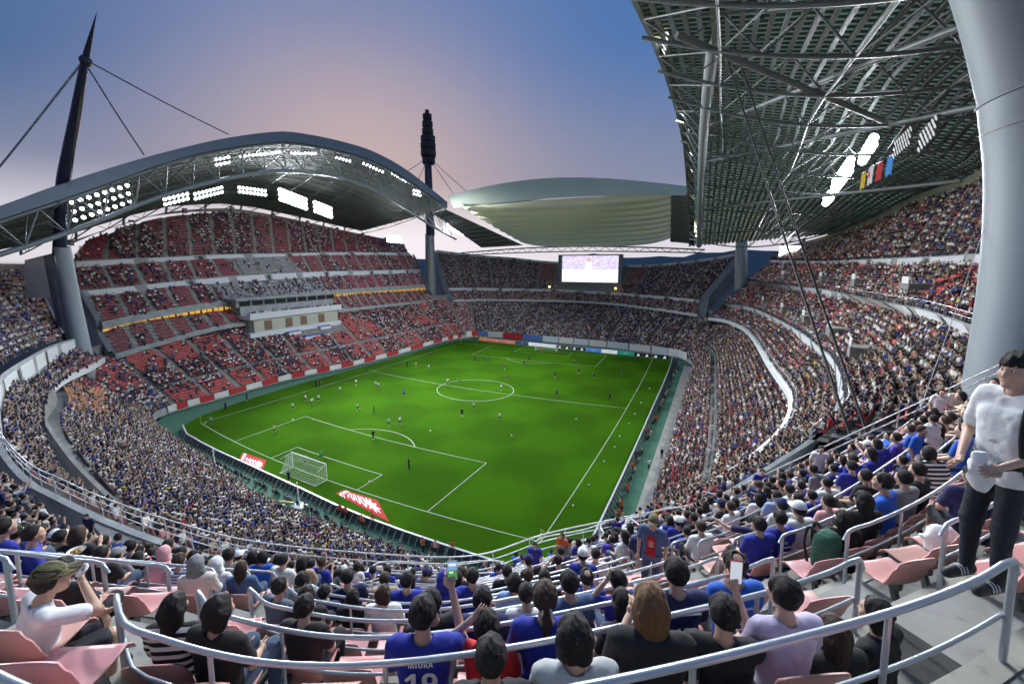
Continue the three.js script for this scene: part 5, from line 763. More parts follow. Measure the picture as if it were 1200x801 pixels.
// ---------------------------------------------------------------- people: bodies as one smooth surface, clothes and hair as shells over them
function nets(f, lo, hi, h) {
  const nx = Math.ceil((hi[0] - lo[0]) / h) + 1, ny = Math.ceil((hi[1] - lo[1]) / h) + 1, nz = Math.ceil((hi[2] - lo[2]) / h) + 1, S = new Float32Array(nx * ny * nz), id = (i, j, k) => (k * ny + j) * nx + i;
  for (let k = 0; k < nz; k++) for (let j = 0; j < ny; j++) for (let i = 0; i < nx; i++) S[id(i, j, k)] = f(lo[0] + i * h, lo[1] + j * h, lo[2] + k * h);
  const cell = new Int32Array(nx * ny * nz).fill(-1), pos = [], idx = [];
  const E = [[0, 1], [2, 3], [4, 5], [6, 7], [0, 2], [1, 3], [4, 6], [5, 7], [0, 4], [1, 5], [2, 6], [3, 7]];
  for (let k = 0; k < nz - 1; k++) for (let j = 0; j < ny - 1; j++) for (let i = 0; i < nx - 1; i++) {
    const v = [S[id(i, j, k)], S[id(i + 1, j, k)], S[id(i, j + 1, k)], S[id(i + 1, j + 1, k)], S[id(i, j, k + 1)], S[id(i + 1, j, k + 1)], S[id(i, j + 1, k + 1)], S[id(i + 1, j + 1, k + 1)]];
    let neg = 0; for (const x of v) if (x < 0) neg++; if (neg === 0 || neg === 8) continue;
    let x = 0, y = 0, z = 0, c = 0;
    for (const [a, b] of E) if ((v[a] < 0) !== (v[b] < 0)) { const t = v[a] / (v[a] - v[b]); x += (a & 1) + t * ((b & 1) - (a & 1)); y += (a >> 1 & 1) + t * ((b >> 1 & 1) - (a >> 1 & 1)); z += (a >> 2) + t * ((b >> 2) - (a >> 2)); c++; }
    cell[id(i, j, k)] = pos.length / 3; pos.push(lo[0] + (i + x / c) * h, lo[1] + (j + y / c) * h, lo[2] + (k + z / c) * h);
  }
  const face = (a, b, c, d, flip) => { if (a < 0 || b < 0 || c < 0 || d < 0) return; if (flip) idx.push(a, c, b, a, d, c); else idx.push(a, b, c, a, c, d); };
  for (let k = 1; k < nz - 1; k++) for (let j = 1; j < ny - 1; j++) for (let i = 1; i < nx - 1; i++) {
    const s = S[id(i, j, k)] < 0;
    if (s !== S[id(i + 1, j, k)] < 0) face(cell[id(i, j - 1, k - 1)], cell[id(i, j, k - 1)], cell[id(i, j, k)], cell[id(i, j - 1, k)], !s);
    if (s !== S[id(i, j + 1, k)] < 0) face(cell[id(i - 1, j, k - 1)], cell[id(i - 1, j, k)], cell[id(i, j, k)], cell[id(i, j, k - 1)], !s);
    if (s !== S[id(i, j, k + 1)] < 0) face(cell[id(i - 1, j - 1, k)], cell[id(i, j - 1, k)], cell[id(i, j, k)], cell[id(i - 1, j, k)], !s);
  }
  const nor = [], uv = [], e = h * 0.4;
  for (let i = 0; i < pos.length; i += 3) {
    let [x, y, z] = [pos[i], pos[i + 1], pos[i + 2]], gx, gy, gz, l;
    for (let it = 0; it < 2; it++) { gx = f(x + e, y, z) - f(x - e, y, z); gy = f(x, y + e, z) - f(x, y - e, z); gz = f(x, y, z + e) - f(x, y, z - e); l = Math.hypot(gx, gy, gz) || 1; if (!it) { const d = clamp(f(x, y, z), -h, h); x -= gx / l * d; y -= gy / l * d; z -= gz / l * d; } }
    pos[i] = x; pos[i + 1] = y; pos[i + 2] = z; nor.push(gx / l, gy / l, gz / l); uv.push(x + z * 0.5, y + z * 0.35);
  }
  const g = new THREE.BufferGeometry(); g.setAttribute('position', new THREE.Float32BufferAttribute(pos, 3)); g.setAttribute('normal', new THREE.Float32BufferAttribute(nor, 3)); g.setAttribute('uv', new THREE.Float32BufferAttribute(uv, 2)); g.setIndex(idx); return g;
}
const cap = (x, y, z, c) => { const [a, b, ra, rb] = c, bx = b[0] - a[0], by = b[1] - a[1], bz = b[2] - a[2], px = x - a[0], py = y - a[1], pz = z - a[2], bb = bx * bx + by * by + bz * bz, t = bb ? clamp((px * bx + py * by + pz * bz) / bb, 0, 1) : 0; return Math.hypot(px - bx * t, py - by * t, pz - bz * t) - (ra + (rb - ra) * t); };
const smin = (a, b, k) => { const h = Math.max(k - Math.abs(a - b), 0) / k; return Math.min(a, b) - h * h * k * 0.25; };
const join = (C, k) => (x, y, z) => { let d = 9; for (const c of C) d = smin(d, cap(x, y, z, c), k); return d; };
const box3 = (C, m) => { const lo = [9, 9, 9], hi = [-9, -9, -9]; for (const [a, b, r, s] of C) for (const p of [a, b]) for (let i = 0; i < 3; i++) { lo[i] = Math.min(lo[i], p[i] - Math.max(r, s)); hi[i] = Math.max(hi[i], p[i] + Math.max(r, s)); } return [lo.map((v) => v - m), hi.map((v) => v + m)]; };
// the skeleton of a pose; a seated person faces +z with the feet on y = 0
const POSES = {
  rest: { lean: 0.06, w: [[0.13, 0.60, 0.30], [-0.11, 0.61, 0.31]] }, lean: { lean: 0.42, w: [[0.13, 0.60, 0.44], [-0.12, 0.61, 0.43]] }, bent: { lean: 0.95, w: [[0.15, 0.52, 0.5], [-0.14, 0.52, 0.5]] },
  phone: { lean: 0.05, e: { 1: [-0.26, 0.80, 0.20] }, w: [[0.13, 0.62, 0.30], [-0.17, 1.10, 0.37]] }, phonelow: { lean: 0.2, w: [[0.08, 0.86, 0.38], [-0.08, 0.87, 0.38]] },
  handhead: { lean: 0.1, e: { 0: [0.33, 0.98, 0.14] }, w: [[0.13, 1.2, 0.13], [-0.11, 0.61, 0.31]] }, chin: { lean: 0.22, e: { 1: [-0.22, 0.86, 0.36] }, w: [[0.13, 0.62, 0.42], [-0.05, 1.04, 0.34]] }, armout: { lean: 0.12, e: { 0: [0.42, 0.93, 0.1] }, w: [[0.62, 0.98, 0.2], [-0.11, 0.61, 0.31]] },
  stand: { up: true, lean: 0.03, w: [[0.24, 0.88, 0.06], [-0.24, 0.88, 0.06]] }, standarm: { up: true, lean: 0.02, e: { 1: [-0.34, 1.5, 0.1] }, w: [[0.24, 0.88, 0.06], [-0.3, 1.72, 0.2]] }, hold: { up: true, lean: 0.02, e: { 0: [0.27, 1.13, -0.05], 1: [-0.28, 1.12, -0.03] }, w: [[0.15, 1.0, 0.22], [-0.1, 0.99, 0.25]] }, run: { up: true, lean: 0.14, stride: 0.3, e: { 0: [0.27, 1.2, 0.16], 1: [-0.27, 1.18, -0.16] }, w: [[0.2, 1.2, 0.36], [-0.24, 1.0, 0.0]] },
};
function skeleton(pose) {
  const p = POSES[pose], hy = p.up ? 0.93 : 0.5, hz = p.up ? 0 : 0, s = Math.sin(p.lean), c = Math.cos(p.lean), S = (x, y, z = 0) => [x, hy + y * c - z * s, hz + y * s + z * c], st = p.stride ?? 0;
  const J = { S, hy, head: S(0, 0.682, 0.035), neck: S(0, 0.53, 0), torso: [[S(-0.08, 0.0), S(0.08, 0.0), 0.105, 0.105], [S(-0.062, 0.19, 0.005), S(0.062, 0.19, 0.005), 0.09, 0.09], [S(-0.088, 0.36, 0.0), S(0.088, 0.36, 0.0), 0.10, 0.10], [S(-0.13, 0.472, -0.01), S(0.13, 0.472, -0.01), 0.068, 0.068]], arms: [], legs: [] };
  for (const i of [0, 1]) { const g = i ? -1 : 1, sh = S(0.185 * g, 0.48, -0.005), el = p.e?.[i] ?? (p.up ? [0.25 * g, hy + 0.2, -0.03] : S(0.245 * g, 0.24, 0.06)), wr = p.w[i]; J.arms.push([sh, el, wr]); const f = p.up ? st * g : 0; J.legs.push(p.up ? [[0.09 * g, hy - 0.04, 0], [0.105 * g, 0.50, 0.02 + f * 0.7], [0.11 * g, 0.09 + (f < 0 ? 0.12 : 0), -0.03 + f * (f < 0 ? 1.6 : 0.9)]] : [[0.09 * g, 0.5, 0.02], [0.12 * g, 0.52, 0.43], [0.12 * g, 0.09, 0.38]]); }
  return J;
}
const handGeo = (() => {   // palm, four fingers of different length and a thumb; wrist at the origin, fingers along -y
  const C = [[[0, 0.01, 0], [0, -0.03, 0], 0.021, 0.026], [[-0.024, -0.045, 0], [0.026, -0.045, 0], 0.0145, 0.0145], [[-0.026, -0.075, 0.002], [0.028, -0.075, 0.002], 0.0125, 0.0135]];
  const f = [[-0.031, 0.058], [-0.011, 0.071], [0.010, 0.076], [0.030, 0.068]], F = [];
  for (const [x, L] of f) { const b = [x, -0.08, 0.003], m = [x * 1.12, -0.08 - L * 0.5, 0.014], e = [x * 1.15, -0.08 - L * 0.86, 0.036]; F.push([b, m, 0.0092, 0.0085], [m, e, 0.0085, 0.0072]); }
  F.push([[0.026, -0.025, 0.006], [0.052, -0.055, 0.02], 0.0115, 0.0102], [[0.052, -0.055, 0.02], [0.05, -0.085, 0.034], 0.0100, 0.0082]);
  const P = join(C, 0.02), Q = join(F, 0.006); return nets((x, y, z) => smin(P(x, y, z), Q(x, y, z), 0.01), [-0.06, -0.18, -0.045], [0.085, 0.045, 0.075], 0.0055);
})();
const faceField = (x, y, z) => {   // head centred on the origin, face towards +z
  const el = (a, b, c, cx, cy, cz) => { const k = Math.hypot((x - cx) / a, (y - cy) / b, (z - cz) / c); return (k - 1) * Math.min(a, b, c); };
  let d = el(0.077, 0.098, 0.094, 0, 0.018, -0.006); d = smin(d, el(0.058, 0.066, 0.062, 0, -0.052, 0.026), 0.05); d = smin(d, el(0.026, 0.02, 0.03, 0, -0.098, 0.062), 0.03);
  d = smin(d, cap(x, y, z, [[0, 0.012, 0.088], [0, -0.03, 0.106], 0.008, 0.0125]), 0.018); d = smin(d, cap(x, y, z, [[-0.035, 0.03, 0.078], [0.035, 0.03, 0.078], 0.011, 0.011]), 0.02);
  for (const s of [-1, 1]) { d = Math.max(d, -(Math.hypot(x - s * 0.031, y - 0.008, z - 0.098) - 0.013)); d = smin(d, cap(x, y, z, [[s * 0.079, 0.018, -0.008], [s * 0.081, -0.026, 0.0], 0.012, 0.008]), 0.012); d = smin(d, el(0.03, 0.02, 0.02, s * 0.04, -0.025, 0.062), 0.03); }
  d = smin(d, cap(x, y, z, [[-0.018, -0.066, 0.082], [0.018, -0.066, 0.082], 0.0075, 0.0075]), 0.01); d = Math.max(d, -(cap(x, y, z, [[-0.02, -0.0665, 0.094], [0.02, -0.0665, 0.094], 0.0022, 0.0022])));
  return d;
};
const RES = { hi: [0.0135, 0.0065, 0.0085], mid: [0.021, 0.011, 0.014], lo: [0.036, 0.024, 0.028] };
const geoCache = {};
const cached = (k, fn) => geoCache[k] ??= fn();
const headGeo = (res) => cached('head' + res, () => nets(faceField, [-0.11, -0.14, -0.12], [0.11, 0.135, 0.135], RES[res][1]));
function bodyGeo(pose, res) {
  return cached('body' + pose + res, () => {
    const J = skeleton(pose), C = [...J.torso.map(([a, b, r, s]) => [a, b, r - 0.022, s - 0.022]), [J.neck, [J.head[0], J.head[1] - 0.08, J.head[2] - 0.02], 0.056, 0.05]];
    for (const [a, b, c] of J.arms) C.push([a, b, 0.045, 0.038], [b, c, 0.039, 0.026]);
    for (const [a, b, c] of J.legs) { C.push([a, b, 0.074, 0.05], [b, c, 0.05, 0.035]); C.push([[c[0], c[1] - 0.045, c[2] - 0.03], [c[0], c[1] - 0.05, c[2] + 0.15], 0.036, 0.03]); }
    const [lo, hi] = box3(C, 0.04), g = nets(join(C, 0.03), lo, hi, RES[res][0]), parts = [g, headGeo(res).clone().translate(J.head[0], J.head[1], J.head[2])];
    for (const [i, [, b, c]] of J.arms.entries()) {
      if (res === 'lo') { const d = V(...c).sub(V(...b)).normalize(); const e = V(...c).addScaledVector(d, 0.1); parts.push(nets(join([[c, e.toArray(), 0.034, 0.03]], 0.01), [Math.min(c[0], e.x) - 0.08, Math.min(c[1], e.y) - 0.08, Math.min(c[2], e.z) - 0.08], [Math.max(c[0], e.x) + 0.08, Math.max(c[1], e.y) + 0.08, Math.max(c[2], e.z) + 0.08], 0.026)); continue; }
      const d = V(...c).sub(V(...b)).normalize(), y = d.clone().negate(), z = V(0, 0, 1).addScaledVector(y, -y.z), zz = Math.abs(y.z) > 0.9 ? V(0, -1, 0).addScaledVector(y, y.y) : z; zz.normalize(); const x = V().crossVectors(y, zz), m = new THREE.Matrix4().makeBasis(x, y, zz).setPosition(...c); const hg = handGeo.clone(); if (i) hg.scale(-1, 1, 1); hg.applyMatrix4(m); if (i) { const ix = hg.index.array; for (let t = 0; t < ix.length; t += 3) { const q = ix[t]; ix[t] = ix[t + 1]; ix[t + 1] = q; } } parts.push(hg);
    }
    return mergeGeometries(parts);
  });
}
const folds = (x, y, z, k) => 0.009 * (noise3(x * 11 + k, y * 9, z * 11) - 0.5) + 0.008 * (noise3(x * 24, y * 30 + k, z * 24) - 0.5);
function shirtGeo(pose, res, sleeve) {
  return cached('shirt' + pose + res + sleeve, () => {
    const J = skeleton(pose), T = J.torso.map(([a, b, r, s], i) => [a, b, r + (i === 1 ? 0.02 : 0.008), s + (i === 1 ? 0.02 : 0.008)]); T.push([J.S(-0.075, 0.275), J.S(0.075, 0.275), 0.108, 0.108], [J.S(-0.07, 0.095), J.S(0.07, 0.095), 0.11, 0.11]); T.push([J.S(-0.08, -0.06), J.S(0.08, -0.06), 0.115, 0.115]);
    const A = []; for (const [a, b, c] of J.arms) { const t = sleeve === 'long' ? 1 : 0.72, e = a.map((v, i) => lerp(v, b[i], t)); A.push([a, e, 0.066, sleeve === 'long' ? 0.05 : 0.062]); if (sleeve === 'long') A.push([b, b.map((v, i) => lerp(v, c[i], 0.9)), 0.054, 0.042]); }
    const F = join([...T, ...A], 0.035), n = J.neck, nu = J.S(0, 0.545, -0.005), up = [0, J.S(0, 1)[1] - J.S(0, 0)[1], J.S(0, 1)[2] - J.S(0, 0)[2]], hem = J.S(0, -0.105);
    const f = (x, y, z) => { let d = F(x, y, z) + (res === 'lo' ? 0 : folds(x, y, z, 3)); d = Math.max(d, -(Math.hypot(x - nu[0], (y - nu[1] - 0.02) * 0.8, z - nu[2]) - 0.073)); return Math.max(d, (hem[1] - y) * up[1] + (hem[2] - z) * up[2]); };
    const [lo, hi] = box3([...T, ...A], 0.04); return nets(f, lo, hi, RES[res][0]);
  });
}
function legGeo(pose, res, kind) {
  return cached('leg' + pose + res + kind, () => {
    const J = skeleton(pose), C = [[J.S(-0.08, 0.03), J.S(0.08, 0.03), 0.112, 0.112]]; for (const [a, b, c] of J.legs) { if (kind === 'shorts') C.push([a, a.map((v, i) => lerp(v, b[i], 0.82)), 0.105, 0.092]); else C.push([a, b, 0.092, 0.068], [b, c, 0.066, 0.05]); }
    const F = join(C, 0.04), f = (x, y, z) => Math.max(F(x, y, z) + (res === 'lo' ? 0 : folds(x, y, z, 8)), y - J.hy - 0.085), [lo, hi] = box3(C, 0.04); return nets(f, lo, hi, RES[res][0]);
  });
}
function shoeGeo(pose, res) { return cached('shoe' + pose + res, () => { const J = skeleton(pose), C = []; for (const [, , c] of J.legs) C.push([[c[0], c[1] - 0.035, c[2] - 0.03], [c[0], c[1] - 0.047, c[2] + 0.16], 0.05, 0.042]); const F = join(C, 0.02), [lo, hi] = box3(C, 0.03), fl = Math.min(...J.legs.map((l) => l[2][1])) - 0.09; return nets((x, y, z) => Math.max(F(x, y, z), fl + 0.002 - y), lo, hi, RES[res][0] * 0.9); }); }
function hairGeo(style, res) {   // round the head's centre
  return cached('hair' + style + res, () => {
    const h = RES[res][2], st = (x, y, z) => (res === 'lo' ? 0 : 0.008 * (noise3(x * 48, y * 13, z * 44) - 0.5) + 0.015 * (noise3(x * 24, y * 18, z * 24) - 0.5));
    const el = (x, y, z, a, b, c, cy, cz) => (Math.hypot(x / a, (y - cy) / b, (z - cz) / c) - 1) * Math.min(a, b, c);
    const long = style === 'long' || style === 'pony' || style === 'bob';
    const f = (x, y, z) => {
      let d = el(x, y, z, 0.095, 0.107, 0.112, 0.026, -0.012);
      if (style === 'curly') d -= 0.016 * noise3(x * 40, y * 40, z * 40);
      if (style === 'long') { d = smin(d, cap(x, y, z, [[-0.045, -0.03, -0.055], [-0.055, -0.24, -0.075], 0.06, 0.04]), 0.05); d = smin(d, cap(x, y, z, [[0.045, -0.03, -0.055], [0.055, -0.24, -0.075], 0.06, 0.04]), 0.05); d = smin(d, cap(x, y, z, [[0, -0.03, -0.07], [0, -0.24, -0.09], 0.06, 0.05]), 0.04); }
      if (style === 'bob') { for (const s of [-1, 1]) d = smin(d, cap(x, y, z, [[s * 0.055, 0.0, -0.03], [s * 0.062, -0.085, -0.03], 0.05, 0.042]), 0.05); d = smin(d, cap(x, y, z, [[-0.03, -0.08, -0.06], [0.03, -0.08, -0.06], 0.05, 0.05]), 0.05); }
      if (style === 'pony') { d = smin(d, cap(x, y, z, [[0, -0.015, -0.115], [0, -0.1, -0.135], 0.03, 0.036]), 0.03); d = smin(d, cap(x, y, z, [[0, -0.1, -0.135], [0.005, -0.27, -0.115], 0.036, 0.018]), 0.02); }
      d += st(x, y, z);
      const front = (z - 0.052) * 0.86 - (y - 0.062) * 0.52; d = Math.max(d, front);                      // hairline over the brow
      if (!long) d = Math.max(d, -(y + 0.085 + (z + 0.06) * 0.35)); if (!long) { d = Math.max(d, Math.min(Math.abs(x) * 0 + (z - 0.0) * 0.9 - (y - 0.0) * 0.6 - 0.02, 1)); }
      if (style === 'bald') d = Math.max(d, -(Math.hypot(x, y - 0.13, z + 0.055) - 0.058));
      return d;
    };
    return nets(f, [-0.15, -0.32, -0.19], [0.15, 0.17, 0.14], h);
  });
}
const hatGeo = (style) => cached('hat' + style, () => {
  if (style === 'strawhat') return mergeGeometries([new THREE.SphereGeometry(0.108, 18, 9, 0, 6.2832, 0, 1.5).scale(1, 1.0, 1.08).translate(0, 0.045, -0.01), new THREE.CylinderGeometry(0.19, 0.2, 0.012, 26).translate(0, 0.05, -0.01)].map((g) => g.index ? g.toNonIndexed() : g));
  const crown = nets((x, y, z) => { let d = (Math.hypot(x / 0.099, (y - 0.03) / 0.122, (z + 0.008) / 0.116) - 1) * 0.099; d = Math.max(d, 0.035 - y - (z) * 0.16); return d + 0.003 * (noise3(x * 30, y * 30, z * 30) - 0.5); }, [-0.13, -0.03, -0.15], [0.13, 0.18, 0.14], 0.009);
  const brim = nets((x, y, z) => Math.max((Math.hypot(x / 0.085, (z - 0.07) / 0.12) - 1) * 0.085, Math.abs(y - 0.05 + x * x * 2.6 + (z - 0.08) * 0.12) - 0.007, 0.05 - z), [-0.12, 0.0, 0.02], [0.12, 0.08, 0.22], 0.008);
  return mergeGeometries([crown, brim]);
});
const hoodGeo = (res) => cached('hood' + res, () => nets((x, y, z) => { let d = (Math.hypot(x / 0.112, (y - 0.015) / 0.138, (z + 0.012) / 0.126) - 1) * 0.112; d = smin(d, cap(x, y, z, [[-0.05, -0.13, -0.03], [0.05, -0.13, -0.03], 0.085, 0.085]), 0.06); d += folds(x, y, z, 5) * 1.2; return Math.max(d, (z - 0.075) * 0.9 - (y - 0.05) * 0.25, -0.19 - y); }, [-0.19, -0.25, -0.19], [0.19, 0.19, 0.13], RES[res][2] * 1.2));
// clothes
const stripeTex = (a, b, n) => noiseTexture(64, (u, v) => (Math.floor(v * 2) % 2 ? a : b), true, n);
const camoTex = noiseTexture(128, (u, v) => { const n = tile(u, v, 6, 2) * 0.6 + tile(u, v, 13, 3) * 0.4, m = tile(u, v, 7, 9); return n > 0.58 ? [0.26, 0.22, 0.15] : m > 0.56 ? [0.36, 0.38, 0.24] : n < 0.4 ? [0.13, 0.15, 0.11] : [0.48, 0.44, 0.31]; }, true, 7);
const cl = (r, g, b, more = {}) => mat(r, g, b, 0.85, { bumpMap: grainMap, bumpScale: 0.0012, ...more });
const CLOTH = { white: cl(0.72, 0.74, 0.74), cream: cl(0.68, 0.62, 0.55), royal: cl(0.018, 0.03, 0.30), bright: cl(0.02, 0.11, 0.52), navy: cl(0.015, 0.02, 0.085), black: cl(0.014, 0.014, 0.016), red: cl(0.55, 0.022, 0.03), denim: cl(0.07, 0.12, 0.24), slate: cl(0.10, 0.13, 0.18), grey: cl(0.2, 0.21, 0.22), greytee: cl(0.42, 0.43, 0.43), sky: cl(0.25, 0.40, 0.62), pinktop: cl(0.66, 0.36, 0.38), purple: cl(0.09, 0.06, 0.42), tanshirt: cl(0.42, 0.3, 0.2), lilac: cl(0.52, 0.46, 0.62), orange: cl(0.62, 0.13, 0.04), striped: cl(1, 1, 1, { map: stripeTex([0.03, 0.03, 0.04], [0.86, 0.86, 0.86], 13) }), stripeblue: cl(1, 1, 1, { map: stripeTex([0.36, 0.46, 0.62], [0.88, 0.9, 0.92], 18) }), jeans: cl(0.055, 0.085, 0.15), trousers: cl(0.018, 0.02, 0.028), khaki: cl(0.30, 0.26, 0.17), camo: cl(1, 1, 1, { map: camoTex }), olive: cl(0.16, 0.15, 0.08), straw: cl(0.62, 0.52, 0.34), green: cl(0.03, 0.42, 0.10), yellow: cl(0.66, 0.60, 0.05), pitchwhite: cl(0.78, 0.78, 0.76) };
const ALIAS = { royalw: 'royal', navy10: 'navy', jersey19: 'royal', jersey1: 'royal', jersey10: 'royal', jersey11: 'royal', navyw: 'navy', vamos: 'bright', navyred: 'navy', sidejersey: 'bright', denimred: 'denim' };
const strandMap = noiseTexture(256, (u, v) => { const n = 0.55 * tile(u, v, 128, 21) * 0.5 + 0.3 * hash(Math.floor(u * 256), 5, Math.floor(v * 6)) + 0.35 * tile(u, v, 40, 22); return [n, n, n]; }, false, 4);
const hm = (r, g, b) => { const m = new THREE.MeshPhysicalMaterial({ roughness: 0.62, specularIntensity: 0.6, bumpMap: strandMap, bumpScale: 0.006 }); m.color.setRGB(r, g, b); return m; };
const HAIR = { black: hm(0.013, 0.011, 0.011), brown: hm(0.045, 0.026, 0.018), ginger: hm(0.15, 0.075, 0.032), grey: mat(0.3, 0.3, 0.3, 0.5) };
const SKIN = [[0.52, 0.33, 0.24], [0.46, 0.29, 0.21], [0.57, 0.38, 0.29], [0.40, 0.25, 0.175]].map((c) => { const m = new THREE.MeshPhysicalMaterial({ roughness: 0.5, sheen: 0.2 }); m.color.setRGB(...c); return m; });
const SHOE = mat(0.02, 0.02, 0.022, 0.6), SHOEW = mat(0.6, 0.6, 0.6, 0.6);
// flat print laid on the back (or chest) of a shirt
function printOn(shirt, draw, w, h, cy, cz, front, rows = 14) {
  const t = canvasTex(256, Math.round(256 * h / w), (x, W, H) => { x.clearRect(0, 0, W, H); draw(x, W, H); }), g = shirt.geometry, P = g.attributes.position, pos = [], uv = [], idx = [], s = front ? 1 : -1, cell = {}; const K = 0.03;
  for (let i = 0; i < P.count; i++) { const k = Math.round(P.getX(i) / K) + ',' + Math.round(P.getY(i) / K), z = P.getZ(i) * s; if (!(k in cell) || z > cell[k]) cell[k] = z; }
  const Z = (x, y) => { let b = -9; for (let i = -1; i <= 1; i++) for (let j = -1; j <= 1; j++) b = Math.max(b, cell[(Math.round(x / K) + i) + ',' + (Math.round(y / K) + j)] ?? -9); return b; };
  const zs = []; for (let j = 0; j <= rows; j++) for (let i = 0; i <= rows; i++) zs.push(Z((i / rows - 0.5) * w * s, cy + (0.5 - j / rows) * h));
  for (let j = 0; j <= rows; j++) for (let i = 0; i <= rows; i++) { let z = -9, n = 0; for (let a = -1; a <= 1; a++) for (let b = -1; b <= 1; b++) { const v = zs[clamp(j + a, 0, rows) * (rows + 1) + clamp(i + b, 0, rows)]; if (v > -5) { z = Math.max(z, v); n++; } } if (!n) z = 0.1; pos.push((i / rows - 0.5) * w * s * 1, cy + (0.5 - j / rows) * h, s * (z + 0.006)); uv.push(i / rows, 1 - j / rows); }
  for (let j = 0; j < rows; j++) for (let i = 0; i < rows; i++) { const a = j * (rows + 1) + i; idx.push(a, a + rows + 1, a + 1, a + 1, a + rows + 1, a + rows + 2); }
  const q = new THREE.BufferGeometry(); q.setAttribute('position', new THREE.Float32BufferAttribute(pos, 3)); q.setAttribute('uv', new THREE.Float32BufferAttribute(uv, 2)); q.setIndex(idx); q.computeVertexNormals();
  const m = mat(1, 1, 1, 0.75, { map: t, transparent: true, alphaTest: 0.5 }); return part('print', q, m, shirt);
}
const PRINTS = {
  jersey19: (s, y) => printOn(s, (x, w, h) => { x.fillStyle = '#f3f3f3'; x.textAlign = 'center'; x.font = 'bold 44px sans-serif'; x.fillText('MIURA', w / 2, 48); x.font = 'bold 176px sans-serif'; x.save(); x.translate(w / 2, 216); x.scale(1.05, 1.05); x.fillText('19', 0, 0); x.restore(); }, 0.3, 0.3, y - 0.10, 0),
  jersey1: (s, y) => printOn(s, (x, w, h) => { x.fillStyle = '#f3f3f3'; x.textAlign = 'center'; x.font = 'bold 200px sans-serif'; x.fillText('11', w / 2, 205); }, 0.26, 0.26, y - 0.15, 0), navy10: (s, y) => printOn(s, (x, w, h) => { x.fillStyle = '#f3f3f3'; x.textAlign = 'center'; x.font = 'bold 190px sans-serif'; x.fillText('10', w / 2, 200); }, 0.24, 0.24, y - 0.12, 0),
  jersey10: (s, y) => printOn(s, (x, w, h) => { x.fillStyle = '#f3f3f3'; x.textAlign = 'center'; x.font = 'bold 36px sans-serif'; x.fillText('= = =', w / 2, 40); x.font = 'bold 180px sans-serif'; x.fillText('10', w / 2, 210); }, 0.26, 0.28, y - 0.12, 0), jersey11: (s, y) => printOn(s, (x, w, h) => { x.fillStyle = '#f3f3f3'; x.textAlign = 'center'; x.font = 'bold 60px sans-serif'; x.fillText('11', w / 2, 90); x.fillRect(40, 130, 176, 20); }, 0.26, 0.24, y - 0.1, 0),
  vamos: (s, y) => printOn(s, (x, w, h) => { x.fillStyle = '#f3f3f3'; x.textAlign = 'center'; x.font = 'bold 27px sans-serif'; x.fillText('VAMOS A GANAR', w / 2, 60); x.font = 'bold 90px sans-serif'; x.fillText('17', w / 2, 165); }, 0.32, 0.26, y - 0.10, 0), navyw: (s, y) => printOn(s, (x, w, h) => { x.fillStyle = '#f3f3f3'; x.fillRect(0, 10, w, 16); x.font = 'bold 100px sans-serif'; x.textAlign = 'center'; x.fillText('10', w / 2, 180); }, 0.3, 0.24, y - 0.08, 0), royalw: (s, y) => printOn(s, (x, w, h) => { x.fillStyle = '#f3f3f3'; x.fillRect(0, 0, 26, h); x.fillRect(w - 26, 0, 26, h); x.fillRect(0, 6, w, 16); }, 0.32, 0.34, y - 0.14, 0),
  sidejersey: (s, y) => printOn(s, (x, w, h) => { x.fillStyle = '#f3f3f3'; x.fillRect(w * 0.32, 0, w * 0.36, h); }, 0.26, 0.4, y - 0.2, 0), navyred: (s, y) => printOn(s, (x, w, h) => { x.fillStyle = '#c81f2b'; x.fillRect(0, 0, w, 50); x.fillStyle = '#f0f0f0'; x.font = 'bold 70px sans-serif'; x.textAlign = 'center'; x.fillText('8', w / 2, 150); }, 0.26, 0.24, y - 0.08, 0), denimred: (s, y) => printOn(s, (x, w, h) => { x.fillStyle = '#9c1420'; x.fillRect(w * 0.18, 0, w * 0.64, h); x.fillStyle = '#e8d8d0'; for (let i = 0; i < 5; i++) x.fillRect(w * 0.3 + (i % 2) * 20, h * 0.25 + i * 26, w * 0.34, 10); }, 0.26, 0.42, y - 0.2, 0, true),
};
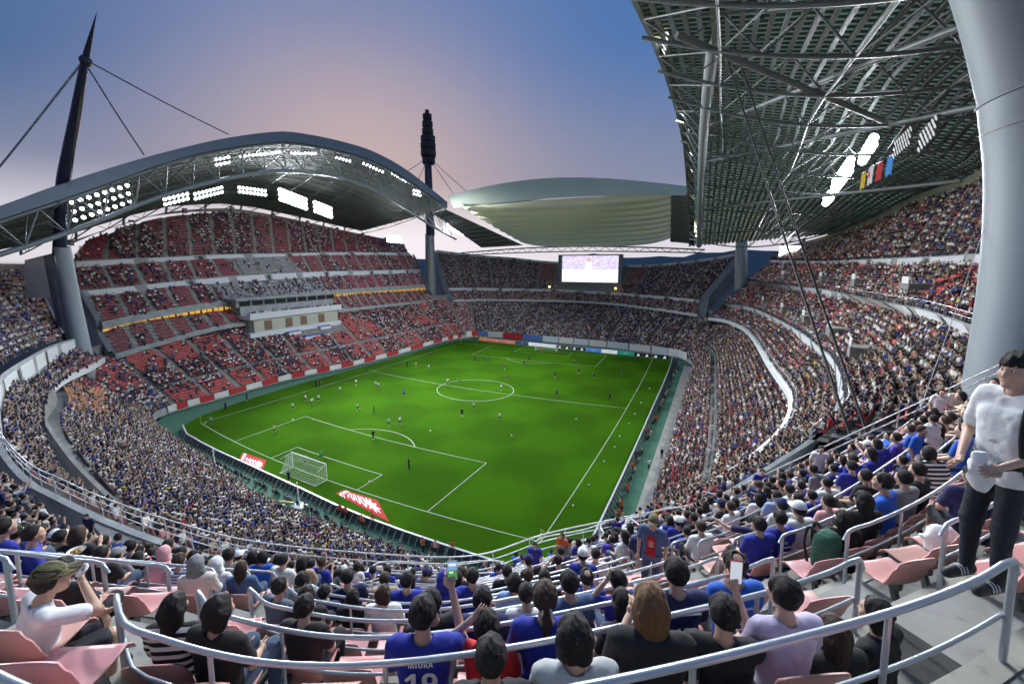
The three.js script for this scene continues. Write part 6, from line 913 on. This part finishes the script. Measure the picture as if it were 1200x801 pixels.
function person(o) {
  const { pose, res, shirt, lower, hair, hairColor, pos, yaw, size = 1, label, group, sleeve = 'short', name = 'person', category = 'person' } = o;
  const G = thing(name, label, category, pos, yaw, group); G.scale.setScalar(size); const J = skeleton(pose), skin = o.skin ?? pick(SKIN);
  const body = part('body', bodyGeo(pose, res), skin, G);
  const sh = part('shirt', shirtGeo(pose, res, sleeve), CLOTH[ALIAS[shirt] ?? shirt], G); if (res !== 'lo' || PRINTS[shirt]) PRINTS[shirt]?.(sh, J.S(0, 0.42)[1]);
  part(lower.includes('shorts') ? 'shorts' : 'trousers', legGeo(pose, res, lower.includes('shorts') ? 'shorts' : 'long'), CLOTH[lower === 'khakishorts' ? 'khaki' : lower === 'shorts' ? 'trousers' : lower] ?? CLOTH.trousers, G);
  part('shoes', shoeGeo(pose, res === 'hi' ? 'mid' : res), o.shoe ?? (rnd() < 0.3 ? SHOEW : SHOE), G);
  const put = (m) => { m.position.set(...J.head); if (o.headTurn) m.rotation.y = o.headTurn; return m; };
  if (hair === 'hood') put(part('hood', hoodGeo(res), CLOTH[hairColor] ?? CLOTH.white, G));
  else if (['camo', 'cap', 'strawhat'].includes(hair)) { put(part('hair', hairGeo('short', res), HAIR.black, G)); put(part('cap', hatGeo(hair === 'strawhat' ? 'strawhat' : 'cap'), CLOTH[hairColor] ?? CLOTH.white, G)); }
  else put(part('hair', hairGeo(hair, res), HAIR[hairColor] ?? HAIR.black, G));
  if (hair === 'pony') put(part('hair_band', new THREE.TorusGeometry(0.032, 0.011, 8, 14).rotateX(0.2).translate(0, -0.03, -0.118), CLOTH.white, G));
  return G;
}
function faceParts(G, J) { const e = mat(0.8, 0.8, 0.78, 0.25), d = mat(0.012, 0.009, 0.008, 0.2), lip = mat(0.36, 0.13, 0.11, 0.45), [hx, hy, hz] = J.head; for (const s of [-1, 1]) { part('eye', new THREE.SphereGeometry(0.0115, 12, 8).scale(1.15, 0.62, 0.6).translate(hx + s * 0.031, hy + 0.008, hz + 0.0865), e, G); part('iris', new THREE.SphereGeometry(0.0058, 10, 8).scale(1, 1, 0.5).translate(hx + s * 0.031, hy + 0.008, hz + 0.0925), d, G); part('eyebrow', tube([V(hx + s * 0.015, hy + 0.03, hz + 0.0915), V(hx + s * 0.033, hy + 0.035, hz + 0.088), V(hx + s * 0.05, hy + 0.029, hz + 0.076)], 0.0034, 8, 5), d, G); } part('lips', tube([V(hx - 0.02, hy - 0.0665, hz + 0.083), V(hx - 0.007, hy - 0.064, hz + 0.0905), V(hx + 0.007, hy - 0.064, hz + 0.0905), V(hx + 0.02, hy - 0.0665, hz + 0.083)], 0.0045, 12, 6), lip, G); }
// ---------------------------------------------------------------- seats of the rows in front, the people on them
const seatGeo = (() => {   // moulded shell: back, curve, pan with a rolled front edge and raised sides
  const prof = [[0.80, -0.235], [0.74, -0.225], [0.64, -0.195], [0.54, -0.165], [0.47, -0.135], [0.435, -0.085], [0.425, 0.0], [0.43, 0.1], [0.44, 0.19], [0.43, 0.235], [0.395, 0.25]], n = 9, pos = [], idx = [], lay = (prof.length) * (n + 1);
  for (let L = 0; L < 2; L++) for (let j = 0; j < prof.length; j++) for (let i = 0; i <= n; i++) { const s = i / n * 2 - 1, [y, z] = prof[j], e = Math.pow(Math.abs(s), 4), top = j < 2 ? 0.05 * e : 0, back = j < 5; pos.push(0.215 * s * (j === 0 ? 0.93 : 1), y + (back ? -top : 0.035 * e * (j < 9 ? 1 : 0.2)) - L * (back ? 0 : 0.018), z + (back ? 0.035 * e : 0) - L * (back ? 0.018 : 0)); }
  for (let L = 0; L < 2; L++) for (let j = 0; j < prof.length - 1; j++) for (let i = 0; i < n; i++) { const a = L * lay + j * (n + 1) + i, b = a + 1, c = a + n + 1, d = c + 1; if (L) idx.push(a, b, d, a, d, c); else idx.push(a, d, b, a, c, d); }
  const edge = (a, b) => idx.push(a, b, b + lay, a, b + lay, a + lay); const R = prof.length - 1; for (let i = 0; i < n; i++) { edge(i, i + 1); edge(R * (n + 1) + i + 1, R * (n + 1) + i); } for (let j = 0; j < R; j++) { edge((j + 1) * (n + 1), j * (n + 1)); edge(j * (n + 1) + n, (j + 1) * (n + 1) + n); }
  const g = new THREE.BufferGeometry(); g.setAttribute('position', new THREE.Float32BufferAttribute(pos, 3)); g.setIndex(idx); g.computeVertexNormals(); return g;
})();
const bracketGeo = mergeGeometries([new THREE.BoxGeometry(0.05, 0.06, 0.3).translate(0, 0.385, 0.04), new THREE.BoxGeometry(0.05, 0.4, 0.05).rotateX(0.35).translate(0, 0.2, -0.1)]);
const SEATM = [0, 1, 2, 3].map((i) => mat(0.60 - 0.03 * i, 0.265 + 0.02 * (i % 2), 0.255 + 0.015 * (i % 3), 0.42));
const toScreen = (v) => { const p = v.clone().project(camera); return [p.x, p.y, p.z]; };
const inFrame = (v, m = 1.08) => { const p = v.clone().applyMatrix4(camera.matrixWorldInverse); if (p.z > -0.2) return false; const s = toScreen(v); return Math.abs(s[0]) < m && Math.abs(s[1]) < m + 0.12; };
camera.updateProjectionMatrix();
const taken = {};                                                        // row -> places already used, in u
const place = (k, u) => { const p = row2(k + 0.45, u); return V(p[0], treadY(k), p[1]); };
const section = (u) => (u < AISLES[0][0] ? 'beyond the camouflage cap' : u < AISLES[1][0] ? 'between the two stairways' : 'towards the side parapet');
const block = (u) => (u < AISLES[0][0] ? 'far block' : u < AISLES[1][0] ? 'middle block' : 'parapet block');
const stairsFrom = (u) => (u < AISLES[0][0] ? AISLES[0][0] : u < AISLES[1][0] ? AISLES[0][1] : AISLES[1][1]);
const seatCount = (k, u) => { const a = Math.min(u, stairsFrom(u)), b = Math.max(u, stairsFrom(u)); return Math.max(0, Math.round(uLen(k + 0.45, a, b, 1).len / 0.53 - 0.5)); };
const seatSpotsNear = [], RAD = Math.PI / 180;
const resFor = (d) => (d < 4.4 ? 'hi' : d < 8.5 ? 'mid' : 'lo');
for (const [k, u, s, pose, shirt, lower, hair, hc, turn, label] of SEATED) {
  const p = place(k, u), d = p.distanceTo(camera.position), yaw = facing(k, u) + turn * RAD, low = label.includes('lowest railing') || label.includes('foot of the stairway') ? 0.34 : label.includes('camouflage') && s < 0.9 ? 0.14 : 0; (taken[k] ??= []).push(p.clone()); if (low < 0.3) seatSpotsNear.push([k, u, p.clone(), d]); p.y -= low;
  const G = person({ pose, res: resFor(d), shirt, lower, hair, hairColor: hc, pos: p.toArray(), yaw, size: s, label, sleeve: ['denim', 'cream', 'pinktop', 'stripeblue'].includes(shirt) ? 'long' : 'short' });
  if (label.includes('shading')) G.userData.label = label;
}
{ // every other place on the rows: a seat, and on most of the further rows a fan
  const fans = [], empties = [];
  for (let k = -2; k <= 12; k++) for (const [u0, u1] of [[ULEFT + 0.05, AISLES[0][0] - 0.04], [AISLES[0][1] + 0.05, AISLES[1][0] - 0.03], [AISLES[1][1] + 0.03, 11.9]]) {
    for (const u of uLen(k + 0.45, u0, u1, { step: 0.53 })) {
      const p = place(k, u); if (!inFrame(p.clone().add(V(0, 0.6, 0)), 1.1)) continue; if ((taken[k] ?? []).some((q) => q.distanceTo(p) < 0.44)) continue;
      const d = p.distanceTo(camera.position); empties.push([k, u, p, d]);
      let occ = 0; if (u > AISLES[1][1]) occ = k < 1 ? 0 : k < 3 ? (d > 6.5 ? 0.42 : 0.05) : d > 9 ? 0.66 : 0.26; else if (u < AISLES[0][0]) occ = k < 2 ? 0 : d > 8 ? 0.6 : 0.12; else occ = k < 3 ? 0.0 : u < 6.5 ? 0.3 : u < 7.3 ? 0.22 : 0.13; if (u > 11.3) occ = 0;
      if (rnd() < occ) fans.push([k, u, p, d]);
    }
  }
  const all = [...seatSpotsNear, ...empties].sort((a, b) => a[3] - b[3]), full = new Set(fans.map((f) => f[2]));
  all.forEach(([k, u, p, d], i) => {
    const yaw = facing(k, u);
    if (i < 300) { const G = thing('seat', `pink plastic seat, ${rowName(k)} row of the ${block(u)}, ${ordinal(seatCount(k, u))} from the stairs`, 'seat', p.toArray(), yaw, 'pink seats of the upper rows'); part('shell', seatGeo, SEATM[Math.floor(hash(k, i, 3) * 4)], G); part('bracket', bracketGeo, M.railDark, G); }
    else put(seatSpots, 'pink', p, yaw);
  });
  fans.sort((a, b) => a[3] - b[3]); const quota = 300 - SEATED.length - STANDING.length - 1, seen = {};
  const tops = [['royal', 'royal blue jersey', 20], ['navy', 'navy jersey', 14], ['white', 'white shirt', 22], ['black', 'black top', 20], ['grey', 'grey top', 6], ['sky', 'sky blue top', 5], ['bright', 'vivid blue shirt', 9], ['tanshirt', 'tan shirt', 4], ['red', 'red shirt', 2], ['striped', 'striped shirt', 3], ['purple', 'purple shirt', 2]], cuts = [['short', 'black', 'short black hair', 52], ['long', 'black', 'long black hair', 16], ['bob', 'black', 'bobbed black hair', 11], ['short', 'brown', 'short brown hair', 9], ['cap', 'white', 'a white cap', 5], ['cap', 'navy', 'a navy cap', 4], ['long', 'brown', 'long brown hair', 5]];
  const wpick = (L) => { let s = 0; for (const e of L) s += e[e.length - 1]; let r = rnd() * s; for (const e of L) { r -= e[e.length - 1]; if (r <= 0) return e; } return L[0]; };
  fans.forEach(([k, u, p, d], i) => {
    if (i >= quota) { put(crowdSpots, draw('home'), p, facing(k, u) + rr(-0.3, 0.3)); return; }
    const [t, tn] = wpick(tops), [c, cc, cn] = wpick(cuts), pose = rnd() < 0.14 ? 'lean' : rnd() < 0.08 ? 'phonelow' : rnd() < 0.06 ? 'handhead' : 'rest', label = `${tn} fan with ${cn}, ${rowName(k)} row, ${block(u)}, ${ordinal(seatCount(k, u))} from stairs`;
    person({ pose, res: resFor(d), shirt: t, lower: rnd() < 0.3 ? 'jeans' : rnd() < 0.2 ? 'khaki' : 'trousers', hair: c, hairColor: cc, pos: [p.x, p.y, p.z], yaw: facing(k, u) + rr(-0.4, 0.4), size: rr(0.93, 1.05), label, group: 'fans in the upper rows' });
  });
}
for (const [x, y, z, H, pose, shirt, lower, hair, hc, turn, label] of STANDING) { const p = V(x, y, z), toPitch = Math.atan2(-0.43, -0.9); person({ pose, res: resFor(p.distanceTo(camera.position)), shirt, lower, hair, hairColor: hc, pos: [x, y, z], yaw: toPitch + turn * RAD, size: H / 1.78, label }); }
{ // the man standing on the stairs at the side
  const fw = V(-0.4326, 0, -0.9016), rt = V(0.9016, 0, -0.4326), p = camera.position.clone().addScaledVector(rt, 3.23).addScaledVector(fw, 2.62); p.y = treadY(-2) + 0.31 - 0.31;
  p.y = camera.position.y - 2.19; const J = skeleton('hold');
  const toCam = Math.atan2(camera.position.x - p.x, camera.position.z - p.z), yaw = toCam - 0.5;
  const G = person({ pose: 'hold', res: 'hi', shirt: 'white', lower: 'trousers', hair: 'bob', hairColor: 'black', pos: p.toArray(), yaw, size: 0.95, label: 'young man in white tee and black trousers standing on the stairs holding a towel', skin: SKIN[0], shoe: SHOE, headTurn: 0 });
  G.scale.x *= 0.84; faceParts(G, J); const shirt = G.children.find((c) => c.name === 'shirt'); printOn(shirt, (x, w, h) => { x.strokeStyle = '#15181c'; x.lineWidth = 16; x.lineCap = 'round'; x.beginPath(); x.moveTo(40, 150); x.quadraticCurveTo(128, 60, 216, 140); x.stroke(); x.fillStyle = '#15181c'; x.fillRect(70, 150, 110, 16); }, 0.075, 0.06, J.S(0, 0.2)[1], 0, true, 6);
  const fringe = part('fringe', nets((x, y, z) => { let d = (Math.hypot(x / 0.096, (y - 0.032) / 0.114, (z + 0.002) / 0.118) - 1) * 0.096; d += 0.014 * (noise3(x * 60, y * 10, z * 30) - 0.5); return Math.max(d, 0.04 - y + 0.01 * Math.sin(x * 170), 0.035 - z); }, [-0.11, 0.0, 0.02], [0.11, 0.15, 0.13], 0.0065), HAIR.black, G); fringe.position.set(...J.head);
  const strap = part('bag_strap', tube([V(0.115, J.hy + 0.53, 0.02), V(0.15, J.hy + 0.48, 0.11), V(0.165, J.hy + 0.33, 0.145), V(0.19, J.hy + 0.12, 0.12), V(0.2, J.hy - 0.02, 0.04)], 0.02, 30, 8), CLOTH.black, G);
  part('shoulder_bag', new RoundedBoxGeometry(0.16, 0.36, 0.14, 4, 0.06).translate(0.17, J.hy + 0.24, -0.13), CLOTH.black, G);
  for (const [i, [, , c]] of J.legs.entries()) for (let s = 0; s < 3; s++) part('shoe_stripe', new THREE.TorusGeometry(0.049, 0.005, 6, 14, Math.PI).rotateY(0).translate(c[0], c[1] - 0.045, c[2] + 0.035 + s * 0.026), CLOTH.white, G);
  const m = new THREE.Matrix4().makeRotationY(yaw).setPosition(p), W = (x, y, z) => V(x, y, z).multiplyScalar(0.985).applyMatrix4(m);
  const tw = nets((x, y, z) => { const d = Math.max((Math.hypot(x / (0.055 + 0.014 * Math.sin(y * 34)), (y + 0.11) / 0.15, z / 0.03) - 1) * 0.04, y - 0.03); return d + 0.02 * (noise3(x * 22, y * 9, z * 22) - 0.5); }, [-0.12, -0.32, -0.08], [0.12, 0.08, 0.08], 0.009);
  const t = top('towel', tw, CLOTH.white, 'crumpled white towel in the hands of the young man on the stairs', 'towel'); t.position.copy(W(0.03, 1.0, 0.27)); t.rotation.y = yaw + 0.4; t.rotation.z = 0.15;
}
// held and carried things
function phone(label, pos, yaw, tilt, bodyM, lit) { const G = thing('phone', label, 'phone', pos, yaw); const b = part('case', new RoundedBoxGeometry(0.074, 0.15, 0.009, 3, 0.004), bodyM, G); part('screen', new THREE.PlaneGeometry(0.066, 0.138).rotateY(Math.PI).translate(0, 0, -0.0052), lit, G); G.rotation.order = 'YXZ'; G.rotation.x = tilt; return G; }
{
  const scr = canvasTex(64, 128, (x) => { x.fillStyle = '#7fb0e6'; x.fillRect(0, 0, 64, 60); x.fillStyle = '#eef4ff'; x.fillRect(4, 10, 56, 22); x.fillStyle = '#4f9a3c'; x.fillRect(0, 60, 64, 68); x.fillStyle = '#e9f2e6'; x.fillRect(8, 70, 30, 16); }), lit = new THREE.MeshStandardMaterial({ color: 0x111111, emissive: 0xffffff, emissiveMap: scr, emissiveIntensity: 0.9, roughness: 0.2 }), pale = new THREE.MeshStandardMaterial({ color: 0x111111, emissive: 0xdfe8f4, emissiveIntensity: 0.75, roughness: 0.2 });
  const hold = (frag, dx, dy, dz, label, m, l, tilt = 0.1) => { const r = SEATED.find((e) => e[9].includes(frag)); const p = place(r[0], r[1]), yaw = facing(r[0], r[1]) + r[8] * RAD; const v = V(dx, dy, dz).multiplyScalar(r[2]).applyAxisAngle(UPV, yaw).add(p); phone(label, v.toArray(), yaw, tilt, m, l); };
  hold('nineteen', -0.17, 1.23, 0.42, 'white phone filming the pitch, held by the fan in jersey nineteen', CLOTH.white, lit);
  hold('red phone', -0.17, 1.23, 0.42, 'red phone held up by the man in black tee', mat(0.5, 0.02, 0.03, 0.3), pale);
  hold('ginger', 0.0, 0.95, 0.46, 'pale phone in the hands of the woman with ginger brown hair', CLOTH.white, pale, 0.6);
  const r = SEATED.find((e) => e[9].includes('food dish')), p = place(r[0], r[1]), yaw = facing(r[0], r[1]) + r[8] * RAD, v = V(0.02, 0.72, 0.42).applyAxisAngle(UPV, yaw).add(p), D = thing('food_dish', 'white paper dish of fried food held by the man in blue jersey', 'dish', v.toArray()); part('dish', new THREE.LatheGeometry([[0.0, 0], [0.07, 0.0], [0.1, 0.03], [0.105, 0.032], [0.072, -0.006], [0, -0.006]].map(([a, b]) => new THREE.Vector2(a, b)), 20), CLOTH.white, D); for (let i = 0; i < 9; i++) part('food', new THREE.IcosahedronGeometry(0.022, 1).translate(0.05 * Math.cos(i * 2.4) * (i / 9 + 0.2), 0.02, 0.05 * Math.sin(i * 2.4) * (i / 9 + 0.2)), mat(0.42, 0.22, 0.05, 0.7), D);
  const c = SEATED[0], pc = place(c[0], c[1]), G = thing('wrist_band', 'white band on the wrist of the man in camouflage cap', 'wristband', pc.toArray(), facing(c[0], c[1]) + c[8] * RAD); part('band', new THREE.TorusGeometry(0.034, 0.011, 8, 18).rotateX(0.9).translate(-0.07 * c[2], 1.0 * c[2], 0.345 * c[2]), CLOTH.white, G);
  // a green rucksack on the empty seats and a white bag
  const b = place(1, 9.42), R = thing('rucksack', 'dark green rucksack standing on a pink seat', 'rucksack', [b.x, b.y + 0.43, b.z], facing(1, 9.42) + 0.4); part('body', nets((x, y, z) => { let d = (Math.pow(Math.pow(Math.abs(x) / 0.17, 3) + Math.pow(Math.abs(y - 0.24) / 0.26, 3) + Math.pow(Math.abs(z) / 0.13, 3), 1 / 3) - 1) * 0.13; d = smin(d, (Math.hypot(x / 0.12, (y - 0.14) / 0.12, (z + 0.12) / 0.06) - 1) * 0.06, 0.04); return d + folds(x, y, z, 2); }, [-0.22, -0.06, -0.24], [0.22, 0.54, 0.2], 0.014), cl(0.02, 0.09, 0.06), R); for (const s of [-1, 1]) part('strap', tube([V(0.07 * s, 0.46, 0.1), V(0.09 * s, 0.5, 0.17), V(0.1 * s, 0.3, 0.2), V(0.11 * s, 0.06, 0.14)], 0.018, 20, 6), CLOTH.black, R); part('badge', new THREE.CircleGeometry(0.03, 14).rotateY(Math.PI).translate(0.06, 0.1, -0.19), CLOTH.white, R);
  const wb = place(0, 9.62), B = top('carrier_bag', nets((x, y, z) => { const d = (Math.hypot(x / 0.15, (y - 0.14) / 0.18, z / 0.1) - 1) * 0.1; return d + 0.03 * (noise3(x * 16, y * 16, z * 16) - 0.5); }, [-0.22, -0.08, -0.18], [0.22, 0.4, 0.18], 0.015), CLOTH.white, 'crumpled white carrier bag on a pink seat behind the green rucksack', 'bag'); B.position.set(wb.x, wb.y + 0.44, wb.z);
}
// ---------------------------------------------------------------- players, stewards, balls, cameras on the pitch
{
  const kit = { w: ['white', 'white kit', 'shorts'], n: ['navy', 'dark navy kit', 'shorts'], k: ['black', 'black tracksuit', 'trousers'], b: ['bright', 'blue training top', 'shorts'], g: ['green', 'green goalkeeper kit', 'shorts'], r: ['red', 'dark red top', 'shorts'], y: ['yellow', 'yellow bib', 'shorts'] };
  const zone = (x, z) => (z > 30 ? 'inside the near penalty area end' : z > 5 ? (x < -15 ? 'on the main stand side of the near half' : 'in the middle of the near half') : z > -12 ? (x > 12 ? 'right by the halfway line towards the running track' : 'around the centre circle') : x < -15 ? 'in the far half on the main stand side' : 'in the far half before the display boards').replace('right by', 'near');
  PLAYERS.forEach(([x, z, c], i) => { const [s, d, l] = kit[c], run = c !== 'k' && hash(i, 2, 1) < 0.55, label = `player in ${d} ${run ? 'running' : 'standing'} ${zone(x, z)}`; person({ name: 'player', category: 'player', pose: run ? 'run' : 'stand', res: 'lo', shirt: s, lower: l === 'shorts' ? 'shorts' : 'trousers', hair: 'short', hairColor: 'black', pos: [x, 0.03, z], yaw: hash(i, 7, 3) * 6.28, size: 1.02, label, group: label }); });
  const vest = { o: ['orange', 'orange vest'], n: ['navy', 'navy jacket'], p: ['pinktop', 'salmon top'], w: ['white', 'white shirt'], k: ['black', 'black jacket'] };
  STEWARDS.forEach(([x, z, c], i) => { const label = `photographer or steward in ${vest[c][1]} ${x > 38 ? 'on the side running track' : 'on the green strip behind the near boards'}`; person({ name: 'steward', category: 'steward', pose: 'stand', res: 'lo', shirt: vest[c][0], lower: 'trousers', hair: 'short', hairColor: 'black', pos: [x, 0.03, z], yaw: Math.PI + hash(i, 3, 2), size: 0.97, label, group: label }); });
  for (let i = 0; i < 7; i++) { const p = V(-38 + i * 1.1, 0.03, -56.4 - (i % 2) * 0.8); person({ name: 'steward', category: 'steward', pose: 'stand', res: 'lo', shirt: 'yellow', lower: 'trousers', hair: 'short', hairColor: 'black', pos: p.toArray(), yaw: 0.4, label: 'steward in yellow vest gathered at the far corner', group: 'stewards in yellow at the far corner' }); }
  const ballAt = [[243, 488, 0], [292, 506], [270, 495]]; const balls = [[-22.5, 38.6], [-19, 36.8], [9.0, 50.6], [28, 14], [37.3, 38], [37.5, 30], [37.8, 24], [37.6, 19], [37.9, 12], [38.0, 6], [38, -2], [36.9, 44], [5.5, 31.5], [38.1, -14], [20, 27], [-4.6, 54.4]];
  balls.forEach(([x, z], bi) => { const b = top('football', new THREE.IcosahedronGeometry(0.13, 2).translate(x, 0.15, z), M.white, x > 36 ? `white training ball beyond the touchline, ${ordinal(balls.filter((q) => q[0] > 36 && q[1] > z).length)} from the near corner flag` : `white training ball on the grass, ${ordinal(balls.filter((q) => q[0] <= 36 && Math.hypot(q[0], q[1] - 52) < Math.hypot(x, z - 52)).length)} nearest the near goal`, 'ball', x > 36 ? 'balls beyond the touchline' : 'balls near the goal end'); });
  // seated photographers and camera posts behind the near boards
  for (let i = 0; i < 46; i++) { const u = i / 45, x = lerp(-30, 36, u) + (hash(i, 1, 1) - 0.5), z = x < 12 ? lerp(54.8, 59.4, (x + 30) / 42) : 59.9; put(crowdSpots, pick(['black', 'black', 'navy', 'grey']), V(x, -0.2, z + 0.6), Math.PI + rr(-0.4, 0.4)); }
  for (let i = 0; i < 60; i++) put(crowdSpots, pick(['black', 'black', 'grey', 'tan']), V(42.2 + rr(0, 0.5), -0.25, lerp(-46, 54, hash(i, 5, 2))), -Math.PI / 2 + rr(-0.4, 0.4));
  for (const [x, z, l] of [[-14.8, 57.6, 'white camera post with a flat base on the green strip towards the main stand'], [5.6, 59.2, 'white camera post with a yellow boom beside it on the green strip']]) { const G = thing('camera_post', l, 'camera post', [x, 0.01, z]); part('base', new GB().box(V(0, 0.15, 0), [1.7, 0.3, 1.2]).geo, M.white, G); part('pole', rod(V(0, 0.3, 0), V(-0.1, 3.4, 0), 0.08, 8), M.white, G); if (l.includes('yellow')) part('boom', new GB().bar(V(-0.6, 0.5, 0.2), V(-3.0, 0.3, 0.5), 0.2).geo, mat(0.6, 0.45, 0.06, 0.6), G); }
}
flushCrowd();
renderer.render(scene, camera);
